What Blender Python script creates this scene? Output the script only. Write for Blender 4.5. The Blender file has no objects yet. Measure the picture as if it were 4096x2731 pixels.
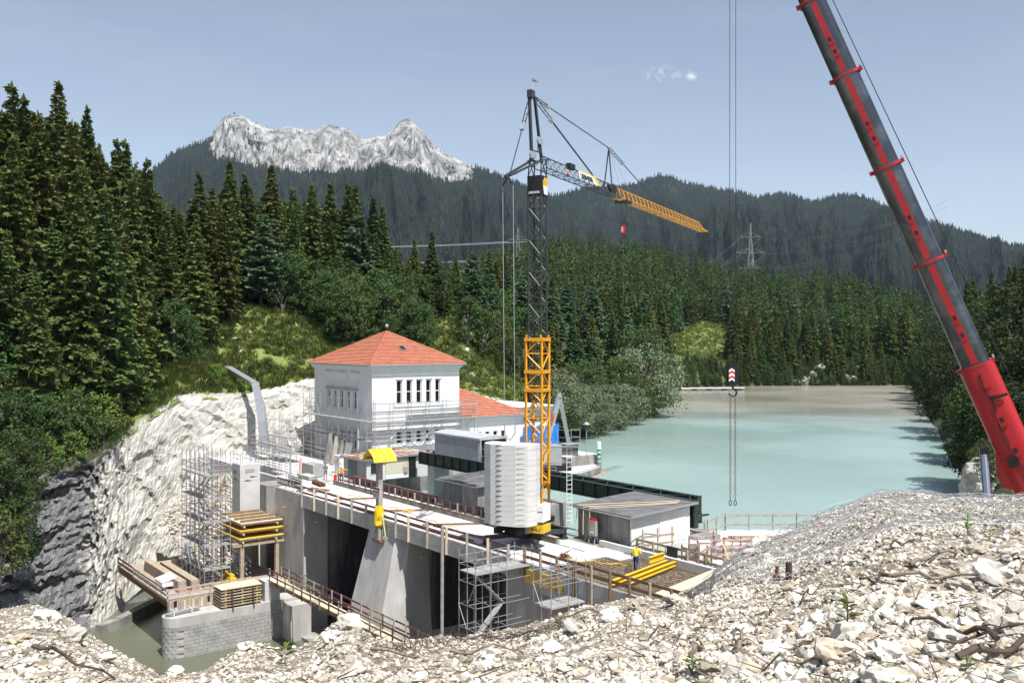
import bpy, math, random
import numpy as np
from mathutils import Vector, Matrix, noise as mnoise
R = math.radians
random.seed(7)
SC = bpy.context.scene
COL = SC.collection

# ---------------------------------------------------------------- camera, sky, sun, exposure
F, CX, CY, HC = 3740.0, 2048.0, 1360.0, 15.0      # photograph: focal length and horizon in its pixels; eye 15 m above the deck
cam = bpy.data.cameras.new('camera'); camo = bpy.data.objects.new('camera', cam); COL.objects.link(camo)
cam.sensor_width = 36.0; cam.lens = F / 4096 * 36.0
cam.shift_y = (CY - 1365.5) / 4096.0
cam.clip_start = 0.2; cam.clip_end = 30000
camo.location = (0, 0, HC); camo.rotation_euler = (R(90), 0, 0)
SC.camera = camo

TH = R(37.5)                                       # the dam's direction
UD = Vector((-math.sin(TH), math.cos(TH), 0)); VD = Vector((math.cos(TH), math.sin(TH), 0)); ZD = Vector((0, 0, 1))
def W(u, v, z=0.0): return UD * u + VD * v + Vector((0, 0, z))
def G(px, py, z):                                  # point at height z seen at a pixel
    Y = (HC - z) * F / (py - CY); return Vector(((px - CX) / F * Y, Y, z))
def D(px, py, d): return Vector(((px - CX) / F * d, d, HC - (py - CY) / F * d))   # point at depth d

SUN_EL, SUN_PHI = R(62), R(5)
sh = -UD * math.cos(SUN_PHI) - VD * math.sin(SUN_PHI)
sdir = Vector((sh.x * math.cos(SUN_EL), sh.y * math.cos(SUN_EL), math.sin(SUN_EL)))
world = bpy.data.worlds.new('World'); SC.world = world; world.use_nodes = True
wn = world.node_tree; wn.nodes.clear()
def N(nt, typ, **kw):
    n = nt.nodes.new(typ)
    for k, v in kw.items():
        if k.startswith('i_'):
            key = k[2:]; key = int(key) if key.isdigit() else key
            n.inputs[key].default_value = v
        else: setattr(n, k, v)
    return n
sky = N(wn, 'ShaderNodeTexSky'); sky.sky_type = 'NISHITA'; sky.sun_disc = False
sky.sun_elevation = SUN_EL; sky.sun_rotation = math.atan2(sdir.x, sdir.y)
sky.air_density = 1.0; sky.dust_density = 1.3; sky.ozone_density = 1.2; sky.altitude = 850
hs = N(wn, 'ShaderNodeHueSaturation', i_Saturation=0.70, i_Value=1.0)
tc = N(wn, 'ShaderNodeTexCoord')
mp = N(wn, 'ShaderNodeMapping'); mp.inputs['Scale'].default_value = (1.2, 2.0, 7.0); mp.inputs['Rotation'].default_value = (0.1, 0.25, 0.3)
nz = N(wn, 'ShaderNodeTexNoise', i_Scale=2.3, i_Detail=8.0, i_Roughness=0.62)
rp = N(wn, 'ShaderNodeValToRGB'); rp.color_ramp.elements[0].position = 0.50; rp.color_ramp.elements[1].position = 0.95
rp.color_ramp.elements[1].color = (0.16, 0.16, 0.16, 1)
mx = N(wn, 'ShaderNodeMix', data_type='RGBA')
mx.inputs['B'].default_value = (5.6, 6.0, 6.6, 1)
bg = N(wn, 'ShaderNodeBackground', i_Strength=0.096); wo = N(wn, 'ShaderNodeOutputWorld')
L = wn.links.new
L(sky.outputs[0], hs.inputs['Color']); L(tc.outputs['Generated'], mp.inputs[0]); L(mp.outputs[0], nz.inputs[0])
L(nz.outputs[0], rp.inputs[0]); L(rp.outputs[0], mx.inputs['Factor']); L(hs.outputs[0], mx.inputs['A']); 
# two small fair-weather wisps above the ridge, and an old contrail
def wisp(cdir, r, stretch, prev):
    cd = Vector(cdir).normalized(); su = N(wn, 'ShaderNodeVectorMath', operation='SUBTRACT'); su.inputs[1].default_value = cd; L(tc.outputs['Generated'], su.inputs[0])
    mu = N(wn, 'ShaderNodeVectorMath', operation='MULTIPLY'); mu.inputs[1].default_value = stretch; L(su.outputs[0], mu.inputs[0]); le = N(wn, 'ShaderNodeVectorMath', operation='LENGTH'); L(mu.outputs[0], le.inputs[0])
    fall = N(wn, 'ShaderNodeMapRange', i_1=0.0, i_2=r, i_3=1.0, i_4=0.0); L(le.outputs['Value'], fall.inputs[0])
    n_ = N(wn, 'ShaderNodeTexNoise', i_Scale=95.0, i_Detail=6.0, i_Roughness=.65); L(tc.outputs['Generated'], n_.inputs[0]); mr_ = N(wn, 'ShaderNodeMapRange', i_1=.46, i_2=.66); L(n_.outputs[0], mr_.inputs[0])
    pr_ = N(wn, 'ShaderNodeMath', operation='MULTIPLY'); L(fall.outputs[0], pr_.inputs[0]); L(mr_.outputs[0], pr_.inputs[1]); cl_ = N(wn, 'ShaderNodeMath', operation='MULTIPLY', i_1=1.1, use_clamp=True); L(pr_.outputs[0], cl_.inputs[0])
    m_ = N(wn, 'ShaderNodeMix', data_type='RGBA'); m_.inputs['B'].default_value = (7.2, 7.4, 7.7, 1); L(cl_.outputs[0], m_.inputs['Factor']); L(prev, m_.inputs['A']); return m_.outputs['Result']
sk_ = wisp(D(2650, 300, 1) - Vector((0, 0, HC)), .022, (1, 1, 2.2), mx.outputs['Result']); sk_ = wisp(D(2765, 303, 1) - Vector((0, 0, HC)), .007, (1, 1, 1), sk_)
L(sk_, bg.inputs[0]); L(bg.outputs[0], wo.inputs[0])

sun = bpy.data.lights.new('sun', 'SUN'); suno = bpy.data.objects.new('sun', sun); COL.objects.link(suno)
sun.energy = 4.8; sun.angle = R(0.5); sun.color = (1.0, 0.965, 0.91)
suno.rotation_euler = sdir.to_track_quat('Z', 'Y').to_euler(); suno.location = (0, 0, 200)
vs = SC.view_settings; vs.view_transform = 'Standard'; vs.look = 'None'; vs.gamma = 1.0; vs.exposure = 0.62; vs.use_curve_mapping = False
SC.render.engine = 'CYCLES'
cy = SC.cycles; cy.use_denoising = True; cy.max_bounces = 6; cy.diffuse_bounces = 3; cy.glossy_bounces = 3
cy.transmission_bounces = 3; cy.volume_bounces = 0; cy.transparent_max_bounces = 6; cy.use_fast_gi = False
cy.caustics_reflective = False; cy.caustics_refractive = False

# ---------------------------------------------------------------- helpers
MATS = {}
def mat(name, col, rough=0.8, metal=0.0, var=0.18, scale=1.5, bump=0.0, bscale=12.0, col2=None, spec=0.4, hue=0.0, detail=5.0, stretch=None, transl=0.0, lo=.35, hi=.68):
    m = bpy.data.materials.new(name); m.use_nodes = True; nt = m.node_tree; nt.nodes.clear(); l = nt.links.new
    out = N(nt, 'ShaderNodeOutputMaterial'); p = N(nt, 'ShaderNodeBsdfPrincipled')
    p.inputs['Roughness'].default_value = rough; p.inputs['Metallic'].default_value = metal; p.inputs['Specular IOR Level'].default_value = spec
    geo = N(nt, 'ShaderNodeNewGeometry'); src = geo.outputs['Position']
    if stretch:
        mpn = N(nt, 'ShaderNodeMapping'); mpn.inputs['Scale'].default_value = stretch; l(src, mpn.inputs[0]); src = mpn.outputs[0]
    c2 = col2 if col2 else tuple(min(1, c * (1 + var)) for c in col); c1 = col if col2 else tuple(c * (1 - var) for c in col)
    n1 = N(nt, 'ShaderNodeTexNoise', i_Scale=scale, i_Detail=detail, i_Roughness=0.65); l(src, n1.inputs[0])
    cr = N(nt, 'ShaderNodeValToRGB'); e = cr.color_ramp.elements
    e[0].position = lo; e[1].position = hi; e[0].color = (*c1, 1); e[1].color = (*c2, 1)
    l(n1.outputs[0], cr.inputs[0]); cs = cr.outputs[0]
    if hue:
        oi = N(nt, 'ShaderNodeObjectInfo'); h = N(nt, 'ShaderNodeHueSaturation')
        mr = N(nt, 'ShaderNodeMapRange', i_3=0.5 - hue, i_4=0.5 + hue); l(oi.outputs['Random'], mr.inputs[0]); l(mr.outputs[0], h.inputs['Hue'])
        ma = N(nt, 'ShaderNodeMath', operation='MULTIPLY', i_1=7.13); l(oi.outputs['Random'], ma.inputs[0])
        fr = N(nt, 'ShaderNodeMath', operation='FRACT'); l(ma.outputs[0], fr.inputs[0])
        mv = N(nt, 'ShaderNodeMapRange', i_3=0.68, i_4=1.32); l(fr.outputs[0], mv.inputs[0]); l(mv.outputs[0], h.inputs['Value'])
        l(cs, h.inputs['Color']); cs = h.outputs[0]
    l(cs, p.inputs['Base Color'])
    if bump:
        n2 = N(nt, 'ShaderNodeTexNoise', i_Scale=bscale, i_Detail=6.0, i_Roughness=0.7); l(src, n2.inputs[0])
        b = N(nt, 'ShaderNodeBump', i_Strength=min(1, bump), i_Distance=0.05 * max(1, bump)); l(n2.outputs[0], b.inputs['Height']); l(b.outputs[0], p.inputs['Normal'])
    sh_ = p.outputs[0]
    if transl:
        t = N(nt, 'ShaderNodeBsdfTranslucent'); l(cs, t.inputs[0]); mxs = N(nt, 'ShaderNodeMixShader', i_0=transl)
        l(sh_, mxs.inputs[1]); l(t.outputs[0], mxs.inputs[2]); sh_ = mxs.outputs[0]
    l(sh_, out.inputs[0]); MATS[name] = m; return m

class MB:
    """collects shapes in world coordinates; build() makes ONE mesh object"""
    def __init__(s): s.v = []; s.f = []; s.mi = []; s.cur = 0
    def add(s, vs_, fs_):
        o = len(s.v); s.v.extend([tuple(q) for q in vs_]); s.f.extend([tuple(i + o for i in f) for f in fs_]); s.mi.extend([s.cur] * len(fs_)); return s
    def hexa(s, p):  # 8 corners: bottom 0-3, top 4-7
        return s.add(p, [(0, 3, 2, 1), (4, 5, 6, 7), (0, 1, 5, 4), (1, 2, 6, 5), (2, 3, 7, 6), (3, 0, 4, 7)])
    def obox(s, c, ax, ay, az):   # centre and half-axes
        c = Vector(c); return s.hexa([c - ax - ay - az, c + ax - ay - az, c + ax + ay - az, c - ax + ay - az, c - ax - ay + az, c + ax - ay + az, c + ax + ay + az, c - ax + ay + az])
    def ub(s, u0, u1, v0, v1, z0, z1):   # box in the dam's frame
        if u0 > u1: u0, u1 = u1, u0
        if v0 > v1: v0, v1 = v1, v0
        return s.hexa([W(u1, v0, z0), W(u0, v0, z0), W(u0, v1, z0), W(u1, v1, z0), W(u1, v0, z1), W(u0, v0, z1), W(u0, v1, z1), W(u1, v1, z1)])
    def box(s, x0, x1, y0, y1, z0, z1):
        return s.hexa([(x0, y0, z0), (x1, y0, z0), (x1, y1, z0), (x0, y1, z0), (x0, y0, z1), (x1, y0, z1), (x1, y1, z1), (x0, y1, z1)])
    def bar(s, p, q, w, h, up=None):   # rectangular bar; h along up
        p = Vector(p); q = Vector(q); d = q - p; Ln = d.length
        if Ln < 1e-6: return s
        d = d / Ln; up = Vector(up) if up is not None else ZD
        if abs(d.dot(up)) > 0.98: up = UD if abs(d.dot(UD)) < 0.9 else VD
        x = d.cross(up).normalized(); y = x.cross(d).normalized()
        return s.obox((p + q) / 2, d * Ln / 2, x * (-w / 2), y * h / 2)
    def tube(s, p, q, r, n=5, r2=None, caps=True):
        p = Vector(p); q = Vector(q); d = (q - p)
        if d.length < 1e-6: return s
        d.normalize(); a = d.orthogonal().normalized(); b = d.cross(a); r2 = r if r2 is None else r2
        vs_ = [p + (a * math.cos(2 * math.pi * i / n) + b * math.sin(2 * math.pi * i / n)) * r for i in range(n)] + \
              [q + (a * math.cos(2 * math.pi * i / n) + b * math.sin(2 * math.pi * i / n)) * r2 for i in range(n)]
        fs_ = [(i, (i + 1) % n, n + (i + 1) % n, n + i) for i in range(n)]
        if caps: fs_ += [tuple(range(n - 1, -1, -1)), tuple(range(n, 2 * n))]
        return s.add(vs_, fs_)
    def path(s, pts, r, n=5, r2=None):
        m = len(pts) - 1
        for i in range(m):
            ra = r if r2 is None else r + (r2 - r) * i / m; rb = r if r2 is None else r + (r2 - r) * (i + 1) / m
            s.tube(pts[i], pts[i + 1], ra, n, rb, caps=(i in (0, m - 1)))
        return s
    def prism(s, poly, ext):   # planar polygon extruded by a vector
        n = len(poly); ext = Vector(ext); poly = [Vector(q) for q in poly]
        nrm = Vector((0, 0, 0))
        for i in range(n): nrm += poly[i].cross(poly[(i + 1) % n])
        if nrm.dot(ext) > 0: poly = poly[::-1]
        vs_ = poly + [q + ext for q in poly]
        return s.add(vs_, [tuple(range(n)), tuple(range(2 * n - 1, n - 1, -1))] + [((i + 1) % n, i, n + i, n + (i + 1) % n) for i in range(n)])
    def disc(s, c, axis, r, th, n=20):
        a = Vector(axis).normalized(); return s.tube(Vector(c) - a * th / 2, Vector(c) + a * th / 2, r, n)
    def build(s, name, m, parent=None, smooth=False, kind=None):
        off = parent.matrix_world.translation.copy() if parent is not None else Vector((0, 0, 0))
        if parent is not None:
            q = parent; off = Vector(q.get('_off', (0, 0, 0)))
        me = bpy.data.meshes.new(name)
        me.from_pydata([(x - off[0], y - off[1], z - off[2]) for x, y, z in s.v], [], s.f)
        for mm in (m if isinstance(m, (list, tuple)) else [m]): me.materials.append(MATS[mm] if isinstance(mm, str) else mm)
        if isinstance(m, (list, tuple)): me.polygons.foreach_set('material_index', s.mi)
        if smooth: me.polygons.foreach_set('use_smooth', [True] * len(me.polygons))
        o = bpy.data.objects.new(name, me); COL.objects.link(o)
        if parent is not None: o.parent = parent; o['_off'] = tuple(off)
        if kind: o['kind'] = kind
        return o

OFF = []
def tag(o, label, cat, group=None):
    o['label'] = label; o['category'] = cat
    if group: o['group'] = group
    return o
def thing(name, label, cat, loc=(0, 0, 0), group=None):
    o = bpy.data.objects.new(name, None); COL.objects.link(o); o.location = loc; o['_off'] = tuple(Vector(loc)); o.empty_display_size = 0.3
    return tag(o, label, cat, group)
def struct(o): o['kind'] = 'structure'; return o
def ubx(name, m, parent, u0, u1, v0, v1, z0, z1): return MB().ub(u0, u1, v0, v1, z0, z1).build(name, m, parent)
def barp(name, m, parent, p, q, w, h, up=None): return MB().bar(p, q, w, h, up).build(name, m, parent)
def tubp(name, m, parent, p, q, r, n=5, r2=None): return MB().tube(p, q, r, n, r2).build(name, m, parent)
def text_mesh(name, body, m, parent, origin, xdir, ydir, size, depth=0.01, align='LEFT', bold=0.0):
    cu = bpy.data.curves.new('t', 'FONT'); cu.body = body; cu.size = size; cu.extrude = depth; cu.align_x = align; cu.offset = bold; cu.resolution_u = 2
    o = bpy.data.objects.new('t', cu); COL.objects.link(o)
    me = bpy.data.meshes.new_from_object(o); bpy.data.objects.remove(o)
    x = Vector(xdir).normalized(); y = Vector(ydir).normalized(); z = x.cross(y)
    off = Vector(parent.get('_off', (0, 0, 0))) if parent is not None else Vector((0, 0, 0)); og = Vector(origin) - off
    for vv in me.vertices: c = vv.co; vv.co = og + x * c.x + y * c.y + z * c.z
    me.materials.clear(); me.materials.append(MATS[m]); me.name = name
    o = bpy.data.objects.new(name, me); COL.objects.link(o)
    if parent is not None: o.parent = parent; o['_off'] = tuple(off)
    return o
def copy_tree(o, parent=None):
    c = o.copy(); COL.objects.link(c); c.parent = parent
    for ch in o.children: copy_tree(ch, c)
    return c
def interp(tab, x):    # tab: sorted (x, a, b, ...) rows
    if x <= tab[0][0]: return tab[0][1:]
    for i in range(len(tab) - 1):
        a, b = tab[i], tab[i + 1]
        if x <= b[0]:
            t = (x - a[0]) / (b[0] - a[0]); return tuple(p + (q - p) * t for p, q in zip(a[1:], b[1:]))
    return tab[-1][1:]
def fbm(x, y, z, oct=4, H=0.9): return mnoise.fractal(Vector((x, y, z)), H, 2.1, oct)
def grid_mesh(name, P, m, smooth=True, parent=None):   # P[i][j] points
    ni, nj = len(P), len(P[0]); b = MB(); b.v = [tuple(q) for r in P for q in r]
    b.f = [(i * nj + j, i * nj + j + 1, (i + 1) * nj + j + 1, (i + 1) * nj + j) for i in range(ni - 1) for j in range(nj - 1)]; b.mi = [0] * len(b.f)
    return b.build(name, m, parent, smooth)
# ---------------------------------------------------------------- materials
mat('concrete', (0.41, 0.40, 0.385), 0.9, var=0.16, scale=0.8, bump=0.15, bscale=30, stretch=(1, 1, .35))
mat('concrete_new', (0.56, 0.555, 0.54), 0.85, var=0.10, scale=0.6, bump=0.08, bscale=30)
mat('concrete_old', (0.16, 0.155, 0.15), 0.95, scale=0.9, bump=0.3, bscale=14, col2=(0.36, 0.345, 0.32), stretch=(1, 1, .3))
mat('concrete_wet_or_dark', (0.035, 0.036, 0.04), 0.7, scale=0.35, bump=0.2, bscale=9, col2=(0.19, 0.19, 0.19), stretch=(1, 1, .22), lo=.4, hi=.62)
mat('deck_slab', (0.42, 0.42, 0.41), 0.9, scale=0.35, bump=0.1, bscale=25, col2=(0.56, 0.555, 0.54), lo=.38, hi=.5)
mat('block_stone', (0.35, 0.345, 0.335), 0.95, var=.14, scale=.9, bump=.2); mat('block_stone_dark', (0.31, 0.305, 0.295), 0.95, var=.16, scale=.9, bump=.2); mat('shore_stone', (0.20, 0.195, 0.185), .95, scale=.25, col2=(0.42, 0.41, 0.385), bump=.5, bscale=.8)
mat('joint', (0.12, 0.12, 0.12), 0.9)
mat('plaster', (0.72, 0.72, 0.72), 0.9, var=0.05, scale=1.2, bump=0.12, bscale=40)
mat('plaster_trim', (0.74, 0.74, 0.74), 0.8, var=0.03)
mat('roof_tile', (0.36, 0.125, 0.07), 0.8, scale=1.2, col2=(0.47, 0.19, 0.12), bump=0.2, bscale=8)
mat('zinc', (0.42, 0.43, 0.45), 0.45, 0.6, var=.1)
mat('glass', (0.012, 0.014, 0.016), 0.06, var=.3, scale=.6, spec=0.8)
mat('frame_white', (0.7, 0.7, 0.7), 0.5, var=.04)
mat('galvanised', (0.46, 0.47, 0.49), 0.42, 0.45, var=.15, scale=4)
mat('scaffold_red', (0.55, 0.09, 0.035), 0.5, var=.1)
mat('scaffold_board', (0.42, 0.42, 0.42), 0.55, 0.3, var=.15, scale=3)
mat('timber', (0.30, 0.23, 0.165), 0.85, scale=3.0, col2=(0.46, 0.385, 0.30), bump=.2, bscale=18)
mat('timber_grey', (0.27, 0.25, 0.225), 0.9, scale=2.5, col2=(0.42, 0.39, 0.35), bump=.2, bscale=18)
mat('timber_light', (0.52, 0.43, 0.31), 0.85, scale=2.5, col2=(0.62, 0.54, 0.42), bump=.15, bscale=18)
mat('timber_brown', (0.155, 0.105, 0.06), 0.85, scale=2.5, col2=(0.25, 0.175, 0.105), bump=.2, bscale=18)
mat('timber_red', (0.11, 0.048, 0.044), 0.8, scale=2.0, col2=(0.20, 0.10, 0.092), bump=.15, bscale=20)
mat('timber_pink', (0.42, 0.26, 0.25), 0.85, scale=2.0, col2=(0.55, 0.40, 0.38))
mat('formwork_yellow', (0.55, 0.34, 0.03), 0.6, scale=1.6, col2=(0.70, 0.50, 0.14), bump=.1)
mat('beam_yellow', (0.68, 0.44, 0.03), 0.6, var=.12, scale=2)
mat('crane_yellow', (0.70, 0.33, 0.02), 0.45, var=.07)
mat('crane_grey', (0.05, 0.056, 0.064), 0.45, 0.2, var=.12)
mat('crane_white', (0.62, 0.615, 0.60), 0.75, var=.05, scale=2)
mat('black_steel', (0.02, 0.021, 0.024), 0.5, 0.3, var=.2)
mat('rust', (0.13, 0.05, 0.022), 0.9, scale=4, col2=(0.26, 0.12, 0.06), bump=.2)
mat('rebar', (0.10, 0.06, 0.04), 0.85, 0.2, scale=6, col2=(0.20, 0.135, 0.09))
mat('rusty_roof', (0.28, 0.115, 0.06), 0.8, scale=0.9, col2=(0.50, 0.47, 0.43), bump=.1, lo=.42, hi=.58)
mat('rusty_panel', (0.55, 0.52, 0.40), 0.7, scale=1.1, col2=(0.36, 0.24, 0.10), lo=.5, hi=.8, stretch=(1, 1, .4))
mat('green_steel', (0.024, 0.040, 0.032), 0.5, 0.1, var=.25, scale=1.2)
mat('roof_felt', (0.085, 0.085, 0.09), 0.9, scale=0.9, col2=(0.17, 0.17, 0.17), bump=.15, bscale=10)
mat('door_grey', (0.16, 0.17, 0.17), 0.7, var=.12, scale=1.5)
mat('louvre', (0.52, 0.53, 0.54), 0.5, 0.25, var=.12, scale=1.2)
mat('tarp_yellow', (0.80, 0.55, 0.015), 0.5, var=.12, scale=4, bump=.3, bscale=5)
mat('tarp_blue', (0.03, 0.17, 0.55), 0.5, var=.2, scale=1.2, bump=.5, bscale=2)
mat('crane_red', (0.40, 0.014, 0.02), 0.33, var=.06, spec=.6)
mat('boom_grey', (0.10, 0.108, 0.12), 0.27, 0.9, scale=.9, col2=(0.24, 0.25, 0.26), spec=.6, lo=.45, hi=.75)
mat('chrome', (0.55, 0.56, 0.58), 0.2, 1.0, var=.05)
mat('white_paint', (0.75, 0.75, 0.74), 0.5, var=.04)
mat('red_paint', (0.55, 0.02, 0.02), 0.45, var=.05)
mat('orange_paint', (0.75, 0.16, 0.02), 0.5, var=.05)
mat('green_paint', (0.02, 0.25, 0.10), 0.5, var=.05)
mat('black_paint', (0.015, 0.015, 0.016), 0.6, var=.1)
mat('letter_red', (0.55, 0.015, 0.02), 0.6, var=.02)
mat('machine_grey', (0.33, 0.34, 0.345), 0.45, 0.1, var=.08)
mat('hose_cream', (0.60, 0.50, 0.33), 0.7, var=.08); mat('leaf_shaded', (0.022, 0.038, 0.012), 0.75, scale=0.6, col2=(0.045, 0.070, 0.020), hue=.02, transl=.2, spec=.2)  # last one: leaf colour darkened to carry the right bank's shade
mat('rope_yellow', (0.62, 0.45, 0.14), 0.8, var=.1)
mat('hose_black', (0.02, 0.02, 0.02), 0.6)
mat('chain', (0.17, 0.10, 0.055), 0.6, 0.5, var=.3, scale=20)
mat('wire', (0.46, 0.47, 0.49), 0.5, 0.4, var=.15)
mat('power_line', (0.34, 0.35, 0.36), 0.5, 0.5, var=.05)
mat('skin', (0.42, 0.24, 0.16), 0.6, var=.05)
mat('shirt_yellow', (0.75, 0.58, 0.02), 0.85, var=.08, scale=6); mat('trousers_blue', (0.025, 0.035, 0.17), 0.9, var=.1, scale=6)
mat('shirt_grey', (0.16, 0.165, 0.175), 0.9, var=.1, scale=6); mat('shorts_grey', (0.22, 0.22, 0.21), 0.9, var=.1)
mat('vest_orange', (0.70, 0.20, 0.02), 0.8, var=.1, scale=6); mat('trousers_dark', (0.03, 0.03, 0.035), 0.9); mat('shoe', (0.03, 0.025, 0.02), 0.8); mat('hair', (0.02, 0.015, 0.012), 0.9); mat('sleeve_yellow', (0.75, 0.42, 0.02), 0.8)
# natural surfaces
mat('bark', (0.06, 0.045, 0.036), 0.95, scale=3, col2=(0.14, 0.115, 0.10), bump=.4)
mat('bark_pale', (0.26, 0.24, 0.22), 0.95, var=.3, scale=3)
mat('needle', (0.049, 0.084, 0.027), 0.85, scale=0.5, col2=(0.105, 0.154, 0.045), hue=.03, transl=.2, spec=.15)
mat('needle_olive', (0.077, 0.101, 0.029), 0.85, scale=0.5, col2=(0.155, 0.190, 0.055), hue=.025, transl=.2, spec=.15)
mat('needle_blue', (0.062, 0.109, 0.060), 0.85, scale=0.5, col2=(0.131, 0.193, 0.096), hue=.025, transl=.2, spec=.15)
mat('leaf', (0.050, 0.080, 0.022), 0.7, scale=0.6, col2=(0.106, 0.150, 0.048), hue=.03, transl=.3, spec=.25)
mat('leaf_willow', (0.098, 0.132, 0.069), 0.7, scale=0.6, col2=(0.196, 0.230, 0.132), hue=.02, transl=.25, spec=.3)
mat('leaf_dark', (0.035, 0.074, 0.021), 0.75, scale=0.6, col2=(0.079, 0.136, 0.035), hue=.02, transl=.25, spec=.2)
mat('leaf_bright', (0.10, 0.17, 0.025), 0.7, scale=0.8, col2=(0.18, 0.26, 0.05), hue=.03, transl=.3)
mat('forest_floor', (0.030, 0.036, 0.016), 0.95, scale=0.15, col2=(0.06, 0.066, 0.030), bump=.6, bscale=1.2)
mat('meadow', (0.106, 0.156, 0.035), 0.95, scale=0.22, col2=(0.213, 0.244, 0.073), bump=.8, bscale=1.6, detail=8)
mat('grass_blade', (0.111, 0.163, 0.031), 0.85, scale=0.3, col2=(0.260, 0.280, 0.085), hue=.02, transl=.3)
mat('soil_dark', (0.12, 0.09, 0.06), 0.95, scale=3.5, col2=(0.45, 0.405, 0.335), bump=.8, bscale=30, lo=.38, hi=.6, detail=9)
mat('limestone', (0.43, 0.40, 0.345), 0.9, scale=1.6, col2=(0.66, 0.63, 0.57), bump=.4, bscale=9, hue=.006, lo=.3, hi=.7)
mat('limestone_dusty', (0.22, 0.175, 0.12), 0.95, scale=2.5, col2=(0.40, 0.345, 0.265), bump=.4, bscale=9, hue=.006)
mat('pylon_grey', (0.20, 0.205, 0.21), 0.6, 0.2, var=.1)
mat('limestone_warm', (0.30, 0.25, 0.18), 0.9, scale=1.6, col2=(0.52, 0.46, 0.37), bump=.4, bscale=9, hue=.006, lo=.3, hi=.7)
mat('deadwood', (0.12, 0.09, 0.065), 0.95, scale=6, col2=(0.33, 0.28, 0.22), bump=.5, bscale=25)
mat('deadwood_dark', (0.045, 0.032, 0.024), 0.95, scale=6, col2=(0.12, 0.09, 0.07), bump=.5, bscale=25)

def rock_cliff_mat():
    m = bpy.data.materials.new('cliff_rock'); m.use_nodes = True; nt = m.node_tree; nt.nodes.clear(); l = nt.links.new
    out = N(nt, 'ShaderNodeOutputMaterial'); p = N(nt, 'ShaderNodeBsdfPrincipled', i_Roughness=0.92); p.inputs['Specular IOR Level'].default_value = .25
    geo = N(nt, 'ShaderNodeNewGeometry'); att = N(nt, 'ShaderNodeAttribute', attribute_name='weather')
    n1 = N(nt, 'ShaderNodeTexNoise', i_Scale=.35, i_Detail=9.0, i_Roughness=.7); l(geo.outputs['Position'], n1.inputs[0])
    cr = N(nt, 'ShaderNodeValToRGB'); e = cr.color_ramp.elements; e[0].position = .36; e[1].position = .62; e[0].color = (.42, .40, .36, 1); e[1].color = (.60, .585, .54, 1); l(n1.outputs[0], cr.inputs[0])
    mp_ = N(nt, 'ShaderNodeMapping'); mp_.inputs['Scale'].default_value = (1, 1, 3.2); l(geo.outputs['Position'], mp_.inputs[0])
    n2 = N(nt, 'ShaderNodeTexNoise', i_Scale=.7, i_Detail=9.0, i_Roughness=.72); l(mp_.outputs[0], n2.inputs[0])
    cg = N(nt, 'ShaderNodeValToRGB'); e = cg.color_ramp.elements; e[0].position = .35; e[1].position = .7; e[0].color = (.075, .078, .085, 1); e[1].color = (.30, .30, .30, 1); l(n2.outputs[0], cg.inputs[0])
    ad = N(nt, 'ShaderNodeMath', operation='ADD'); l(att.outputs['Fac'], ad.inputs[0]); sub = N(nt, 'ShaderNodeMath', operation='MULTIPLY_ADD', i_1=1.4, i_2=-.7); l(n2.outputs[0], sub.inputs[0]); l(sub.outputs[0], ad.inputs[1])
    cm = N(nt, 'ShaderNodeValToRGB'); e = cm.color_ramp.elements; e[0].position = .35; e[1].position = .6; l(ad.outputs[0], cm.inputs[0])
    mx_ = N(nt, 'ShaderNodeMix', data_type='RGBA'); l(cm.outputs[0], mx_.inputs['Factor']); l(cr.outputs[0], mx_.inputs['A']); l(cg.outputs[0], mx_.inputs['B']); l(mx_.outputs['Result'], p.inputs['Base Color'])
    n3 = N(nt, 'ShaderNodeTexNoise', i_Scale=3.6, i_Detail=9.0, i_Roughness=.75); l(mp_.outputs[0], n3.inputs[0])
    b = N(nt, 'ShaderNodeBump', i_Strength=.8, i_Distance=.22); l(n3.outputs[0], b.inputs['Height']); l(b.outputs[0], p.inputs['Normal']); l(p.outputs[0], out.inputs[0]); MATS['cliff_rock'] = m
rock_cliff_mat()
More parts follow.
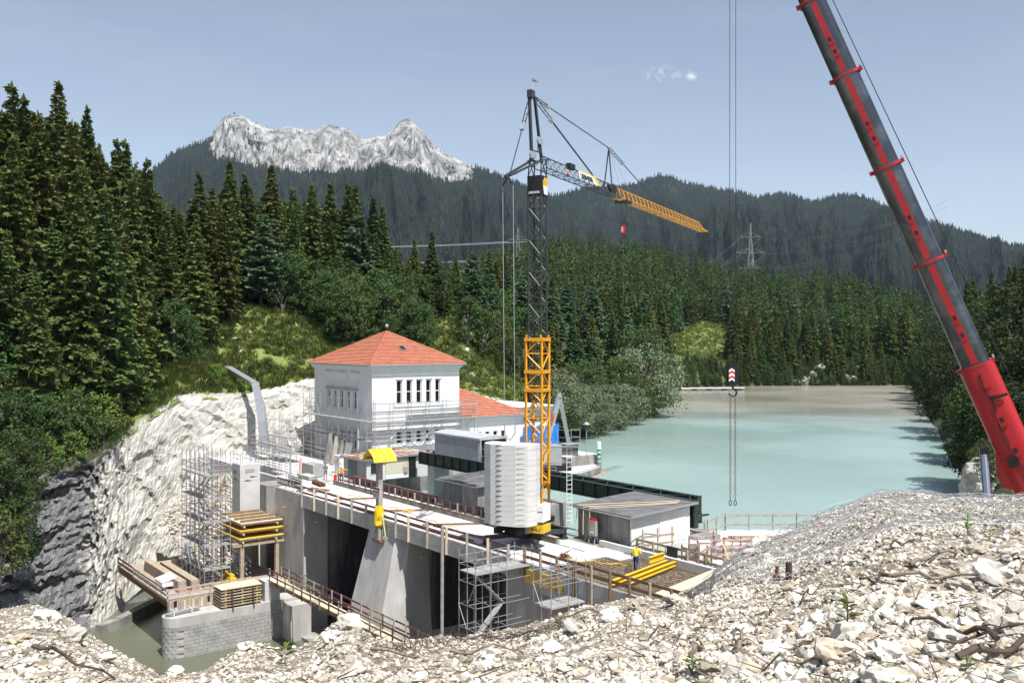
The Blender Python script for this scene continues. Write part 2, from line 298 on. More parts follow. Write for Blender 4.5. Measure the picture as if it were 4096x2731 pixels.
def mountain_mat():
    m = bpy.data.materials.new('mountain'); m.use_nodes = True; nt = m.node_tree; nt.nodes.clear(); l = nt.links.new
    out = N(nt, 'ShaderNodeOutputMaterial'); p = N(nt, 'ShaderNodeBsdfPrincipled', i_Roughness=.95); p.inputs['Specular IOR Level'].default_value = .1
    geo = N(nt, 'ShaderNodeNewGeometry'); att = N(nt, 'ShaderNodeAttribute', attribute_name='rock')
    mp_ = N(nt, 'ShaderNodeMapping'); mp_.inputs['Scale'].default_value = (1, 1, .45); l(geo.outputs['Position'], mp_.inputs[0])
    n1 = N(nt, 'ShaderNodeTexNoise', i_Scale=.016, i_Detail=10.0, i_Roughness=.78); l(mp_.outputs[0], n1.inputs[0])
    cr = N(nt, 'ShaderNodeValToRGB'); e = cr.color_ramp.elements; e[0].position = .40; e[1].position = .58; e[0].color = (.11, .115, .115, 1); e[1].color = (.60, .595, .58, 1); l(n1.outputs[0], cr.inputs[0])
    n2 = N(nt, 'ShaderNodeTexNoise', i_Scale=.006, i_Detail=9.0, i_Roughness=.7); l(geo.outputs['Position'], n2.inputs[0])
    cf = N(nt, 'ShaderNodeValToRGB'); e = cf.color_ramp.elements; e[0].position = .42; e[1].position = .80; e[0].color = (.014, .021, .016, 1); e[1].color = (.06, .08, .036, 1); l(n2.outputs[0], cf.inputs[0])
    ad = N(nt, 'ShaderNodeMath', operation='MULTIPLY_ADD', i_1=1.1, i_2=-.55); l(n1.outputs[0], ad.inputs[0]); a2 = N(nt, 'ShaderNodeMath', operation='ADD'); l(ad.outputs[0], a2.inputs[0]); l(att.outputs['Fac'], a2.inputs[1])
    cm = N(nt, 'ShaderNodeValToRGB'); e = cm.color_ramp.elements; e[0].position = .44; e[1].position = .52; l(a2.outputs[0], cm.inputs[0])
    mx_ = N(nt, 'ShaderNodeMix', data_type='RGBA'); l(cm.outputs[0], mx_.inputs['Factor']); l(cf.outputs[0], mx_.inputs['A']); l(cr.outputs[0], mx_.inputs['B']); l(mx_.outputs['Result'], p.inputs['Base Color'])
    b = N(nt, 'ShaderNodeBump', i_Strength=1.0, i_Distance=28.0); l(n1.outputs[0], b.inputs['Height']); l(b.outputs[0], p.inputs['Normal']); l(p.outputs[0], out.inputs[0]); MATS['mountain'] = m
mountain_mat()
def water_mat(name, c_near, c_far=None, bscale=1.0):
    m = bpy.data.materials.new(name); m.use_nodes = True; nt = m.node_tree; nt.nodes.clear(); l = nt.links.new
    out = N(nt, 'ShaderNodeOutputMaterial'); p = N(nt, 'ShaderNodeBsdfPrincipled', i_Roughness=.16, i_IOR=1.33)
    geo = N(nt, 'ShaderNodeNewGeometry')
    if c_far:   # the silty inflow keeps to the far end of the lake
        sx = N(nt, 'ShaderNodeSeparateXYZ'); l(geo.outputs['Position'], sx.inputs[0])
        n1 = N(nt, 'ShaderNodeTexNoise', i_Scale=.012, i_Detail=5.0); l(geo.outputs['Position'], n1.inputs[0])
        a = N(nt, 'ShaderNodeMath', operation='MULTIPLY_ADD', i_1=90.0, i_2=-45.0); l(n1.outputs[0], a.inputs[0])
        a3 = N(nt, 'ShaderNodeMath', operation='MULTIPLY_ADD', i_1=.28); l(sx.outputs[0], a3.inputs[0]); l(a.outputs[0], a3.inputs[2])
        a2 = N(nt, 'ShaderNodeMath', operation='ADD'); l(sx.outputs[1], a2.inputs[0]); l(a3.outputs[0], a2.inputs[1])
        mr = N(nt, 'ShaderNodeMapRange', i_1=195.0, i_2=262.0); l(a2.outputs[0], mr.inputs[0])
        mx_ = N(nt, 'ShaderNodeMix', data_type='RGBA'); mx_.inputs['A'].default_value = (*c_near, 1); mx_.inputs['B'].default_value = (*c_far, 1)
        l(mr.outputs[0], mx_.inputs['Factor']); l(mx_.outputs['Result'], p.inputs['Base Color'])
    else: p.inputs['Base Color'].default_value = (*c_near, 1)
    nw = N(nt, 'ShaderNodeTexNoise', i_Scale=.022, i_Detail=4.0); l(geo.outputs['Position'], nw.inputs[0]); mw = N(nt, 'ShaderNodeMapRange', i_1=.38, i_2=.62, i_3=.07, i_4=.26); l(nw.outputs[0], mw.inputs[0]); l(mw.outputs[0], p.inputs['Roughness'])
    mp_ = N(nt, 'ShaderNodeMapping'); mp_.inputs['Scale'].default_value = (1.0, 2.2, 1); mp_.inputs['Rotation'].default_value = (0, 0, .5); l(geo.outputs['Position'], mp_.inputs[0])
    n2 = N(nt, 'ShaderNodeTexNoise', i_Scale=1.1 * bscale, i_Detail=5.0, i_Roughness=.6); l(mp_.outputs[0], n2.inputs[0])
    b = N(nt, 'ShaderNodeBump', i_Strength=.35, i_Distance=.10); l(n2.outputs[0], b.inputs['Height']); l(b.outputs[0], p.inputs['Normal']); l(p.outputs[0], out.inputs[0]); MATS[name] = m
water_mat('lake_water', (0.275, 0.385, 0.36), (0.30, 0.29, 0.235)); water_mat('pool_water', (0.115, 0.125, 0.085), None, 1.6)
# ---------------------------------------------------------------- the land
XP = lambda px, d: (px - CX) / F * d
LT = [(-1800, 60, -12, 68, 3, 80, 12, 130, 40, 260, 80), (-600, 72, -13, 80, 3, 92, 12, 150, 42, 280, 70), (0, 82, -13.5, 92, 1.7, 104, 9, 160, 38, 300, 60),
      (150, 84, -13.5, 94, 1.5, 106, 8, 165, 37, 300, 58), (400, 93, -13.5, 103, 2.3, 114, 7, 170, 35, 300, 52), (540, 103, -13, 111, 5, 120, 8, 172, 33, 300, 48),
      (720, 112, -11, 120, 8.1, 128, 12, 175, 30, 300, 42), (1000, 118, -6, 128, 7.7, 152, 19.9, 200, 30, 300, 36), (1260, 124, 0, 132, 9.8, 158, 18, 205, 26, 300, 30),
      (1500, 137, 0, 143, 11, 165, 18.5, 210, 22, 300, 26), (1850, 140, 0, 147, 7, 180, 18, 220, 22, 300, 24), (2000, 143, 0, 150, 5.6, 190, 12, 235, 17, 300, 24),
      (2150, 147, -2, 153, 2, 200, 8, 245, 14, 300, 22), (2300, 152, -3, 157, 0, 210, 5, 255, 10, 300, 18), (2640, 212, -3.2, 218, -.5, 240, 4, 290, 10, 330, 16)]
def zleft(px, d):
    r = interp(LT, px); return interp([(r[0], r[1]), (r[2], r[3]), (r[4], r[5]), (r[6], r[7]), (r[8], r[9])], d)[0] + .5 * fbm(px * .02, d * .12, 3)
def set_attr(o, name, vals):
    a = o.data.attributes.new(name, 'FLOAT', 'POINT'); a.data.foreach_set('value', vals)
# cliff between river and meadow
def blocks(x, y, z, f):     # broken rock: random height for each voronoi block, open joints between
    wv = .5 * fbm(x * f * .8, y * f * .8, z * f * .8, 2); ds_, ps_ = mnoise.voronoi(Vector((x * f + wv, y * f, z * f + wv)))
    return (mnoise.cell(ps_[0] * 9.7) - .5) * 2 * min(1, (ds_[1] - ds_[0]) * 5) - .5 * max(0, 1 - (ds_[1] - ds_[0]) * 6)
P = []; wt = []
NR = 64
for px in np.arange(-700, 2000, 8.0):
    r = interp(LT, px); col = []
    for k in range(NR + 1):
        t = k / NR; d = r[0] + (r[2] - r[0]) * t ** 1.0; z = r[1] + (r[3] - r[1]) * t
        x = XP(px, d); left = max(0, min(1, (520 - px) / 160))
        amp = (1 - abs(2 * t - 1) ** 6)
        zs_ = 1 + 1.9 * left; big = fbm(x * .09, d * .09, z * .13, 4, .9)
        fine = fbm(x * 1.3, d * 1.3, z * 1.6, 4, .7)
        hx = 1 - .55 * left; b1, b2 = blocks(x * hx, d * hx, z * zs_, .30), blocks(x * hx, d * hx, z * zs_, .85)
        d2 = d - amp * (1.1 * big + (.24 + .40 * left) * b1 + (.15 + .12 * left) * b2 + .13 * fine)
        zz = z + .35 * fine * amp + (0.5 * fbm(px * .03, 1.7, 0, 3) if k == NR else 0)
        col.append((XP(px, d2), d2, zz))
        up = max(0, min(1, (z - 1) / 6.0))
        lw = max(0, min(1, (520 - px) / 200 + .35 * fbm(x * .12, 3, z * .16, 4))); wt.append(.68 * lw + .28 * up * (1 if 560 < px < 1300 else 0) + (.1 if px > 1250 else 0))
    P.append(col)
cliff = struct(grid_mesh('rock_cliff', P, 'cliff_rock', smooth=False)); set_attr(cliff, 'weather', wt)
# meadow above the cliff, forest floor above the meadow
def band(name, m, i0, i1, x0, x1, step, n, amp):
    P = []
    for px in np.arange(x0, x1 + step, step):
        r = interp(LT, px); col = []
        for k in range(n + 1):
            t = k / n; d = r[i0] + (r[i1] - r[i0]) * t + (-0.4 if k == 0 and i0 == 2 else 0); z = zleft(px, d) + (amp * fbm(px * .03, d * .25, 8, 4) if k else 0)
            col.append((XP(px, d), d, z))
        P.append(col)
    return struct(grid_mesh(name, P, m))
band('meadow_slope', 'meadow', 2, 4, 520, 2640, 14, 22, .35); band('forest_edge', 'forest_floor', 2, 4, -1800, 534, 14, 16, .35)
band('forest_slope', 'forest_floor', 4, 6, -1800, 2640, 30, 12, .4); band('forest_hill', 'forest_floor', 6, 8, -1800, 2640, 60, 8, .4)
# hill beyond the lake
HT = [(1600, 262, 14, 620, 30), (1900, 270, 10, 620, 41), (2000, 275, 8, 640, 56), (2200, 290, 4, 650, 66), (2500, 300, -1, 650, 63), (2640, 316, -2.4, 640, 59), (2800, 345, -2.4, 620, 51),
      (2900, 350, -2.4, 600, 42), (3100, 352, -2.4, 560, 36), (3400, 355, -2.4, 520, 29), (3600, 355, -2.4, 500, 21), (3750, 360, -2.4, 480, 11), (3900, 365, -2.4, 470, 5), (4400, 380, -2.4, 460, 4)]
def zhill(px, d):
    ds, zs, dc, zc = interp(HT, px)
    if d <= ds: return zs
    if d <= dc:
        t = (d - ds) / (dc - ds); bank = min(1, (d - ds) / 7.0) * 4.5
        return zs + bank + (zc - zs - bank) * t ** .85 + 4 * fbm(XP(px, d) * .015, d * .012, 2, 3) * min(1, t * 4) * min(1, (1 - t) * 5)
    return zc - (d - dc) * .12
P = []
for px in np.arange(1600, 4420, 16.0):
    ds, zs, dc, zc = interp(HT, px); col = [(XP(px, ds - 2), ds - 2, zs - 1.5)]
    for k in range(40):
        d = ds + (dc + 160 - ds) * (k / 39) ** 1.4; col.append((XP(px, d), d, zhill(px, d)))
    P.append(col)
struct(grid_mesh('wooded_hill', P, 'forest_floor'))
P = []   # cleared strip of meadow on that hill
for px in np.arange(2660, 2916, 8.0):
    ds, zs, dc, zc = interp(HT, px); col = []
    top = 40 + 62 * math.sin(max(0, min(1, (px - 2655) / 260)) * math.pi * .62) ** .9
    for k in range(14):
        d = ds + 1 + top * k / 13; col.append((XP(px, d), d, zhill(px, d) + .35 + .5 * fbm(px * .03, d * .1, 4, 3) * (1 if 0 < k < 13 else -1)))
    P.append(col)
struct(grid_mesh('meadow_clearing', P, 'meadow'))
# far mountains
MT = [(-500, 900, 3300), (100, 860, 3300), (400, 800, 3300), (560, 730, 3350), (620, 675, 3400), (680, 622, 3450), (740, 597, 3450), (800, 578, 3500), (845, 540, 3500), (875, 492, 3500), (900, 466, 3500), (925, 458, 3500), (945, 456, 3500), (968, 462, 3500), (990, 476, 3500),
      (1020, 492, 3500), (1060, 508, 3500), (1100, 521, 3500), (1130, 510, 3500), (1160, 507, 3500), (1210, 515, 3500), (1260, 521, 3500), (1300, 505, 3500), (1335, 501, 3500), (1380, 514, 3500), (1420, 535, 3500), (1450, 553, 3500), (1465, 558, 3500),
      (1500, 548, 3500), (1545, 540, 3500), (1575, 518, 3500), (1592, 492, 3500), (1610, 477, 3500), (1630, 474, 3500), (1650, 486, 3500), (1675, 510, 3500), (1700, 538, 3500), (1740, 580, 3500), (1790, 618, 3500), (1850, 648, 3480), (1920, 680, 3450),
      (2000, 706, 3400), (2080, 738, 3350), (2150, 775, 3300), (2210, 792, 3350), (2260, 782, 3700), (2330, 756, 4000), (2400, 746, 4100), (2480, 748, 4150), (2560, 733, 4200), (2610, 711, 4200), (2650, 704, 4200), (2690, 712, 4200), (2740, 735, 4200), (2850, 757, 4150),
      (2960, 772, 4100), (3030, 793, 4000), (3070, 783, 4000), (3120, 778, 4000), (3180, 784, 3950), (3250, 815, 3900), (3300, 796, 3850), (3350, 785, 3850), (3430, 783, 3800), (3480, 800, 3750), (3560, 838, 3650), (3640, 868, 3550), (3740, 895, 3500),
      (3830, 922, 3400), (3900, 945, 3350), (3960, 968, 3300), (4050, 985, 3250), (4200, 1010, 3200), (4700, 1060, 3100)]
RB = [(700, 590), (790, 592), (850, 640), (1000, 668), (1200, 690), (1400, 688), (1560, 668), (1700, 700), (1800, 730), (1880, 740), (1960, 720), (2000, 706)]
D0 = 1150.0
mpx = np.arange(-500, 4701, 6.0); NT = 100
MX = np.zeros((len(mpx), NT)); MD = np.zeros_like(MX); MZ = np.zeros_like(MX); MR = np.zeros_like(MX)
for i, px in enumerate(mpx):
    py, dr = interp(MT, px); py += 3.5 * fbm(px * .06, 9.1, 0, 4, .7) + (2.5 * fbm(px * .25, 4.1, 0, 3) if 820 < px < 1900 else 0)
    zr = HC + (CY - py) / F * dr; rb = interp(RB, px)[0] if 800 < px < 2000 else py
    for k in range(NT):
        t = k / (NT - 1); d = D0 + (dr - D0) * t; e = t * (1 - t) * 4
        w = fbm(px * .0042 + .5 * t, t * 2.3, 1.3, 5, .85)
        spur = (abs(fbm(px * .006 + t * .8, t * .9, 5.5, 4)) - .3)
        z = -20 + (zr + 20) * (t ** 1.45) + e * min(1, (1 - t) * 3.5) * (120 * w - 230 * spur)
        pyk = CY - (z - HC) * F / d
        if 800 < px < 1990 and pyk < rb:   # crags
            cr_ = mnoise.ridged_multi_fractal(Vector((px * .012, t * 9, 2)), .8, 2.2, 6, 1, 2) - 1.3
            z += 30 * cr_ * min(1, (1 - t) * 14); d -= 28 * cr_ * min(1, (1 - t) * 14)
        pyk = CY - (z - HC) * F / d
        MX[i, k] = XP(px, d); MD[i, k] = d; MZ[i, k] = z
        rk = 0.0
        if 780 < px < 2010:
            rk = max(0, min(1, .5 + (rb - pyk) / 45.0)) * min(1, (px - 780) / 90.0) * min(1, max(0, (2010 - px) / 160.0))
            if 860 < px < 1120: rk *= .80
            if px > 1780: rk *= .72
            rk *= max(.35, min(1.15, .95 + .55 * fbm(px * .018, pyk * .022, 3.3, 4)))
        elif px > 2250: rk = max(0, .34 * fbm(px * .008, pyk * .012, 7, 4) + .05)
        MR[i, k] = rk
P = [[(MX[i, k], MD[i, k], MZ[i, k]) for k in range(NT)] + [(XP(mpx[i], MD[i, NT - 1] + 500), MD[i, NT - 1] + 500, MZ[i, NT - 1] - 330)] for i in range(len(mpx))]
mount = struct(grid_mesh('mountains', P, 'mountain', smooth=False)); set_attr(mount, 'rock', [x for i in range(len(mpx)) for x in list(MR[i]) + [MR[i, -1]]])
# valley floor sheet reaching the mountains, and the waters
vf = MB().add([(-6000, -300, -16), (6000, -300, -16), (6000, 9000, -16), (-6000, 9000, -16)], [(0, 1, 2, 3)]); struct(vf.build('valley_ground', 'forest_floor'))
lk = MB().add([W(10, 47.6, -2.2), W(93, 47.6, -2.2), W(99, 85, -2.2), (-30, 330, -2.2), (-30, 420, -2.2), (330, 420, -2.2), (260, 60, -2.2), (90, 20, -2.2)], [(7, 6, 5, 4, 3, 2, 1, 0)]); struct(lk.build('lake', 'lake_water'))
pl = MB().add([W(60, 0, -13.3), W(125, 0, -13.3), W(125, 47, -13.3), W(60, 47, -13.3)], [(3, 2, 1, 0)]); struct(pl.build('river_pool', 'pool_water'))
# right bank of the lake
RS = [(0, 30, 52), (1, 40, 75), (2, 52, 108), (3, 73, 160), (4, 98, 222), (5, 122, 285), (6, 152, 352), (7, 175, 420)]
def zright(s, o): return -2.6 + min(o, 3) * .9 + max(0, o - 3) * .62 + .8 * fbm(s * 3, o * .15, 1, 3)
P = []
for s in np.arange(0, 7.01, .1):
    x, y = interp(RS, s); col = []
    for k in range(26):
        o = -1.5 + 70 * (k / 25) ** 1.5; col.append((x + o * .93 + .9 * fbm(s * 4, k * .5, 3), y - o * .36, zright(s, o)))
    P.append(col)
struct(grid_mesh('lake_bank', P, 'forest_floor'))
# foreground gravel slope
FT = [(-900, 2360, 42, 0), (-300, 2410, 41, 0), (0, 2445, 40, 0), (110, 2425, 40, 0), (220, 2440, 40, 0), (330, 2520, 38, 0), (450, 2600, 34, 0), (560, 2662, 31, 0), (640, 2705, 30, 0), (800, 2690, 30, 0), (900, 2640, 30, 0), (960, 2590, 30, 0), (1050, 2575, 30, 0), (1130, 2600, 29, 0),
      (1250, 2575, 29, 0), (1330, 2500, 29, 0), (1420, 2492, 29, 0), (1500, 2555, 28, 0), (1600, 2575, 27, 0), (1750, 2560, 27, 0), (1900, 2545, 26, 0), (2100, 2508, 26, 0), (2300, 2440, 26, 0), (2500, 2402, 26, 0), (2750, 2392, 25, 2450), (2850, 2330, 25, 2410),
      (2960, 2225, 25, 2385), (3060, 2165, 25, 2362), (3150, 2130, 25, 2335), (3300, 2072, 25, 2275), (3420, 2020, 25, 2210), (3500, 1992, 26, 2185), (3600, 1986, 26, 2160), (3900, 2000, 27, 2130), (4096, 2004, 27, 2100), (4500, 1960, 27, 2050), (5200, 1900, 28, 2000)]
def zfore(px, d):
    py, dc, pm = interp(FT, px); zc = HC - (py - CY) / F * dc
    dm = 15.0 if px > 2700 else dc * .55
    zl = 13.3 + (zc - 13.3) * (dm - 3) / (dc - 3)
    if px > 2700:
        zm = HC - (pm - CY) / F * dm; k = min(1, (px - 2700) / 130); zm = zl + (zm - zl) * k
    else: zm = zl + .1
    if d < 3: z = 13.3 - .02 * (3 - d)
    elif d < dm: z = 13.3 + (zm - 13.3) * ((d - 3) / (dm - 3)) ** 1.02
    elif d < dc:
        t = (d - dm) / (dc - dm); z = zm + (zc - zm) * t + (.12 * math.sin(t * math.pi) if px > 2850 else 0)
    else:
        shelf = max(0, min(1, (px - 3650) / 250)); lim = 7.0 if shelf > 0 else -13.8
        a = zc - (d - dc) * .85; z = max(a, -13.8 if px < 2850 else -3.5)
        if shelf > 0 and d < 46: z = max(z, z * (1 - shelf) + (7.2 if zc > 7.2 else zc) * shelf)
    x = XP(px, d); amp = min(1, d / 6)
    return z + amp * (.16 * fbm(x * .5, d * .5, 1, 4) + .05 * fbm(x * 2.3, d * 2.3, 2, 3))
P = []
for px in np.arange(-900, 5210, 14.0):
    py, dc, pm = interp(FT, px); col = []
    for d in np.concatenate([np.linspace(1.2, 5, 6), np.linspace(5.6, dc, 66), dc + np.linspace(.4, 34, 24)]): col.append((XP(px, d), d, zfore(px, d)))
    P.append(col)
struct(grid_mesh('gravel_slope', P, 'soil_dark'))
struct(MB().add([(-40, -40, 13.2), (40, -40, 13.2), (40, 1.0, 13.25), (-40, 1.0, 13.25)], [(0, 1, 2, 3)]).build('gravel_terrace', 'soil_dark'))
# ---------------------------------------------------------------- trees
def conifer(seed, H, Rr, whorls, per, steps, p=.8, base=.08, droop=.45, wide=.36, hang=True):
    rn = random.Random(seed); t = MB(); c = MB()
    lean = rn.uniform(-.012, .012); pts = [Vector((lean * h * h / H * 3, .5 * lean * h, h)) for h in np.linspace(-.6, H, 7)]
    t.path(pts, H * .009 + .05, 6, .015)
    ax = lambda h: Vector((lean * h * h / H * 3, .5 * lean * h, h))
    for w in range(whorls):
        f = base + (1 - base) * max(0, (w + rn.uniform(-.3, .3)) / whorls) ** .92
        if f > .985: continue
        f = max(base, f)
        low = min(1, .45 + (f - base) * 4.5)
        for b in range(per if f < .8 else max(3, per - 2)):
            a = rn.uniform(0, 6.283); Lb = Rr * low * max(.05, (1 - f)) ** p * rn.uniform(.62, 1.18)
            if rn.random() < .07: Lb *= 1.25
            h0 = f * H + rn.uniform(-.3, .3); out = Vector((math.cos(a), math.sin(a), 0)); side = Vector((-out.y, out.x, 0)); dr = droop * rn.uniform(.7, 1.3)
            q = lambda s: ax(h0) + out * (Lb * s) + Vector((0, 0, Lb * (.22 * s - dr * s * s + .12 * s ** 4)))
            ns = max(2, int(steps * (.4 + .6 * Lb / Rr)))
            for k in range(ns):
                s = .18 + .82 * (k + .6) / ns; pp = q(s)
                for sg in (-1, 1):
                    l = (Lb * .30 * (1.2 - s) + .34) * rn.uniform(.6, 1.3); dirn = (out * rn.uniform(.5, .9) + side * sg * rn.uniform(.55, 1) + Vector((0, 0, rn.uniform(-.55, .05)))).normalized()
                    wv = Vector((rn.uniform(-.5, .5), rn.uniform(-.5, .5), rn.uniform(.1, 1))).cross(dirn)
                    if wv.length < .01: continue
                    wv = wv.normalized() * l * wide * rn.uniform(.6, 1)
                    c.add([pp, pp + dirn * l * .5 + wv, pp + dirn * l, pp + dirn * l * .55 - wv], [(0, 1, 2, 3)])
                if hang and rn.random() < .85:
                    l = rn.uniform(.45, 1.0) * (.5 + .5 * Lb / Rr); tw = out.lerp(side, rn.uniform(-.6, .6)).normalized() * l * .4
                    c.add([pp - tw, pp + tw, pp + tw * .3 - Vector((0, 0, l * 1.3))], [(0, 1, 2)])
            tip = q(1); c.add([q(.72) - side * .10 * Lb, q(.72) + side * .10 * Lb, tip + out * .2], [(0, 1, 2)])
    top = ax(H)
    for k in range(5):
        a = rn.uniform(0, 6.28); o = Vector((math.cos(a), math.sin(a), 0)); c.add([top - Vector((0, 0, .9)), top - Vector((0, 0, .5)) + o * .28, top + Vector((0, 0, .15))], [(0, 1, 2)])
    return t, c
def broadleaf(seed, H, Rr, clumps, leaves, size, low=.12, squash=1.0):
    rn = random.Random(seed); t = MB(); c = MB()
    t.path([Vector((0, 0, -.6)), Vector((rn.uniform(-.2, .2), .1, H * .25)), Vector((rn.uniform(-.4, .4), -.2, H * .55)), Vector((0, .2, H * .85))], H * .016 + .05, 6, .03)
    for k in range(clumps):
        z = rn.uniform(low, 1.0); rad = Rr * math.sqrt(max(.04, 1 - ((z - .48) / .56) ** 2)) * rn.uniform(.35, 1.02); a = rn.uniform(0, 6.283)
        cc = Vector((math.cos(a) * rad, math.sin(a) * rad, z * H * squash)); cr_ = Rr * rn.uniform(.16, .30)
        if k % 4 == 0: t.path([Vector((0, 0, max(.3, (z - .25) * H))), cc * .6 + Vector((0, 0, z * H * .36)), cc], .05 + .008 * H, 4, .015)
        for j in range(leaves):
            d_ = Vector((rn.gauss(0, 1), rn.gauss(0, 1), rn.gauss(0, .75)))
            if d_.length < .01: continue
            d_ = d_.normalized(); pp = cc + d_ * cr_ * rn.uniform(.45, 1.08); s = size * rn.uniform(.6, 1.35)
            nn = (d_ * .6 + Vector((rn.uniform(-1, 1), rn.uniform(-1, 1), rn.uniform(-.3, 1.2)))).normalized(); a1 = nn.orthogonal().normalized(); a2 = nn.cross(a1)
            an = rn.uniform(0, 6.28); x1 = a1 * math.cos(an) + a2 * math.sin(an); x2 = nn.cross(x1)
            c.add([pp - x1 * s * .5, pp + x2 * s * .3, pp + x1 * s * .6, pp - x2 * s * .3], [(0, 1, 2, 3)])
    return t, c
HIDE = bpy.data.collections.new('prototypes')      # never linked to the scene: only mesh data is shared from it
def proto(tc_, tm, cm, name):
    me = []
    for mb, mm, nm in ((tc_[0], tm, 'trunk'), (tc_[1], cm, 'crown')):
        m_ = bpy.data.meshes.new(nm); m_.from_pydata(mb.v, [], mb.f); m_.materials.append(MATS[mm]); me.append(m_)
    return me
SPR = [(proto(conifer(11, 26, 5.2, 54, 8, 10, .85, .04, .5, .46), 'bark', 'needle_olive', 's'), 26), (proto(conifer(12, 24, 4.5, 52, 8, 9, .9, .04, .5, .46), 'bark', 'needle', 's'), 24),
       (proto(conifer(13, 28, 5.5, 56, 8, 10, .8, .05, .5, .46), 'bark', 'needle_olive', 's'), 28), (proto(conifer(14, 20, 4.0, 46, 8, 9, .95, .03, .45, .46), 'bark', 'needle', 's'), 20)]
PIN = [(proto(conifer(21, 20, 4.8, 38, 9, 10, .55, .16, .25, .5, False), 'bark', 'needle_blue', 'p'), 20), (proto(conifer(22, 18, 4.8, 36, 9, 10, .5, .2, .2, .5, False), 'bark', 'needle_blue', 'p'), 18)]
BRD = [(proto(broadleaf(31, 12, 4.0, 80, 42, .42), 'bark', 'leaf', 'b'), 12), (proto(broadleaf(32, 10, 3.4, 70, 42, .40), 'bark_pale', 'leaf_dark', 'b'), 10), (proto(broadleaf(33, 14, 4.6, 90, 42, .46), 'bark', 'leaf_dark', 'b'), 14)]
WIL = [(proto(broadleaf(41, 7, 4.2, 95, 60, .30, .04), 'bark', 'leaf_willow', 'w'), 7), (proto(broadleaf(42, 6, 3.8, 85, 60, .30, .03), 'bark', 'leaf_willow', 'w'), 6), (proto(broadleaf(43, 8, 4.0, 95, 55, .32, .04), 'bark', 'leaf', 'w'), 8)]
BSH = [(proto(broadleaf(51, 3, 2.0, 34, 40, .24, .02), 'bark', 'leaf', 'u'), 3), (proto(broadleaf(52, 2.6, 1.8, 30, 40, .22, .02), 'bark', 'leaf_bright', 'u'), 2.6)]
DRK = [(proto(broadleaf(35, 13, 4.4, 90, 42, .44), 'bark', 'leaf_shaded', 'b'), 13), (proto(broadleaf(36, 11, 4.0, 80, 42, .42), 'bark', 'leaf_shaded', 'b'), 11), (proto(broadleaf(37, 14, 4.6, 90, 42, .46), 'bark', 'leaf_dark', 'b'), 14)]  # right-bank trees, most with the shade put into their leaf colour
CNT = {}
def plant(name, pr, H, x, y, z, label, cat, group, wide=1.0):
    me, h0 = pr; s = H / h0
    r = thing(name, label, cat, (x, y, z), group); r.rotation_euler = (0, 0, random.uniform(0, 6.28)); r.scale = (s * wide, s * wide, s)
    for m_ in me:
        o = bpy.data.objects.new(m_.name, m_); COL.objects.link(o); o.parent = r
    CNT[name] = CNT.get(name, 0) + 1
    return r
def scatter(name, pts, scales, protos, label=None, tilt=0.0, rotz=True, cat=None):
    me = bpy.data.meshes.new(name); me.from_pydata([tuple(p) for p in pts], [], [])
    a = me.attributes.new('sc', 'FLOAT', 'POINT'); a.data.foreach_set('value', list(map(float, scales)))
    o = bpy.data.objects.new(name, me); COL.objects.link(o); o['kind'] = 'stuff'
    if label: o['label'] = label
    if cat: o['category'] = cat
    col = bpy.data.collections.new(name + '_kinds')
    for p in protos: col.objects.link(p)
    ng = bpy.data.node_groups.new(name, 'GeometryNodeTree'); ng.interface.new_socket('Geometry', in_out='INPUT', socket_type='NodeSocketGeometry'); ng.interface.new_socket('Geometry', in_out='OUTPUT', socket_type='NodeSocketGeometry')
    gi = ng.nodes.new('NodeGroupInput'); go = ng.nodes.new('NodeGroupOutput'); ip = ng.nodes.new('GeometryNodeInstanceOnPoints'); ci = ng.nodes.new('GeometryNodeCollectionInfo')
    ci.inputs['Collection'].default_value = col; ci.inputs['Separate Children'].default_value = True; ci.inputs['Reset Children'].default_value = True
    ip.inputs['Pick Instance'].default_value = True
    ri = ng.nodes.new('FunctionNodeRandomValue'); ri.data_type = 'INT'; ri.inputs['Min'].default_value = 0 if 'Min' in ri.inputs else 0
    for s_ in ri.inputs:
        if s_.type == 'INT' and s_.name == 'Min': s_.default_value = 0
        if s_.type == 'INT' and s_.name == 'Max': s_.default_value = len(protos) - 1
    rr = ng.nodes.new('FunctionNodeRandomValue'); rr.data_type = 'FLOAT_VECTOR'; rr.inputs[0].default_value = (-tilt, -tilt, 0); rr.inputs[1].default_value = (tilt, tilt, 6.283)
    na = ng.nodes.new('GeometryNodeInputNamedAttribute'); na.data_type = 'FLOAT'; na.inputs['Name'].default_value = 'sc'
    l = ng.links.new; l(gi.outputs[0], ip.inputs['Points']); l(ci.outputs[0], ip.inputs['Instance']); io = [s_ for s_ in ri.outputs if s_.type == 'INT'][0]; l(io, ip.inputs['Instance Index'])
    l(rr.outputs[0], ip.inputs['Rotation']); l(na.outputs[0], ip.inputs['Scale']); l(ip.outputs[0], go.inputs[0])
    md = o.modifiers.new('scatter', 'NODES'); md.node_group = ng
    return o
def proto_obj(mb, mm, name):
    me = bpy.data.meshes.new(name); me.from_pydata(mb.v, [], mb.f)
    for q in (mm if isinstance(mm, list) else [mm]): me.materials.append(MATS[q])
    if isinstance(mm, list): me.polygons.foreach_set('material_index', mb.mi)
    return bpy.data.objects.new(name, me)

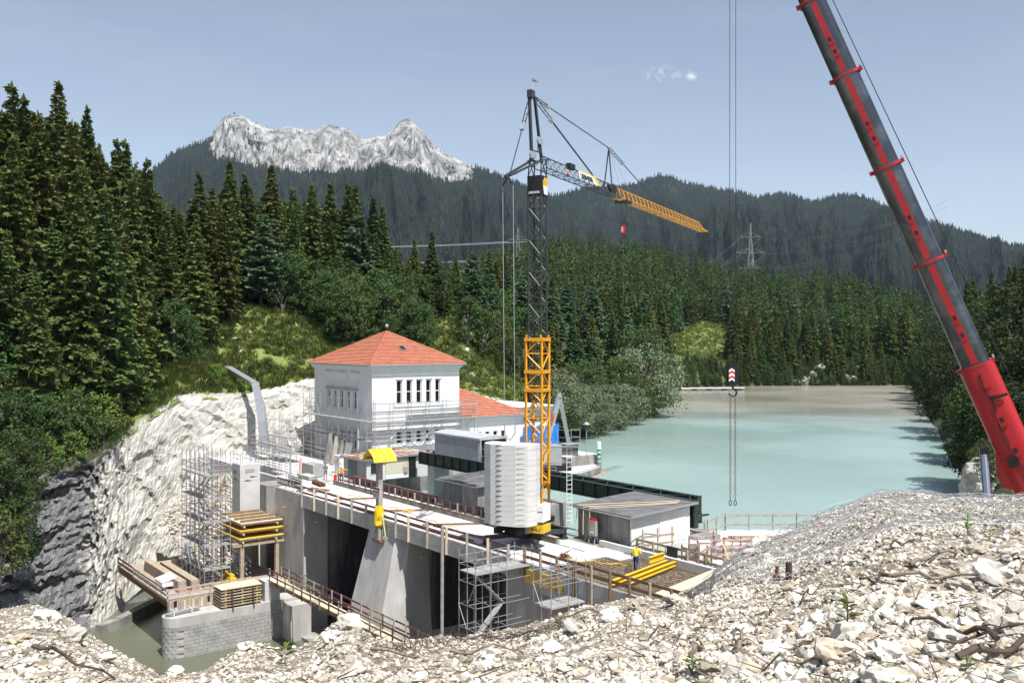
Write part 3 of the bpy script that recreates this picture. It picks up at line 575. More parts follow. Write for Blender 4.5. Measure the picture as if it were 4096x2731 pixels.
SIL = [(-900, 250), (-300, 290), (0, 420), (100, 430), (330, 470), (420, 600), (520, 610), (580, 690), (650, 790), (760, 830), (880, 745), (1000, 780), (1150, 790), (1300, 800), (1450, 850), (1560, 965), (1620, 1015), (1700, 1045), (1790, 1090), (1880, 1180), (1960, 1260), (2300, 1330)]
def slab(px, d, H):
    r = interp(LT, px); row = 'in the front row' if d < r[4] + 14 else ('deep in the forest' if d < r[6] else 'on the skyline')
    zone = 'at the far left edge' if px < 230 else 'above the grey cliff' if px < 480 else 'left of the rocky mountain' if px < 780 else 'below the rocky mountain' if px < 1150 else 'above the meadow' if px < 1450 else 'behind the powerhouse roof'
    return '%s green spruce %s %s' % ('tall' if H > 24 else 'mid-sized' if H > 18 else 'short', row, zone)
LAB = {'s': ('dark green spruce in the dense forest left of the powerhouse', 'spruces of the left bank forest'), 'p': ('blue-green pine with rounded crown in the left bank forest', 'pines of the left bank forest')}
rn = random.Random(5)
heroes = [(45, 320), (96, 368), (223, 310), (348, 413), (456, 543), (494, 548), (600, 623), (788, 677), (921, 633), (979, 674), (1087, 649), (1256, 720), (1320, 722), (1394, 724), (1422, 730), (1493, 772), (1530, 810), (1659, 948), (1728, 910), (1820, 1022), (1000, 730), (1180, 740), (150, 430), (290, 470), (400, 590), (850, 740)]
LP = []
for px, py in heroes:
    r = interp(LT, px); d = r[4] + (3 if px < 600 else 12)
    while d < r[8]:
        H = HC + (CY - py) / F * d - zleft(px, d)
        if H < (31 if px < 300 else 27): break
        d += 2
    LP.append((XP(px, d), d)); plant('spruce_tree', SPR[rn.choice([0, 1, 2])], H, XP(px, d), d, zleft(px, d) - .3, slab(px, d, H), 'tree', LAB['s'][1])
tries = 0
while CNT.get('spruce_tree', 0) + CNT.get('pine_tree', 0) < 235 and tries < 9000:
    tries += 1; px = rn.uniform(-420, 1900); r = interp(LT, px); lo = r[4] - (6 if px < 560 else 0); d = lo + (r[6] + 25 - lo) * rn.random() ** 1.25
    x = XP(px, d); sp = 3.4 if px < 700 else 3.9
    if any((x - a) ** 2 + (d - b) ** 2 < sp * sp for a, b in LP): continue
    zb = zleft(px, d); cap = HC + (CY - interp(SIL, px)[0]) / F * d - zb; pine = 820 < px < 1500 and d < r[4] + 30 and rn.random() < .6
    H = min(rn.uniform(15, 20) if pine else rn.uniform(17, 28), cap * rn.uniform(.93, 1.0))
    if H < 7: continue
    LP.append((x, d))
    if pine: plant('pine_tree', rn.choice(PIN), H, x, d, zb - .3, '%s blue-green rounded pine above the meadow %s' % ('tall' if H > 17 else 'short', 'left of the powerhouse' if px < 1150 else 'behind the powerhouse'), 'tree', LAB['p'][1])
    else: plant('spruce_tree', rn.choice(SPR), H, x, d, zb - .3, slab(px, d, H), 'tree', LAB['s'][1])
bp, bs = [], []
for i in range(4200):
    px = rn.uniform(-450, 1900); r = interp(LT, px); lo = r[4] + 9; d = lo + (r[6] + 45 - lo) * rn.random(); x = XP(px, d)
    if any((x - a) ** 2 + (d - b) ** 2 < 7.5 for a, b in LP): continue
    zb = zleft(px, d); cap = HC + (CY - interp(SIL, px)[0]) / F * d - zb; H = min(rn.uniform(14, 25), cap * rn.uniform(.82, 1.0))
    if H < 7: continue
    LP.append((x, d)); bp.append((x, d, zb - .3)); bs.append(H / 20)
    if len(bp) > 520: break
# broadleaf trees at the forest edge, over the cliff
for px, py, H in [(110, 1560, 9), (170, 1700, 8), (60, 1800, 8), (250, 1640, 10), (330, 1720, 9), (400, 1560, 9), (300, 1790, 6), (420, 1750, 6), (20, 1650, 10), (480, 1600, 8), (200, 1800, 6), (120, 1860, 5), (520, 1560, 8), (-60, 1780, 9), (380, 1660, 8), (60, 1950, 7), (20, 2080, 7), (90, 2050, 5), (60, 2200, 6), (0, 2250, 6), (-80, 2050, 8)]:
    r = interp(LT, px); d = interp([(1500, 112), (1700, 103), (1800, 97), (1900, 91), (2100, 84), (2300, 80)], py)[0] + (px - 150) * .035
    if py < 1880: z = zleft(px, d) - .3
    else: z = HC - (py + 90 - CY) / F * d; 
    plant('broadleaf_tree', rn.choice(BRD), H, XP(px, d), d, z, '%s broadleaf tree %s' % ('tall' if H > 8 else 'short', ('hanging on the dark rock at the far left' if py > 1880 else 'at the forest edge at the far left') if px < 150 else 'at the forest edge above the grey cliff' if px < 350 else 'at the forest edge where the pale cliff begins'), 'tree', 'broadleaf trees above the cliff')
for px, d, H, k in [(700, 128, 9, 1), (760, 130, 6, 0), (1130, 156, 9, 1), (1180, 158, 11, 0), (1240, 160, 10, 0), (1290, 160, 8, 1), (1330, 163, 10, 0), (1600, 172, 8, 0), (1870, 170, 9, 1), (1930, 172, 9, 1), (1990, 178, 10, 0), (2040, 172, 8, 0), (2090, 180, 9, 1), (1660, 176, 9, 1), (1900, 190, 12, 2), (2000, 195, 13, 2), (2090, 200, 12, 1), (1780, 186, 10, 2)]:
    plant('broadleaf_tree', BRD[k], H, XP(px, d), d, zleft(px, d) - .3, '%s leafy tree on the meadow edge %s' % ('tall' if H > 9 else 'short', 'above the chute' if px < 1000 else 'left of the powerhouse roof' if px < 1300 else 'behind the powerhouse roof' if px < 1700 else 'right of the powerhouse' if px < 1960 else 'behind the crane mast'), 'tree', 'broadleaf trees behind the powerhouse')
for i in range(70):
    px = rn.uniform(1880, 2600); r = interp(LT, px); d = rn.uniform(r[2] + 22, r[8] - 4); x = XP(px, d)
    if any((x - a) ** 2 + (d - b) ** 2 < 16 for a, b in LP): continue
    LP.append((x, d)); H = rn.uniform(11, 20)
    if i % 3: plant('spruce_tree', rn.choice(SPR), H, x, d, zleft(px, d) - .3, '%s green spruce on the bank behind the yellow crane mast' % ('tall' if H > 16 else 'short'), 'tree', 'spruces behind the crane mast')
    else: plant('pine_tree', rn.choice(PIN), H, x, d, zleft(px, d) - .3, '%s blue-green pine on the bank behind the yellow crane mast' % ('tall' if H > 16 else 'short'), 'tree', 'pines behind the crane mast')
for i in range(60):
    px = rn.uniform(-250, 540); r = interp(LT, px); d = r[2] + .5 + (r[4] - r[2]) * rn.random() * .9; H = rn.uniform(2, 5.5)
    plant('cliff_bush', rn.choice(BSH + [BRD[1]]), H, XP(px, d), d, zleft(px, d) - .2, '%s leafy bush on the brow of the cliff %s' % ('big' if H > 3.6 else 'small', 'at the far left' if px < 150 else 'above the grey rock' if px < 400 else 'where the pale rock begins'), 'bush', 'bushes on the cliff brow')
for i in range(26):
    px = rn.uniform(1262, 1700); d = rn.uniform(148, 163); H = rn.uniform(6, 11)
    plant('broadleaf_tree', BRD[i % 3], H, XP(px, d), d, zleft(px, d) - .3, '%s broadleaf tree rising right behind the powerhouse roof' % ('tall' if H > 8.5 else 'short'), 'tree', 'broadleaf trees behind the powerhouse')
# willows on the lake shore behind the jetty
for i, (px, d, H, k) in enumerate([(2210, 158, 8.5, 0), (2270, 158, 7.5, 0), (2335, 164, 7, 1), (2395, 170, 7.5, 0), (2440, 180, 8, 1), (2500, 190, 7.5, 1), (2545, 200, 8.5, 2), (2590, 208, 14, 0), (2555, 222, 15, 2), (2610, 216, 9, 2), (2470, 205, 9, 2), (2330, 182, 9, 2)]):
    plant('willow_shrub', WIL[k], H, XP(px, d), d, max(-2.3, zleft(px, d)) - .3, '%s %s willow shrub on the lake shore, number %s from the jetty outwards' % ('tall' if H > 8.4 else 'low', 'green' if k == 2 else 'silvery', ('one', 'two', 'three', 'four', 'five', 'six', 'seven', 'eight', 'nine', 'ten', 'eleven', 'twelve')[i]), 'shrub', 'willows on the lake shore')
# shrubs scattered on the meadow
for i in range(46):
    px = rn.choice([rn.uniform(560, 1250), rn.uniform(1690, 2150)]); r = interp(LT, px); d = r[2] + 1 + (r[4] - r[2]) * rn.random() ** 1.2
    plant('meadow_bush', rn.choice(BSH), rn.uniform(.8, 2.1), XP(px, d), d, zleft(px, d) - .1, 'small green bush on the grass %s' % ('left of the powerhouse near the chute' if px < 1000 else 'just left of the powerhouse' if px < 1300 else 'right of the powerhouse roof' if px < 1900 else 'behind the yellow crane mast'), 'bush', 'bushes on the meadow')
# far shore and hill trees: the largest as individuals, the rest one mass
LPH = []; pts = []; scs = []; tries = 0
def hill_ok(px, d):
    if 2650 < px < 2925:
        ds = interp(HT, px)[0]; top = 40 + 62 * math.sin(max(0, min(1, (px - 2655) / 260)) * math.pi * .62) ** .9
        if 2 < d - ds < top + 2: return False
    return True
near = []
for i in range(11500):
    px = rn.uniform(1750, 4350); ds, zs, dc, zc = interp(HT, px); t = rn.random() ** .8; d = ds + 1.5 + (dc + 40 - ds) * t
    if not hill_ok(px, d): continue
    near.append((d, px))
near.sort(); used = {}
def free(x, y, sp):
    k = (int(x // 6), int(y // 6))
    for a in (-1, 0, 1):
        for b in (-1, 0, 1):
            for q in used.get((k[0] + a, k[1] + b), ()):
                if (q[0] - x) ** 2 + (q[1] - y) ** 2 < sp * sp: return False
    used.setdefault(k, []).append((x, y)); return True
nh = 0
for d, px in near:
    x = XP(px, d)
    if not free(x, d, 3.6): continue
    H = rn.choice([rn.uniform(12, 19), rn.uniform(16, 27)]) if d - interp(HT, px)[0] > 12 else rn.uniform(6, 15)
    z = zhill(px, d) - .4
    if d - interp(HT, px)[0] < 34 and nh < 70 and 2560 < px < 3700:
        nh += 1; plant('spruce_tree', rn.choice(SPR), H, x, d, z, '%s green spruce on the far shore %s' % ('tall' if H > 14 else 'small', 'left of the grassy clearing' if px < 2700 else 'around the grassy clearing' if px < 2930 else 'right of the mobile crane hook' if px < 3200 else 'above the pale outcrops' if px < 3480 else 'near the right end of the lake'), 'tree', 'spruces on the far lake shore')
    else: pts.append((x, d, z)); scs.append(H / 20)
for i in range(900):
    px = rn.uniform(2550, 3900); ds = interp(HT, px)[0]; d = ds + rn.uniform(-.6, 9); pts.append((XP(px, d), d, zhill(px, d) - .4)); scs.append(rn.uniform(.12, .34))
def simple_conifer(seed, H=20, Rr=3.2): return conifer(seed, H, Rr * 1.3, 24, 6, 4, .85, .03, .45, .62, True)
HPR = []
for sd, mm in ((61, 'needle'), (62, 'needle_olive'), (63, 'needle'), (64, 'needle_blue'), (65, 'leaf_dark')):
    t_, c_ = simple_conifer(sd) if sd < 65 else broadleaf(sd, 16, 5, 34, 26, .9)
    n0 = len(c_.f); c_.mi = [0] * n0; c_.cur = 1; c_.add(t_.v, t_.f); HPR.append(proto_obj(c_, [mm, 'bark'], 'hill_tree'))
scatter('background_forest', bp, bs, HPR[:4], 'dense green spruce forest filling the slope behind the front trees', cat='forest')
scatter('hillside_forest', pts, scs, HPR, 'dense dark spruce forest covering the hill beyond the lake', cat='forest')
# forest on the far mountains
def far_tree(seed):
    r_ = random.Random(seed); b = MB()
    for k in range(3):
        z0 = 3 + k * 5.2; rr_ = 3.6 - k * .95; n = 7; b.add([(math.cos(i * 6.283 / n + k) * rr_ * r_.uniform(.6, 1.15), math.sin(i * 6.283 / n + k) * rr_ * r_.uniform(.6, 1.15), z0 + r_.uniform(-1, 1)) for i in range(n)] + [(0, 0, z0 + 9 - k)], [(i, (i + 1) % n, n) for i in range(n)])
    return b
mat('far_needle', (0.015, 0.024, 0.020), .9, scale=.008, col2=(0.034, 0.048, 0.034), hue=.02, spec=.05)
FPR = [proto_obj(far_tree(s), 'far_needle', 'far_tree') for s in (1, 2, 3)]
npr = np.random.default_rng(3); n = 95000
fi = npr.random(n) * (len(mpx) - 1.01); fk = npr.random(n) ** .8 * (NT - 1.01); i0 = fi.astype(int); k0 = fk.astype(int); a = fi - i0; b_ = fk - k0
bl = lambda A: (A[i0, k0] * (1 - a) * (1 - b_) + A[i0 + 1, k0] * a * (1 - b_) + A[i0, k0 + 1] * (1 - a) * b_ + A[i0 + 1, k0 + 1] * a * b_)
X_, Y_, Z_, R_ = bl(MX), bl(MD), bl(MZ), bl(MR)
dens = np.clip(1.12 - R_ * 1.35, 0.0, 1)
clump = np.array([fbm(x * .004, y * .004, 2, 3) for x, y in zip(X_, Y_)]); keep = (npr.random(n) < dens * np.where(clump > .55, .35, 1.0))
pys = CY - (Z_ - HC) * F / Y_; pxs = CX + X_ / Y_ * F; keep &= (pys < 1180) & (pxs > -200) & (pxs < 4300)
keep &= ~((pxs > 1250) & (pxs < 2000) & (Z_ > 15 + (1360 - 660) / F * 3400) & (npr.random(n) < .45))
sc_ = np.where(R_ > .4, .55, .95) * (.7 + .6 * npr.random(n))
scatter('mountain_forest', np.stack([X_, Y_, Z_ - 1], 1)[keep], sc_[keep], FPR, 'dark conifer forest covering the distant mountain sides', cat='forest')
# right bank trees
rn = random.Random(9); RP = []
for i in range(900):
    s = rn.uniform(1.6, 6.9); o = 1.5 + 40 * rn.random() ** 1.3; x, y = interp(RS, s); x += o * .93; y -= o * .36
    pxx = CX + x / y * F
    if pxx > 4700 or any((x - a) ** 2 + (y - b) ** 2 < (3.4 if y < 200 else 4.2) ** 2 for a, b in RP): continue
    if len(RP) >= 120: break
    RP.append((x, y)); z = zright(s, o) - .3
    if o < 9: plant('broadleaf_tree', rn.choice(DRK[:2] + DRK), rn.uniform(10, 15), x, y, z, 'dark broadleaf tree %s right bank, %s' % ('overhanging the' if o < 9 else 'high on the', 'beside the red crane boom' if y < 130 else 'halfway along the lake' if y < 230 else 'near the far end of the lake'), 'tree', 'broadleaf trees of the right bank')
    elif rn.random() < .5: plant('spruce_tree', rn.choice(SPR), rn.uniform(17, 26), x, y, z, 'tall dark spruce on the right lake bank, %s' % ('beside the red crane boom' if y < 130 else 'halfway along the lake' if y < 230 else 'near the far end of the lake'), 'tree', 'spruces of the right bank')
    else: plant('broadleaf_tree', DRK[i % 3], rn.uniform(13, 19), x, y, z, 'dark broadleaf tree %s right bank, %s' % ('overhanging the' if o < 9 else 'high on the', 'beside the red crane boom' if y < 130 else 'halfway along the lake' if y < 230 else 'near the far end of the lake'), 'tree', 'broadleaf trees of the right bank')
# grass on the meadow
def tuft(seed):
    r_ = random.Random(seed); b = MB()
    for k in range(16):
        a = r_.uniform(0, 6.28); o = Vector((math.cos(a), math.sin(a), 0)); p0 = o * r_.uniform(0, .35); h = r_.uniform(.3, .75); s = Vector((-o.y, o.x, 0)) * .06
        b.add([p0 - s, p0 + s, p0 + o * h * .5 + Vector((0, 0, h))], [(0, 1, 2)])
    return b
GPR = [proto_obj(tuft(s), 'grass_blade', 'grass_tuft') for s in (1, 2, 3)]
pts = []; scs = []
for i in range(9000):
    px = rn.uniform(430, 2300); r = interp(LT, px); d = r[2] + (r[4] + 3 - r[2]) * rn.random()
    if fbm(px * .012, d * .2, 6, 3) > .42: continue
    pts.append((XP(px, d), d, zleft(px, d) + .05)); scs.append(rn.uniform(.7, 1.7))
for i in range(2200):
    px = rn.uniform(2662, 2912); ds = interp(HT, px)[0]; d = ds + 1 + (40 + 62 * math.sin(max(0, min(1, (px - 2655) / 260)) * math.pi * .62) ** .9) * rn.random(); pts.append((XP(px, d), d, zhill(px, d) + .3)); scs.append(rn.uniform(.8, 2.2))
scatter('meadow_grass', pts, scs, GPR, 'rough green grass covering the slope above the cliff', cat='grass')
# ---------------------------------------------------------------- the weir
DAM = thing('weir_dam', 'grey concrete weir with a long deck on sloping piers across the gorge', 'dam', W(70, 42, -14))
ubx('deck_slab', 'deck_slab', DAM, 49.6, 90.7, 39.30, 44.45, -1.18, 0.0)
for i, (a, b) in enumerate([(49.6, 56.4), (56.41, 63.4), (63.41, 70.3), (70.31, 77.2), (77.21, 83.98)]):
    for k in range(3): ubx('beam_panel', 'concrete', DAM, a, b - .012, 39.04 + .006 * ((i + k) % 2), 39.3, -1.2 + .4 * k + .006, -.8 + .4 * k - (.004 if k < 2 else -.004))
for z0, z1 in ((-14, -8.3), (-8.29, -3.6), (-3.59, -.9), (-.89, .004)): ubx('pier_panel', 'concrete', DAM, 84.0, 90.72, 39.05, 39.3, z0, z1 - .01)
ubx('pier_wall', 'concrete', DAM, 84.03, 90.7, 39.3, 47.0, -14, -1.18)
ubx('stain_shade_wall', 'concrete_wet_or_dark', DAM, 83.99, 84.03, 41.6, 47, -14, -1.18)  # black stain near the gate, carried forward to paint in the bay's shade
for a, b, c, d_ in ((65.7, 71.0, 64.3, 71.7),):   # buttress pier with battered nose and a chamfer
    MB().hexa([W(d_, 35.6, -14.5), W(c + 1.1, 35.6, -14.5), W(c + 1.1, 47, -14.5), W(d_, 47, -14.5), W(b, 39.08, -1.19), W(a + 1.0, 39.08, -1.19), W(a + 1.0, 47, -1.19), W(b, 47, -1.19)]).build('buttress', 'concrete', DAM)
    MB().hexa([W(c + 1.1, 35.6, -14.5), W(c, 36.9, -14.5), W(c, 47, -14.5), W(c + 1.1, 47, -14.5), W(a + 1.0, 39.08, -1.19), W(a, 39.9, -1.19), W(a, 47, -1.19), W(a + 1.0, 47, -1.19)]).build('buttress_chamfer', 'concrete', DAM)
    ubx('stain_shade_wall', 'concrete_wet_or_dark', DAM, 64.9, 65.2, 41.5, 47, -14, -1.19)  # same stain, reaching forward to darken the second bay like shade
poly = [(51.5, 39.1), (51.5, 47), (45.6, 47), (45.6, 42.5), (47.2, 40.4), (48.6, 39.3), (49.4, 39.06)]
MB().prism([W(u, v, -14) for u, v in poly], (0, 0, 12.8)).build('pier_wall', 'concrete', DAM)
ubx('sluice_gate', 'concrete_wet_or_dark', DAM, 71.0, 84, 47.0, 47.5, -14, -1); ubx('sluice_gate', 'concrete_wet_or_dark', DAM, 51.5, 65.0, 47.0, 47.5, -14, -1)
ubx('apron', 'concrete_old', DAM, 51.5, 84, 38, 47, -14.5, -13); ubx('sill', 'concrete', DAM, 82.2, 83.97, 36.9, 39.0, -14, -9.95)
for k in range(9): ubx('kerb_stone', 'concrete_old', DAM, 52.5 + k * 4 + .03, 56.5 + k * 4 - .03, 44.45, 44.72, -.2, .34 + .03 * (k % 3))
ubx('kerb_rail', 'rust', DAM, 52.5, 88.5, 44.40, 44.47, .36, .44)
ubx('walkway', 'concrete_new', DAM, 46.2, 90.7, 44.72, 46.35, -1, -.03)
for a, b in ((47.7, 53.8), (65.7, 71.9)): ubx('pier_head', 'concrete_old', DAM, a, b, 46.35, 57, -9, -.05)
ubx('name_plate', 'zinc', DAM, 58.7, 59.3, 39.02, 39.05, -.62, -.30)
for k, (u, v, r_) in enumerate([(88.2, 39.0, .07), (62.2, 39.0, .03), (81.0, 39.0, .03)]): MB().tube(W(u, 39.06, -1.7 - .2 * k), W(u, 38.8, -1.72 - .2 * k), r_, 8).build('drain_pipe', 'orange_paint' if k == 0 else 'rust', DAM)
# left abutment
ABT = thing('abutment', 'pale concrete abutment terrace in front of the white powerhouse', 'abutment', W(100, 50, -14))
ubx('terrace', 'concrete_new', ABT, 91.6, 130, 42, 84.6, -14, -.06); ubx('edge_beam', 'concrete_new', ABT, 91.5, 100.6, 41.75, 41.99, -.95, .05); ubx('pier_wall', 'concrete_old', ABT, 93.6, 96.8, 39.3, 41.74, -12, -.3)
ubx('abutment_wall', 'concrete_old', ABT, 90.75, 91.58, 44.0, 84.6, -14, -.1); ubx('lintel', 'concrete', ABT, 90.74, 95, 41.6, 41.74, -4.4, -.96)
# inscribed pillar
PIL = thing('inscribed_pillar', 'tall pale concrete pillar inscribed 2020 with fish reliefs', 'pillar', W(96, 38, -10))
for z0, z1 in ((-10, -2.9), (-2.89, .2), (.21, 1.95)): ubx('shaft_section', 'concrete_new', PIL, 95.0, 97.2, 37.0, 39.2, z0, z1 - .012)
for org, xd, w_ in ((W(95 - .005, 37.55, 1.05), VD, 1.25), (W(96.95, 37 - .005, .95), -UD, 1.6)):
    text_mesh('inscription', '2020', 'joint', PIL, org, xd, ZD, .52, .012)
def fish(org, xd, L_, m='joint'):
    pr = [(0, .12), (.15, .3), (.45, .36), (.75, .2), (.88, .14), (1.0, .34), (.96, .12), (1.0, -.1), (.86, .06), (.6, -.06), (.3, -.06), (.1, .03)]
    nrm = Vector(xd).cross(ZD); return MB().prism([Vector(org) + Vector(xd) * (x * L_) + ZD * (z * L_ * .55) for x, z in pr], nrm * .012).build('fish_relief', m, PIL)
fish(W(94.995, 38.05, .55), VD, .75); fish(W(94.995, 37.5, .18), VD, .75); fish(W(96.7, 36.995, .3), -UD, .9)
for z0 in (-1.9, -.9, .1): pass
LAD = thing('cage_ladder', 'dark caged steel ladder beside the inscribed pillar', 'ladder', W(94.2, 40.6, -6))
for dv in (0, .45): tubp('ladder_rail', 'black_steel', LAD, W(95.6, 40.3 + dv, -6.5), W(95.6, 40.3 + dv, -.3), .035)
for k in range(17): tubp('rung', 'black_steel', LAD, W(95.6, 40.3, -6.3 + .36 * k), W(95.6, 40.75, -6.3 + .36 * k), .02, 4)
for k in range(4):
    b = MB(); pts = [W(95.6 - .75 * math.sin(t), 40.52 - .38 * math.cos(t), -1 - 1.35 * k) for t in np.linspace(0, math.pi, 9)]; b.path(pts, .022, 4).build('cage_hoop', 'black_steel', LAD)
# training wall of stone blocks
TW = thing('training_wall', 'low grey block-faced river wall with a rounded nose below the weir', 'wall', W(86, 31, -14))
nose = [(84.05, 27.2)] + [(85.15 + 1.1 * math.cos(t), 27.2 - 1.1 * math.sin(t)) for t in np.linspace(math.pi, 0, 13)][1:-1] + [(86.25, 27.2), (86.25, 38.9), (84.05, 38.9)]
MB().prism([W(u, v, -14) for u, v in nose], (0, 0, 4.28)).build('core', 'concrete', TW)
cap = [(84.0, 27.2)] + [(85.15 + 1.16 * math.cos(t), 27.2 - 1.16 * math.sin(t)) for t in np.linspace(math.pi, 0, 13)][1:-1] + [(86.3, 27.2), (86.3, 38.9), (84.0, 38.9)]
MB().prism([W(u, v, -10.55) for u, v in cap], (0, 0, .85)).build('coping', 'concrete', TW)
for r_ in range(9):
    z1 = -10.57 - r_ * .33; v = 27.2 + (.35 if r_ % 2 else 0); k = 0
    while v < 37.0:
        w_ = .72 + .16 * math.sin(k * 2.3 + r_); ubx('stone_block', 'block_stone_dark' if (k * 7 + r_ * 3) % 5 == 0 else 'block_stone', TW, 83.97 + .012 * math.sin(k * 3.1 + r_), 84.05, v, min(37, v + w_ - .025), z1 - .305, z1); v += w_; k += 1
    for a in range(5):
        t0 = math.pi - (a + (.5 if r_ % 2 else 0)) * math.pi / 5.5; t1 = t0 - math.pi / 5.5 + .02
        if t1 < 0: continue
        q = lambda rr, t, z: W(85.15 + rr * math.cos(t), 27.2 - rr * math.sin(t), z)
        MB().hexa([q(1.17, t0, z1 - .305), q(1.17, t1, z1 - .305), q(1.0, t1, z1 - .305), q(1.0, t0, z1 - .305), q(1.17, t0, z1), q(1.17, t1, z1), q(1.0, t1, z1), q(1.0, t0, z1)]).build('stone_block', 'block_stone_dark' if (a * 3 + r_) % 4 == 0 else 'block_stone', TW)
BLK = thing('concrete_block_stack', 'two stacked white concrete blocks carrying the left end of the footbridge', 'concrete block', W(85, 36, -9.7))
for z0 in (-9.69, -8.72): ubx('block', 'concrete_new', BLK, 84.15, 85.6, 35.2, 36.7, z0, z0 + .955)
# railings
def railing(name, label, p0, p1, n, z0, zt, post, rails, pm, rm, rail_side=0.07, posts_u=None, group=None, cat='railing'):
    p0 = Vector(p0); p1 = Vector(p1); d = (p1 - p0); r = thing(name, label, cat, p0, group); dn = d.normalized(); side = dn.cross(ZD) * rail_side
    for i in range(n + 1):
        t = posts_u[i] if posts_u else i / n; c = p0 + d * t
        MB().bar(c + ZD * z0, c + ZD * (zt + random.uniform(-.03, .05)), post[0], post[1], dn).build('post', pm[i % len(pm)] if isinstance(pm, list) else pm, r)
    for zr, h in rails:
        k = max(1, round(d.length / 4.6))
        for j in range(k):
            a = p0 + d * (j / k) - dn * (.12 if j else .2); b = p0 + d * ((j + 1) / k) + dn * .12; o = side * (1 + .5 * (j % 2))
            MB().bar(a + o + ZD * (zr + random.uniform(-.02, .02)), b + o + ZD * (zr + random.uniform(-.02, .02)), .045, h).build('rail', rm[j % len(rm)] if isinstance(rm, list) else rm, r)
    return r
pu_ = [84.2, 81.5, 79.0, 76.6, 74.0, 71.4, 66.4, 64.4, 61.6, 58.9, 56.2, 53.6, 51.2]
t_ = [(84.2 - u) / (84.2 - 51.2) for u in pu_]
railing('deck_railing', 'timber guardrail with pale posts along the downstream edge of the weir deck', W(84.2, 38.97, 0), W(51.2, 38.97, 0), len(pu_) - 1, -1.15, .95, (.22, .06), [(.80, .15), (.28, .16)], ['timber_grey', 'timber_light'], 'timber_red', -.1, t_)
railing('kerb_railing', 'reddish timber guardrail along the upstream kerb of the weir deck', W(88.4, 45.0, 0), W(57.0, 45.0, 0), 27, 0, 1.05, (.14, .07), [(.95, .11), (.48, .11)], ['timber_red', 'timber_pink', 'timber_red'], 'timber_red', -.07)
railing('pier_railing', 'short guardrail with steel posts on top of the leftmost weir pier', W(90.4, 39.3, 0), W(85.2, 39.3, 0), 3, 0, 1.1, (.06, .06), [(.95, .15), (.45, .15)], 'galvanised', 'timber_red', .06)
RBP = thing('deck_boards', 'loose reddish boards lying along the downstream deck edge', 'boards', W(70, 39.6, 0))
for k, (a, b, v) in enumerate([(86, 80, 39.55), (80.5, 74, 39.6), (74, 68, 39.5), (68, 62, 39.62), (62, 55, 39.55), (78, 70, 39.95), (66, 57, 40.0)]): barp('board', 'rust' if k % 3 == 1 else 'timber_red', RBP, W(a, v, .06), W(b, v + .1, .06), .12, .08)
for i, (a, b, r_) in enumerate([((79.5, 40.0), (77.6, 44.1), .07), ((71.9, 40.2), (69.6, 44.2), .07), ((64.3, 40.2), (61.9, 44.2), .07)]):
    tag(MB().tube(W(*a, .12), W(*b, .12), r_, 8).build('steel_pipe', 'rust'), 'rusty steel pipe lying across the weir deck, %s from the powerhouse side' % ('first', 'second', 'third')[i], 'pipe', 'pipes across the deck')
tag(MB().bar(W(86, 41.6, .08), W(79.6, 41.2, .08), .18, .12).build('timber_beam', 'timber'), 'brown timber beam lying lengthwise on the weir deck near the workers', 'beam')
tag(MB().tube(W(63.6, 40.8, .08), W(56.9, 41.5, .08), .06, 6).build('black_pipe', 'hose_black'), 'black plastic pipe lying on the deck left of the tower crane', 'pipe')
def rope(name, label, pts, r, m, cat='rope'): return tag(MB().path([Vector(p) for p in pts], r, 5).build(name, m), label, cat)
def wavy(p0, p1, n, amp, sd):
    rr_ = random.Random(sd); p0 = Vector(p0); p1 = Vector(p1); s = (p1 - p0).cross(ZD).normalized(); return [p0.lerp(p1, i / n) + s * (amp * math.sin(i * 1.3 + sd) + rr_.uniform(-amp, amp) * .5) for i in range(n + 1)]
rope('yellow_rope', 'thin yellow rope trailing along the weir deck', wavy(W(82, 43, .03), W(60, 41.5, .03), 30, .35, 1), .03, 'rope_yellow')
rope('yellow_rope', 'tangled yellow rope lying mid deck beside the gauge post', [W(70.5 + .7 * math.cos(i * 1.1) * (1 - i / 60), 42.6 + .5 * math.sin(i * 1.3), .03 + .004 * i) for i in range(40)], .022, 'rope_yellow')
# gauge post with a little yellow roof
GP = thing('gauge_post', 'grey timber post on the deck edge carrying a small yellow-covered roof', 'post', W(68.7, 38.75, -1.6))
ubx('mast', 'timber_grey', GP, 68.48, 68.92, 38.55, 38.95, -1.7, 5.3)
for du in (-.9, .9): barp('strut', 'timber_light', GP, W(68.7 + du, 38.8, -1.3), W(68.7 + du * .25, 38.8, 1.05), .09, .12)
ubx('foot_clamp', 'rust', GP, 68.1, 69.3, 38.4, 38.9, -1.75, -1.6)
RF = thing('dummy', '', '', W(68.7, 38.75, 5.3)); bpy.data.objects.remove(RF)
pr = [(-1.05, 4.95), (-.75, 5.45), (0, 5.95), (.75, 5.45), (1.05, 4.95), (1.0, 4.9), (.72, 5.36), (0, 5.86), (-.72, 5.36), (-1.0, 4.9)]
rf = MB().prism([W(68.7 + a, 37.7, z) for a, z in pr], VD * 2.15).build('roof_cover', 'tarp_yellow', GP)
for k in range(4): MB().path([W(68.7 + a, 37.8 + .64 * k, z + .02) for a, z in pr[:5]], .03, 4).build('batten', 'timber_light', rf)
for s in (-1, 1): barp('bearer', 'timber_brown', GP, W(68.7 + s * .5, 37.75, 5.2), W(68.7 + s * .5, 39.8, 5.2), .09, .14)
barp('cross_bearer', 'timber_brown', GP, W(67.7, 38.75, 5.06), W(69.7, 38.75, 5.06), .12, .14)
SG = thing('company_sign', 'small white company sign board fixed to the gauge post', 'sign', W(68.6, 38.5, 2.3))
ubx('board', 'white_paint', SG, 68.1, 69.3, 38.47, 38.51, 1.85, 2.75)
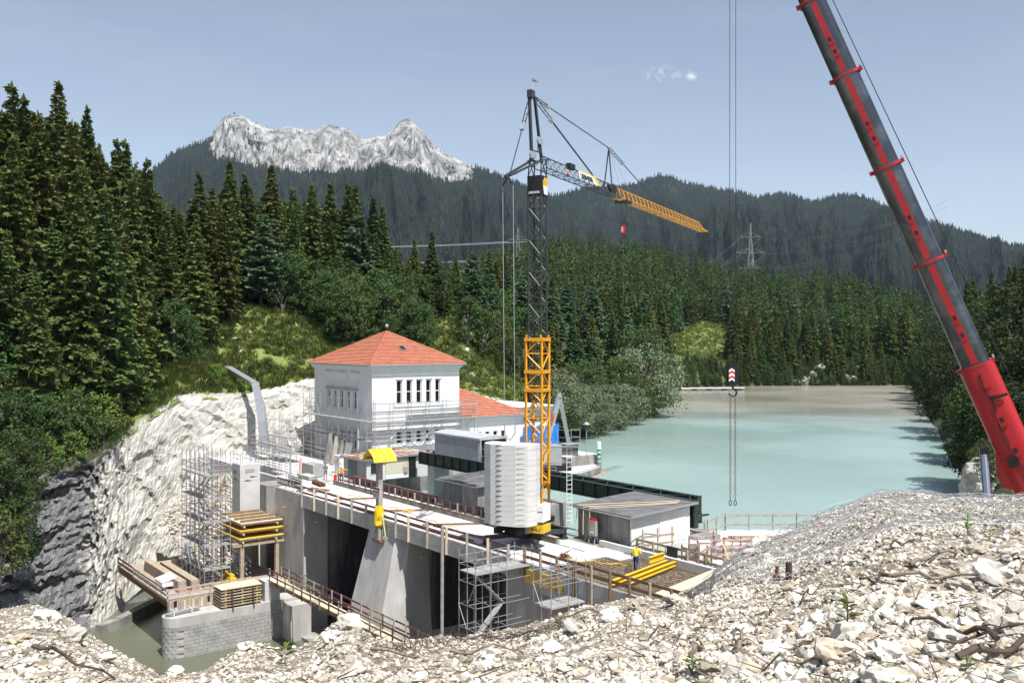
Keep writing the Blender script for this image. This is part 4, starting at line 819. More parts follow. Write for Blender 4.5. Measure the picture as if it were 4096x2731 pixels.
ubx('stripe', 'black_paint', SG, 68.12, 69.28, 38.46, 38.468, 2.58, 2.70)
text_mesh('lettering', 'STRABAG', 'letter_red', SG, W(69.26, 38.455, 2.28), -UD, ZD, .255, .004, bold=.006)
for k in range(3): ubx('small_print', 'joint', SG, 68.3 + .1 * k, 69.2, 38.46, 38.468, 2.16 - .1 * k, 2.19 - .1 * k)
TP = MB(); rr_ = random.Random(4); rings = []
for k, (z, s) in enumerate([(1.25, .33), (.9, .37), (.4, .42), (0, .36), (-.35, .40), (-.55, .16)]):
    rings.append([W(68.7 + s * math.cos(t) * rr_.uniform(.85, 1.2), 38.72 + s * math.sin(t) * rr_.uniform(.85, 1.2), z + rr_.uniform(-.06, .06)) for t in np.linspace(0, 2 * math.pi, 13)[:-1]])
for k in range(5): TP.add(rings[k] + rings[k + 1], [(i, (i + 1) % 12, 12 + (i + 1) % 12, 12 + i) for i in range(12)])
tag(TP.build('tarp_bundle', 'tarp_yellow'), 'crumpled yellow tarpaulin tied round the foot of the gauge post', 'tarpaulin')
# ---------------------------------------------------------------- gatehouses
def gatehouse(label, u0, u1, v0, v1, h0, h1, wallm, sidem, roofm, ov=.32):
    r = thing('gatehouse', label, 'gatehouse', W((u0 + u1) / 2, (v0 + v1) / 2, -.05), 'gatehouses on the weir')
    MB().hexa([W(u1, v0, -.06), W(u0 + .1, v0, -.06), W(u0 + .1, v1, -.06), W(u1, v1, -.06), W(u1, v0, h0), W(u0 + .1, v0, h0), W(u0 + .1, v1, h1), W(u1, v1, h1)]).build('wall', wallm, r)
    MB().hexa([W(u0 + .1, v0 + .01, -.05), W(u0, v0 + .01, -.05), W(u0, v1, -.05), W(u0 + .1, v1, -.05), W(u0 + .1, v0 + .01, h0 - .01), W(u0, v0 + .01, h0 - .01), W(u0, v1, h1 - .01), W(u0 + .1, v1, h1 - .01)]).build('side_wall', sidem, r)
    rf = MB().hexa([W(u1 + ov, v0 - ov, h0), W(u0 - ov, v0 - ov, h0), W(u0 - ov, v1 + ov, h1), W(u1 + ov, v1 + ov, h1), W(u1 + ov, v0 - ov, h0 + .17), W(u0 - ov, v0 - ov, h0 + .17), W(u0 - ov, v1 + ov, h1 + .17), W(u1 + ov, v1 + ov, h1 + .17)]).build('roof', roofm, r)
    MB().hexa([W(u0 - ov, v0 - ov, h0 + .02), W(u0 - ov - .03, v0 - ov, h0 + .02), W(u0 - ov - .03, v1 + ov, h1 + .02), W(u0 - ov, v1 + ov, h1 + .02), W(u0 - ov, v0 - ov, h0 + .2), W(u0 - ov - .03, v0 - ov, h0 + .2), W(u0 - ov - .03, v1 + ov, h1 + .2), W(u0 - ov, v1 + ov, h1 + .2)]).build('fascia', 'zinc', rf)
    tubp('gutter', 'zinc', rf, W(u0 - ov, v0 - ov - .05, h0 + .05), W(u1 + ov, v0 - ov - .05, h0 + .05), .06, 6)
    c = (u0 + u1) / 2 + .6; d = ubx('door', 'door_grey', r, c - 1.0, c + 1.0, v0 - .04, v0 - .005, 0, h0 - .25); ubx('door_gap', 'joint', d, c - .015, c + .015, v0 - .046, v0 - .04, .02, h0 - .27); ubx('handle', 'black_steel', d, c + .08, c + .2, v0 - .07, v0 - .04, 1.0, 1.05)
    return r
H1 = gatehouse('gatehouse with a rust-streaked metal roof nearest the white powerhouse', 88.2, 93.4, 48.2, 56.0, 2.15, 2.35, 'concrete', 'concrete_new', 'rusty_roof')
w_ = ubx('window', 'frame_white', H1, 88.15, 88.2, 48.6, 50.2, .7, 1.95)
for k in range(2): ubx('pane', 'glass', w_, 88.13, 88.155, 48.68 + .78 * k, 49.36 + .76 * k, .76, 1.9)
ubx('rusty_panel', 'rusty_panel', H1, 88.12, 88.18, 50.5, 53.3, .55, 2.1); ubx('lower_panel', 'white_paint', H1, 88.13, 88.19, 50.5, 53.3, .05, .52); ubx('steel_column', 'black_steel', H1, 88.0, 88.19, 53.4, 54.2, -.05, 2.2); ubx('meter_box', 'machine_grey', H1, 87.95, 88.12, 52.7, 53.2, .6, 1.2)
for k in range(9): MB().hexa([W(93.72, 48.1 + .9 * k, 2.33 + .022 * k), W(87.88, 48.1 + .9 * k, 2.33 + .022 * k), W(87.88, 48.14 + .9 * k, 2.33 + .022 * k), W(93.72, 48.14 + .9 * k, 2.33 + .022 * k), W(93.72, 48.1 + .9 * k, 2.39 + .022 * k), W(87.88, 48.1 + .9 * k, 2.39 + .022 * k), W(87.88, 48.14 + .9 * k, 2.39 + .022 * k), W(93.72, 48.14 + .9 * k, 2.39 + .022 * k)]).build('roof_seam', 'rusty_roof', H1)
H2 = gatehouse('small grey gatehouse behind the weir railing left of the white crane ballast', 66.0, 71.6, 46.9, 52.6, 2.3, 2.5, 'concrete_old', 'concrete_old', 'roof_felt', .45)
w_ = ubx('window', 'frame_white', H2, 65.95, 66.0, 47.6, 49.2, .8, 1.95)
for k in range(2):
    for j in range(3): ubx('pane', 'glass', w_, 65.93, 65.955, 47.67 + .78 * k, 48.36 + .77 * k, .86 + .36 * j, 1.18 + .36 * j)
H3 = gatehouse('gatehouse with a wide dark felt roof right of the tower crane', 47.9, 53.6, 47.5, 53.7, 2.3, 2.62, 'concrete_old', 'plaster', 'roof_felt', .45)
ubx('plinth', 'concrete_new', H3, 47.55, 47.88, 48.6, 54.3, -2.2, -.02); ubx('wall_panel', 'plaster', H3, 47.86, 47.9, 50.4, 53.2, .1, 2.38)
for k in range(3): ubx('conduit', 'zinc', H3, 53.3 - .04 * k, 53.32 - .04 * k, 47.44, 47.48, .1 + .3 * k, 2.2)
for k, (a, b) in enumerate([((53.2, 47.1), (48.6, 53.3)), ((52.3, 47.0), (48.2, 53.0)), ((51.6, 47.0), (48.0, 52.6))]):
    zz = lambda v: 2.3 + .17 + (v - 47.05) * .052 + .03
    pts = [W(a[0] + (b[0] - a[0]) * t + .12 * math.sin(t * 6 + k), a[1] + (b[1] - a[1]) * t, zz(a[1] + (b[1] - a[1]) * t)) for t in np.linspace(0, 1, 14)]
    pts = [W(a[0] + .05, a[1] - .12, .15 + .3 * k)] + [W(a[0] + .05, a[1] - .12, 1.4)] + pts
    rope('hose', 'pale yellow hose running over the dark felt roof, %s of three' % ('leftmost', 'middle', 'rightmost')[k], pts, .035, 'hose_cream', 'hose')
CR = MB()
for k in range(260):
    t = k * .39; r0 = .55 + .25 * math.sin(k * 1.7); CR.tube(W(90.8 + .9 * math.cos(t) * r0, 50.2 + 1.5 * math.sin(t * 1.03) * r0, 2.46 + .0009 * k), W(90.8 + .9 * math.cos(t + .39) * r0, 50.2 + 1.5 * math.sin(t * 1.03 + .4) * r0, 2.46 + .0009 * k), .03, 4, caps=False)
tag(CR.build('rope_coil', 'rope_yellow'), 'heap of yellow rope lying on the rusty gatehouse roof', 'rope')
# gate beams in front of the gatehouses
def gate_beam(label, u0, u1):
    r = thing('gate_beam', label, 'beam', W((u0 + u1) / 2, 46.55, -.3), 'green gate beams')
    ubx('web', 'green_steel', r, u0, u1, 46.5, 46.6, -.4, .62); ubx('top_flange', 'green_steel', r, u0, u1, 46.38, 46.8, .62, .68)
    n = int((u1 - u0) / 2); 
    for k in range(n): ubx('stiffener', 'green_steel', r, u0 + .5 + 2 * k, u0 + .56 + 2 * k, 46.42, 46.5, -.38, .62)
    for k in range(n): ubx('cap_plank', 'timber_red', r, u0 + (u1 - u0) / n * k + .02, u0 + (u1 - u0) / n * (k + 1) - .02, 46.34, 46.62, .685, .78 + .02 * (k % 2))
gate_beam('green steel gate beam capped with reddish planks between the left gatehouses', 72.0, 88.0); gate_beam('green steel gate beam capped with reddish planks behind the tower crane base', 53.9, 65.5)
# gantry girder
GG = thing('gantry_girder', 'long dark green plate girder running behind the gatehouses over the lake', 'girder', W(66, 55, 1.5))
for v in (54.2, 56.0):
    n = 25; u0, u1 = (48.0 if v < 55 else 49.3), 87.2; st = (u1 - u0) / n
    for k in range(n): ubx('web_panel', 'green_steel', GG, u0 + st * k + .02, u0 + st * (k + 1) - .02, v, v + .04, 1.62, 2.78)
    for k in range(n + 1): ubx('stiffener', 'green_steel', GG, u0 + st * k - .02, u0 + st * k + .02, v - .13, v + .15, 1.62, 2.78)
    ubx('top_flange', 'green_steel', GG, u0, u1, v - .2, v + .22, 2.78, 2.84); ubx('bottom_flange', 'green_steel', GG, u0, u1, v - .2, v + .22, 1.56, 1.62)
for k in range(12): barp('brace', 'green_steel', GG, W(48.4 + 3.1 * k, 54.3, 2.8), W(49.95 + 3.1 * k, 56.0, 2.8), .08, .06); barp('brace', 'green_steel', GG, W(49.95 + 3.1 * k, 56.0, 2.8), W(51.5 + 3.1 * k, 54.3, 2.8), .08, .06)
for k in range(0): barp('brace', 'green_steel', GG, W(46.4 + 3.1 * k, 54.3, 2.8), W(47.95 + 3.1 * k, 56.0, 2.8), .08, .06); barp('brace', 'green_steel', GG, W(47.95 + 3.1 * k, 56.0, 2.8), W(49.5 + 3.1 * k, 54.3, 2.8), .08, .06)
for u, v in ((47.7, 54.0), (48.9, 55.8)): ubx('end_hanger', 'green_steel', GG, u, u + .9, v, v + .45, .75, 1.55); ubx('end_plate', 'green_steel', GG, u + .1, u + .25, v, v + .5, 1.56, 2.86)
ubx('end_bracket', 'green_steel', GG, 48.3, 48.6, 53.9, 56.4, 1.4, 1.5)
for u in (51, 69, 85): ubx('support', 'concrete', GG, u - .6, u + .6, 54.2, 56.2, -9, 1.55)
LH = thing('louvre_housing', 'grey metal housing with horizontal louvres standing on the green girder', 'housing', W(79, 55, 2.85))
ubx('box', 'black_steel', LH, 75.4, 83.25, 53.75, 57.0, 2.95, 5.1); ubx('base_frame', 'black_steel', LH, 73.6, 83.4, 53.6, 57.1, 2.85, 2.95)
for k in range(26): MB().hexa([W(83.3, 53.62, 3.02 + .083 * k), W(75.3, 53.62, 3.02 + .083 * k), W(75.3, 53.74, 3.05 + .083 * k), W(83.3, 53.74, 3.05 + .083 * k), W(83.3, 53.64, 3.075 + .083 * k), W(75.3, 53.64, 3.075 + .083 * k), W(75.3, 53.74, 3.10 + .083 * k), W(83.3, 53.74, 3.10 + .083 * k)]).build('louvre', 'louvre', LH)
arc = [(53.58 + 3.5 * t, 5.16 + .34 * math.sin(math.pi * (.12 + .76 * t))) for t in np.linspace(0, 1, 9)]
MB().prism([W(75.1, v, z) for v, z in arc] + [W(75.1, 57.08, 5.1), W(75.1, 53.58, 5.1)], UD * 8.4).build('roof', 'louvre', LH)
for v in (53.7, 56.9): ubx('corner_post', 'louvre', LH, 75.1, 75.3, v, v + .12, 2.95, 5.15)
for z in (3.6, 4.3): barp('hand_rail', 'galvanised', LH, W(75.0, 53.7, z), W(73.6, 53.7, z), .04, .04)
# ---------------------------------------------------------------- powerhouse
def wall_open(name, m, parent, plane, a0, a1, z0, z1, holes, axis='u', th=.4):
    """wall in the plane u=plane (axis u: runs along v) or v=plane, with openings (a0,a1,z0,z1)"""
    As = sorted(set([a0, a1] + [h[0] for h in holes] + [h[1] for h in holes])); Zs = sorted(set([z0, z1] + [h[2] for h in holes] + [h[3] for h in holes])); b = MB()
    for i in range(len(As) - 1):
        for j in range(len(Zs) - 1):
            ca, cz = (As[i] + As[i + 1]) / 2, (Zs[j] + Zs[j + 1]) / 2
            if any(h[0] < ca < h[1] and h[2] < cz < h[3] for h in holes): continue
            if axis == 'u': b.ub(plane, plane + th, As[i], As[i + 1], Zs[j], Zs[j + 1])
            else: b.ub(As[i], As[i + 1], plane, plane + th, Zs[j], Zs[j + 1])
    return b.build(name, m, parent)
def window(parent, plane, a0, a1, z0, z1, axis='u', bars=(), set_=.16):
    f = .07
    def bx_(name, m, p, A0, A1, Z0, Z1, o0, o1): return ubx(name, m, p, plane + o0, plane + o1, A0, A1, Z0, Z1) if axis == 'u' else ubx(name, m, p, A0, A1, plane + o0, plane + o1, Z0, Z1)
    w = bx_('window', 'glass', parent, a0, a1, z0, z1, set_ + .06, set_ + .08)
    for A0, A1, Z0, Z1 in ((a0, a0 + f, z0, z1), (a1 - f, a1, z0, z1), (a0 + f, a1 - f, z0, z0 + f), (a0 + f, a1 - f, z1 - f, z1)): bx_('frame', 'frame_white', w, A0, A1, Z0, Z1, set_, set_ + .055)
    for zb in bars: bx_('transom', 'frame_white', w, a0 + f, a1 - f, zb - .05, zb + .05, set_, set_ + .056)
    bx_('sill', 'plaster_trim', w, a0 - .05, a1 + .05, z0 - .08, z0, -.06, set_)
PH = thing('powerhouse', 'tall white powerhouse with a red tiled pyramid roof', 'building', W(105, 60, 0))
U0, U1, V0, V1, ZE = 97.3, 112.6, 53.9, 66.3, 11.75
cu_ = [(57.25, 57.97), (58.62, 59.36), (60.02, 60.74), (61.4, 62.1), (62.75, 63.4)]
cl_ = [(108.1, 108.85), (106.4, 107.15), (104.65, 105.4), (102.9, 103.65), (101.15, 101.9)]
hr = [(a, b, 7.3, 10.15) for a, b in cu_] + [(a, b, 2.6, 4.0) for a, b in cu_] + [(a, b, -.0 + .3, 1.6) for a, b in cu_]; hl = [(a, b, 6.7, 8.75) for a, b in cl_] + [(a, b, 1.9, 4.1) for a, b in cl_]
wall_open('front_wall', 'plaster', PH, U0, V0, V1, -.05, ZE, hr, 'u'); wall_open('side_wall', 'plaster', PH, V0, U0 + .4, U1, -.05, ZE, hl, 'v')
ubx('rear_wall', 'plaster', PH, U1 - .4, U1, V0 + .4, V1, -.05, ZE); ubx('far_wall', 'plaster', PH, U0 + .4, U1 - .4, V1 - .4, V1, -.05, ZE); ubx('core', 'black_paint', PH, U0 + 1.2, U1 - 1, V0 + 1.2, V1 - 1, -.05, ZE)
for a, b in cu_: window(PH, U0, a, b, 7.3, 10.15, 'u', (8.78,)); window(PH, U0, a, b, 2.6, 4.0, 'u'); window(PH, U0, a, b, .3, 1.6, 'u')
for a, b in cl_: window(PH, V0, a, b, 6.7, 8.75, 'v', (7.8,)); window(PH, V0, a, b, 1.9, 4.1, 'v', (3.2,))
for a, b in zip(cu_[:-1], cu_[1:]): ubx('pilaster', 'plaster_trim', PH, U0 - .07, U0, a[1] + .12, b[0] - .12, 7.2, 10.25); ubx('pilaster', 'plaster_trim', PH, U0 - .07, U0, a[1] + .12, b[0] - .12, .2, 4.1)
for A0, A1, Z0, Z1 in ((56.85, 63.8, 10.27, 10.42), (56.85, 57.05, 7.0, 10.27), (63.6, 63.8, 7.0, 10.27), (56.85, 63.8, 6.98, 7.15)): ubx('window_surround', 'plaster_trim', PH, U0 - .09, U0, A0, A1, Z0, Z1)
ubx('hood_mould', 'zinc', PH, 100.7, 109.3, V0 - .3, V0, 8.92, 9.02)
for u in (107.62, 105.9, 104.15, 102.4, 109.2, 100.8): ubx('pilaster', 'plaster_trim', PH, u - .2, u + .2, V0 - .08, V0, 1.8, 8.9)
for u in (108.1, 104.9, 101.5):
    f = ubx('relief_panel', 'plaster_trim', PH, u - 1.15, u + 1.15, V0 - .07, V0, 10.0, 11.0); ubx('panel_sill', 'plaster_trim', f, u - 1.25, u + 1.25, V0 - .14, V0 - .07, 9.9, 10.0); ubx('panel_top', 'plaster_trim', f, u - 1.25, u + 1.25, V0 - .14, V0 - .07, 10.95, 11.05)
    for k in (-.8, 0, .8): ubx('stud', 'plaster_trim', f, u + k - .07, u + k + .07, V0 - .12, V0 - .0, 11.25, 11.4)
for i, (o, z0, z1) in enumerate(((.12, 11.4, 11.6), (.3, 11.6, 11.85), (.5, 11.85, 12.02))):
    MB().ub(U0 - o, U1 + o, V0 - o, V1 + o, z0 + .002, z1).build('cornice', 'plaster_trim', PH)
rf = thing('x', 'x x x x', 'x'); bpy.data.objects.remove(rf)
ov = .62; ap = W((U0 + U1) / 2 - .3, (V0 + V1) / 2, 16.05); c4 = [W(U0 - ov, V0 - ov, 12.05), W(U0 - ov, V1 + ov, 12.05), W(U1 + ov, V1 + ov, 12.05), W(U1 + ov, V0 - ov, 12.05)]
roof = MB().add([*c4, ap], [(0, 1, 4), (1, 2, 4), (2, 3, 4), (3, 0, 4), (3, 2, 1, 0)]).build('roof', 'roof_tile', PH)
def tiles(parent, a, b, c, nrow, name='tile_course', lift=.03, d=None):
    """tile courses over a roof plane: eave a-b, top edge c (point) or c-d; each course a stepped strip with humps"""
    a, b, c = Vector(a), Vector(b), Vector(c); d = Vector(d) if d is not None else c
    nrm = (b - a).cross(c - a).normalized(); nrm = nrm if nrm.z > 0 else -nrm; m_ = MB()
    for k in range(nrow):
        t0, t1 = k / nrow, (k + 1.12) / nrow; t1 = min(t1, 1)
        p0, p1 = a.lerp(c, t0), b.lerp(d, t0); q0, q1 = a.lerp(c, t1), b.lerp(d, t1); L0 = (p1 - p0).length; n = max(1, int(L0 / .36))
        lo = nrm * (lift + .055); hi = nrm * (lift * .4)
        for i in range(n):
            s0, s1, sm = i / n, (i + 1) / n, (i + .42) / n; hp = nrm * .035
            A, M1, B = p0.lerp(p1, s0) + lo, p0.lerp(p1, sm) + lo + hp, p0.lerp(p1, s1) + lo; A2, M2, B2 = q0.lerp(q1, s0) + hi, q0.lerp(q1, sm) + hi + hp, q0.lerp(q1, s1) + hi; E = -nrm * .075
            m_.add([A, M1, B, A2, M2, B2, A + E, M1 + E, B + E], [(0, 1, 4, 3), (1, 2, 5, 4), (6, 7, 1, 0), (7, 8, 2, 1)])
    return m_.build(name, 'roof_tile', parent, kind='stuff')
tiles(roof, c4[0], c4[1], ap, 24); tiles(roof, c4[3], c4[0], ap, 24); tiles(roof, c4[1], c4[2], ap, 24)
for c in c4:
    b = MB(); 
    for k in range(24): b.tube(c.lerp(ap, k / 24) + ZD * .06, c.lerp(ap, (k + 1.05) / 24) + ZD * .06, .15, 6, .12, caps=True)
    b.build('hip_tiles', 'roof_tile', roof, kind='stuff')
fin = MB().tube(ap, ap + ZD * .9, .06, 6).build('finial', 'black_steel', roof); b = MB()
for i in range(6):
    for j in range(10): pass
def ball(c, r, n=10, mname='zinc', name='ball', parent=None, sq=1.0):
    b = MB(); vs_ = [Vector(c) + Vector((math.cos(2 * math.pi * j / n) * math.sin(math.pi * i / 7) * r, math.sin(2 * math.pi * j / n) * math.sin(math.pi * i / 7) * r, math.cos(math.pi * i / 7) * r * sq)) for i in range(8) for j in range(n)]
    b.add(vs_, [(i * n + j, (i + 1) * n + j, (i + 1) * n + (j + 1) % n, i * n + (j + 1) % n) for i in range(7) for j in range(n)]); return b.build(name, mname, parent, smooth=True)
ball(ap + ZD * .75, .24, mname='zinc', name='finial_ball', parent=fin); tubp('finial_rod', 'black_steel', fin, ap + ZD * .9, ap + ZD * 1.9, .02, 4)
m0 = c4[0].lerp(c4[1], .46).lerp(ap, .46); ex = (c4[1] - c4[0]).normalized(); ey = (ap - c4[0].lerp(c4[1], .5)).normalized(); en = ex.cross(ey); en = en if en.z > 0 else -en
sk = MB().obox(m0 + en * .14, ex * .42, ey * .62, en * .06).build('skylight', 'zinc', roof); MB().obox(m0 + en * .205, ex * .33, ey * .52, en * .01).build('skylight_pane', 'glass', sk)
for a, b in ((c4[0], c4[1]), (c4[3], c4[0])): o = (b - a).cross(ZD).normalized() * .08; tubp('gutter', 'zinc', roof, a + o - ZD * .06, b + o - ZD * .06, .09, 6)
AX = thing('powerhouse_annex', 'low white annex with a red tiled hip roof right of the powerhouse', 'building', W(103, 72, 0))
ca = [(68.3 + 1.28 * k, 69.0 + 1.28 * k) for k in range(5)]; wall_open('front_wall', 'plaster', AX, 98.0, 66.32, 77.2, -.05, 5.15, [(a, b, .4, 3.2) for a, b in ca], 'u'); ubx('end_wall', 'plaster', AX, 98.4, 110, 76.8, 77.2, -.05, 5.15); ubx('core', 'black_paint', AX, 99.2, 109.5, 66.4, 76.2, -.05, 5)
for a, b in ca: window(AX, 98.0, a, b, .4, 3.2, 'u', (1.8,))
ubx('cornice', 'plaster_trim', AX, 97.7, 110, 66.33, 77.5, 4.9, 5.16)
e = [W(97.45, 66.33, 5.2), W(97.45, 77.75, 5.2), W(110.5, 77.75, 5.2), W(110.5, 66.33, 5.2), W(104, 66.33, 8.75), W(104, 70.3, 8.75)]
rf = MB().add(e, [(0, 1, 5, 4), (1, 2, 5), (2, 3, 4, 5), (3, 2, 1, 0)]).build('roof', 'roof_tile', AX); tiles(rf, e[0], e[1], e[4], 20, d=e[5]); tiles(rf, e[1], e[2], e[5], 20); tubp('gutter', 'zinc', rf, e[0] - UD * .08 - ZD * .05, e[1] - UD * .08 - ZD * .05, .09, 6)
FB = thing('flat_roofed_building', 'white flat-roofed building behind the annex and the tower crane', 'building', W(105, 80, 0))
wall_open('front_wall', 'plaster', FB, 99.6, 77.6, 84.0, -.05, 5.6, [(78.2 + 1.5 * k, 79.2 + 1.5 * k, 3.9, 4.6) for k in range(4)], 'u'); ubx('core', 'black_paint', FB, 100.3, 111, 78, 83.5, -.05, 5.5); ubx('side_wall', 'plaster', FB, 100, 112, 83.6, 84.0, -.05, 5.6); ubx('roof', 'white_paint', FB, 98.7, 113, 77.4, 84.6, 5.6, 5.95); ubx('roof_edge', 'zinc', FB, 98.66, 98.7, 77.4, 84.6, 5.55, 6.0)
for k in range(4): window(FB, 99.6, 78.2 + 1.5 * k, 79.2 + 1.5 * k, 3.9, 4.6, 'u')
b = MB(); n = 26
for i in range(n + 1):
    for j in range(7): b.v.append(tuple(W(97.2 + .12 * math.sin(i * 1.1) + .08 * math.sin(j * 2 + i), 76.4 + 6.2 * i / n, -.02 + 3.6 * j / 6 - (.15 * math.sin(i * .9) if j == 6 else 0))))
b.f = [(i * 7 + j, (i + 1) * 7 + j, (i + 1) * 7 + j + 1, i * 7 + j + 1) for i in range(n) for j in range(6)]; b.mi = [0] * len(b.f)
tag(b.build('blue_tarpaulin', 'tarp_blue', smooth=True), 'bright blue tarpaulin screen hung behind the yellow crane mast', 'tarpaulin')
# ---------------------------------------------------------------- tower crane
JA = R(26.7); J = Vector((math.sin(JA), math.cos(JA), 0)); S = Vector((math.cos(JA), -math.sin(JA), 0)); MC = Vector((1.95, 71.6, 0))
def C(j, s, z): return MC + J * j + S * s + ZD * z
TC = thing('tower_crane', 'tower crane with yellow lower mast, dark upper mast and a long jib', 'tower crane', MC - J * 2.2)
def jbox(name, m, parent, j0, j1, s0, s1, z0, z1): return MB().hexa([C(j0, s0, z0), C(j0, s1, z0), C(j1, s1, z0), C(j1, s0, z0), C(j0, s0, z1), C(j0, s1, z1), C(j1, s1, z1), C(j1, s0, z1)]).build(name, m, parent)
def lattice_mast(parent, hw, z0, z1, bay, m, rc, rb, nm):
    for a in (-1, 1):
        for b in (-1, 1): barp(nm + '_chord', m, parent, C(a * hw, b * hw, z0), C(a * hw, b * hw, z1), rc, rc)
    n = round((z1 - z0) / bay); h = (z1 - z0) / n
    cs = [(-1, -1), (-1, 1), (1, 1), (1, -1)]
    for k in range(n):
        for f in range(4):
            a, b = cs[f], cs[(f + 1) % 4]
            if (k + f) % 2: a, b = b, a
            tubp(nm + '_brace', m, parent, C(a[0] * hw, a[1] * hw, z0 + h * k), C(b[0] * hw, b[1] * hw, z0 + h * (k + 1)), rb, 5)
            if k % 2 == 0: tubp(nm + '_strut', m, parent, C(cs[f][0] * hw, cs[f][1] * hw, z0 + h * k), C(cs[(f + 1) % 4][0] * hw, cs[(f + 1) % 4][1] * hw, z0 + h * k), rb * .8, 5)
lattice_mast(TC, .66, 1.7, 15.2, 1.23, 'crane_yellow', .15, .055, 'lower_mast'); lattice_mast(TC, .52, 10.5, 26.3, 1.22, 'crane_grey', .11, .042, 'upper_mast')
for z in (15.05, 11.2, 12.6):
    for a in (-1, 1): barp('mast_collar', 'crane_yellow', TC, C(a * .7, -.78, z), C(a * .7, .78, z), .12, .26); barp('mast_collar', 'crane_yellow', TC, C(-.62, a * .72, z), C(.62, a * .72, z), .12, .258)
for a in (-1, 1):
    for b in (-1, 1): jbox('collar_lug', 'crane_yellow', TC, a * .7 - .06, a * .7 + .06, b * .6 - .06, b * .6 + .06, 15.18, 15.42)
for z in (23.0, 19.5, 16.4): jbox('mast_platform', 'crane_grey', TC, -.42, .42, -.42, .42, z, z + .05)
jbox('front_panel', 'black_paint', TC, -.60, -.57, -.58, .58, 26.05, 27.5); jbox('rear_panel', 'black_paint', TC, .57, .60, -.58, .58, 26.05, 27.5); jbox('side_panel', 'black_paint', TC, -.56, .56, .57, .60, 26.05, 27.5); jbox('left_panel', 'black_paint', TC, -.56, .56, -.60, -.57, 26.05, 27.5)
text_mesh('lettering', 'LIEBHERR', 'white_paint', TC, C(-.61, -.5, 26.14), S, ZD, .23, .004, bold=.006)
MB().prism([C(-.1, .605, 26.1), C(.55, .605, 26.1), C(.55, .605, 26.75), C(-.3, .605, 26.75)], S * .01).build('white_decal', 'white_paint', TC); MB().prism([C(-.3, .605, 26.75), C(.55, .605, 26.75), C(.55, .605, 27.4), C(0, .605, 27.4), C(-.3, .605, 27.1)], S * .01).build('yellow_decal', 'beam_yellow', TC)
for a in (-1, 1):
    for b in (-1, 1): tubp('head_leg', 'crane_grey', TC, C(a * .52, b * .52, 27.5), C(a * .45 + .1, b * .5, 28.9), .05)
    tubp('head_brace', 'crane_grey', TC, C(-.52, a * .52, 27.5), C(.5, a * .5, 28.8), .04); tubp('head_brace', 'crane_grey', TC, C(.52, a * .52, 27.5), C(-.4, a * .5, 28.8), .04); barp('head_beam', 'crane_grey', TC, C(-.7, a * .5, 28.6), C(.9, a * .5, 28.9), .1, .12)
AP = C(-1.15, 0, 33.45)
for j, s, w_ in ((-.75, -.12, .17), (.55, .12, .17)): barp('a_frame_leg', 'crane_grey', TC, C(j, s, 28.6), AP + S * s * 1.2 + J * (.3 if j > 0 else 0), w_, w_ * 1.3)
barp('a_frame_tie', 'crane_grey', TC, C(-.75, -.12, 29.4), C(.5, .12, 29.4), .08, .08); MB().obox(AP + ZD * .1, J * .3, S * .2, ZD * .28).build('a_frame_head', 'crane_grey', TC)
for k, (j, z) in enumerate(((-.3, 30.2), (.1, 30.2), (-1.6, 28.9), (-1.1, 28.9))): MB().disc(C(j, .25, z), S, .28, .12, 14).build('sheave', 'galvanised', TC); tubp('sheave_bracket', 'crane_grey', TC, C(j, .18, z - .9), C(j, .18, z), .04)
TIP = C(-5.0, 0, 26.8)
for s in (-.5, .5): barp('counter_arm', 'crane_grey', TC, C(-.2, s, 28.7), TIP + S * s * .4, .1, .16)
barp('counter_arm_head', 'crane_grey', TC, C(-3.6, 0, 27.25), C(-5.4, 0, 26.65), .16, .2)
def rods(a, b, f, name):   # a tie: twin straps near the apex, one heavy rod further on
    q = a.lerp(b, f)
    for s in (-.13, .13): barp('tie_strap', 'crane_grey', TC, a + S * s, q + S * s, .05, .06)
    n = 5
    for k in range(1, n): tubp('strap_spacer', 'crane_grey', TC, a.lerp(q, k / n) - S * .13, a.lerp(q, k / n) + S * .13, .02, 4)
    MB().obox(q, (b - a).normalized() * .28, S * .17, (b - a).normalized().cross(S) * .12).build('tie_joint', 'galvanised', TC); tubp(name, 'crane_grey', TC, q, b, .07 if name == 'tie_rod' else .045, 6)
rods(AP, C(-4.6, 0, 27.1), .42, 'back_tie'); rods(AP + J * .4, C(12.0, 0, 29.2), .26, 'tie_rod'); KP = C(15.3, 0, 32.5); rods(AP + J * .4 - ZD * .0, KP, .16, 'back_tie'); rods(KP, C(31.4, 0, 29.0), .22, 'back_tie')
for s in (-.42, .42): tubp('king_post', 'crane_grey', TC, C(15.1, s, 28.6), KP, .06, 6); tubp('jib_stay', 'wire', TC, KP, C(10.2, s, 29.1), .015, 4); tubp('jib_stay', 'wire', TC, KP, C(20.2, s, 28.9), .015, 4)
tubp('wind_mast', 'galvanised', TC, AP, AP + J * .5 + ZD * 1.3, .03, 5); MB().obox(AP + J * .7 + ZD * 1.3, J * .35, S * .15, ZD * .06).build('wind_gauge', 'galvanised', TC)
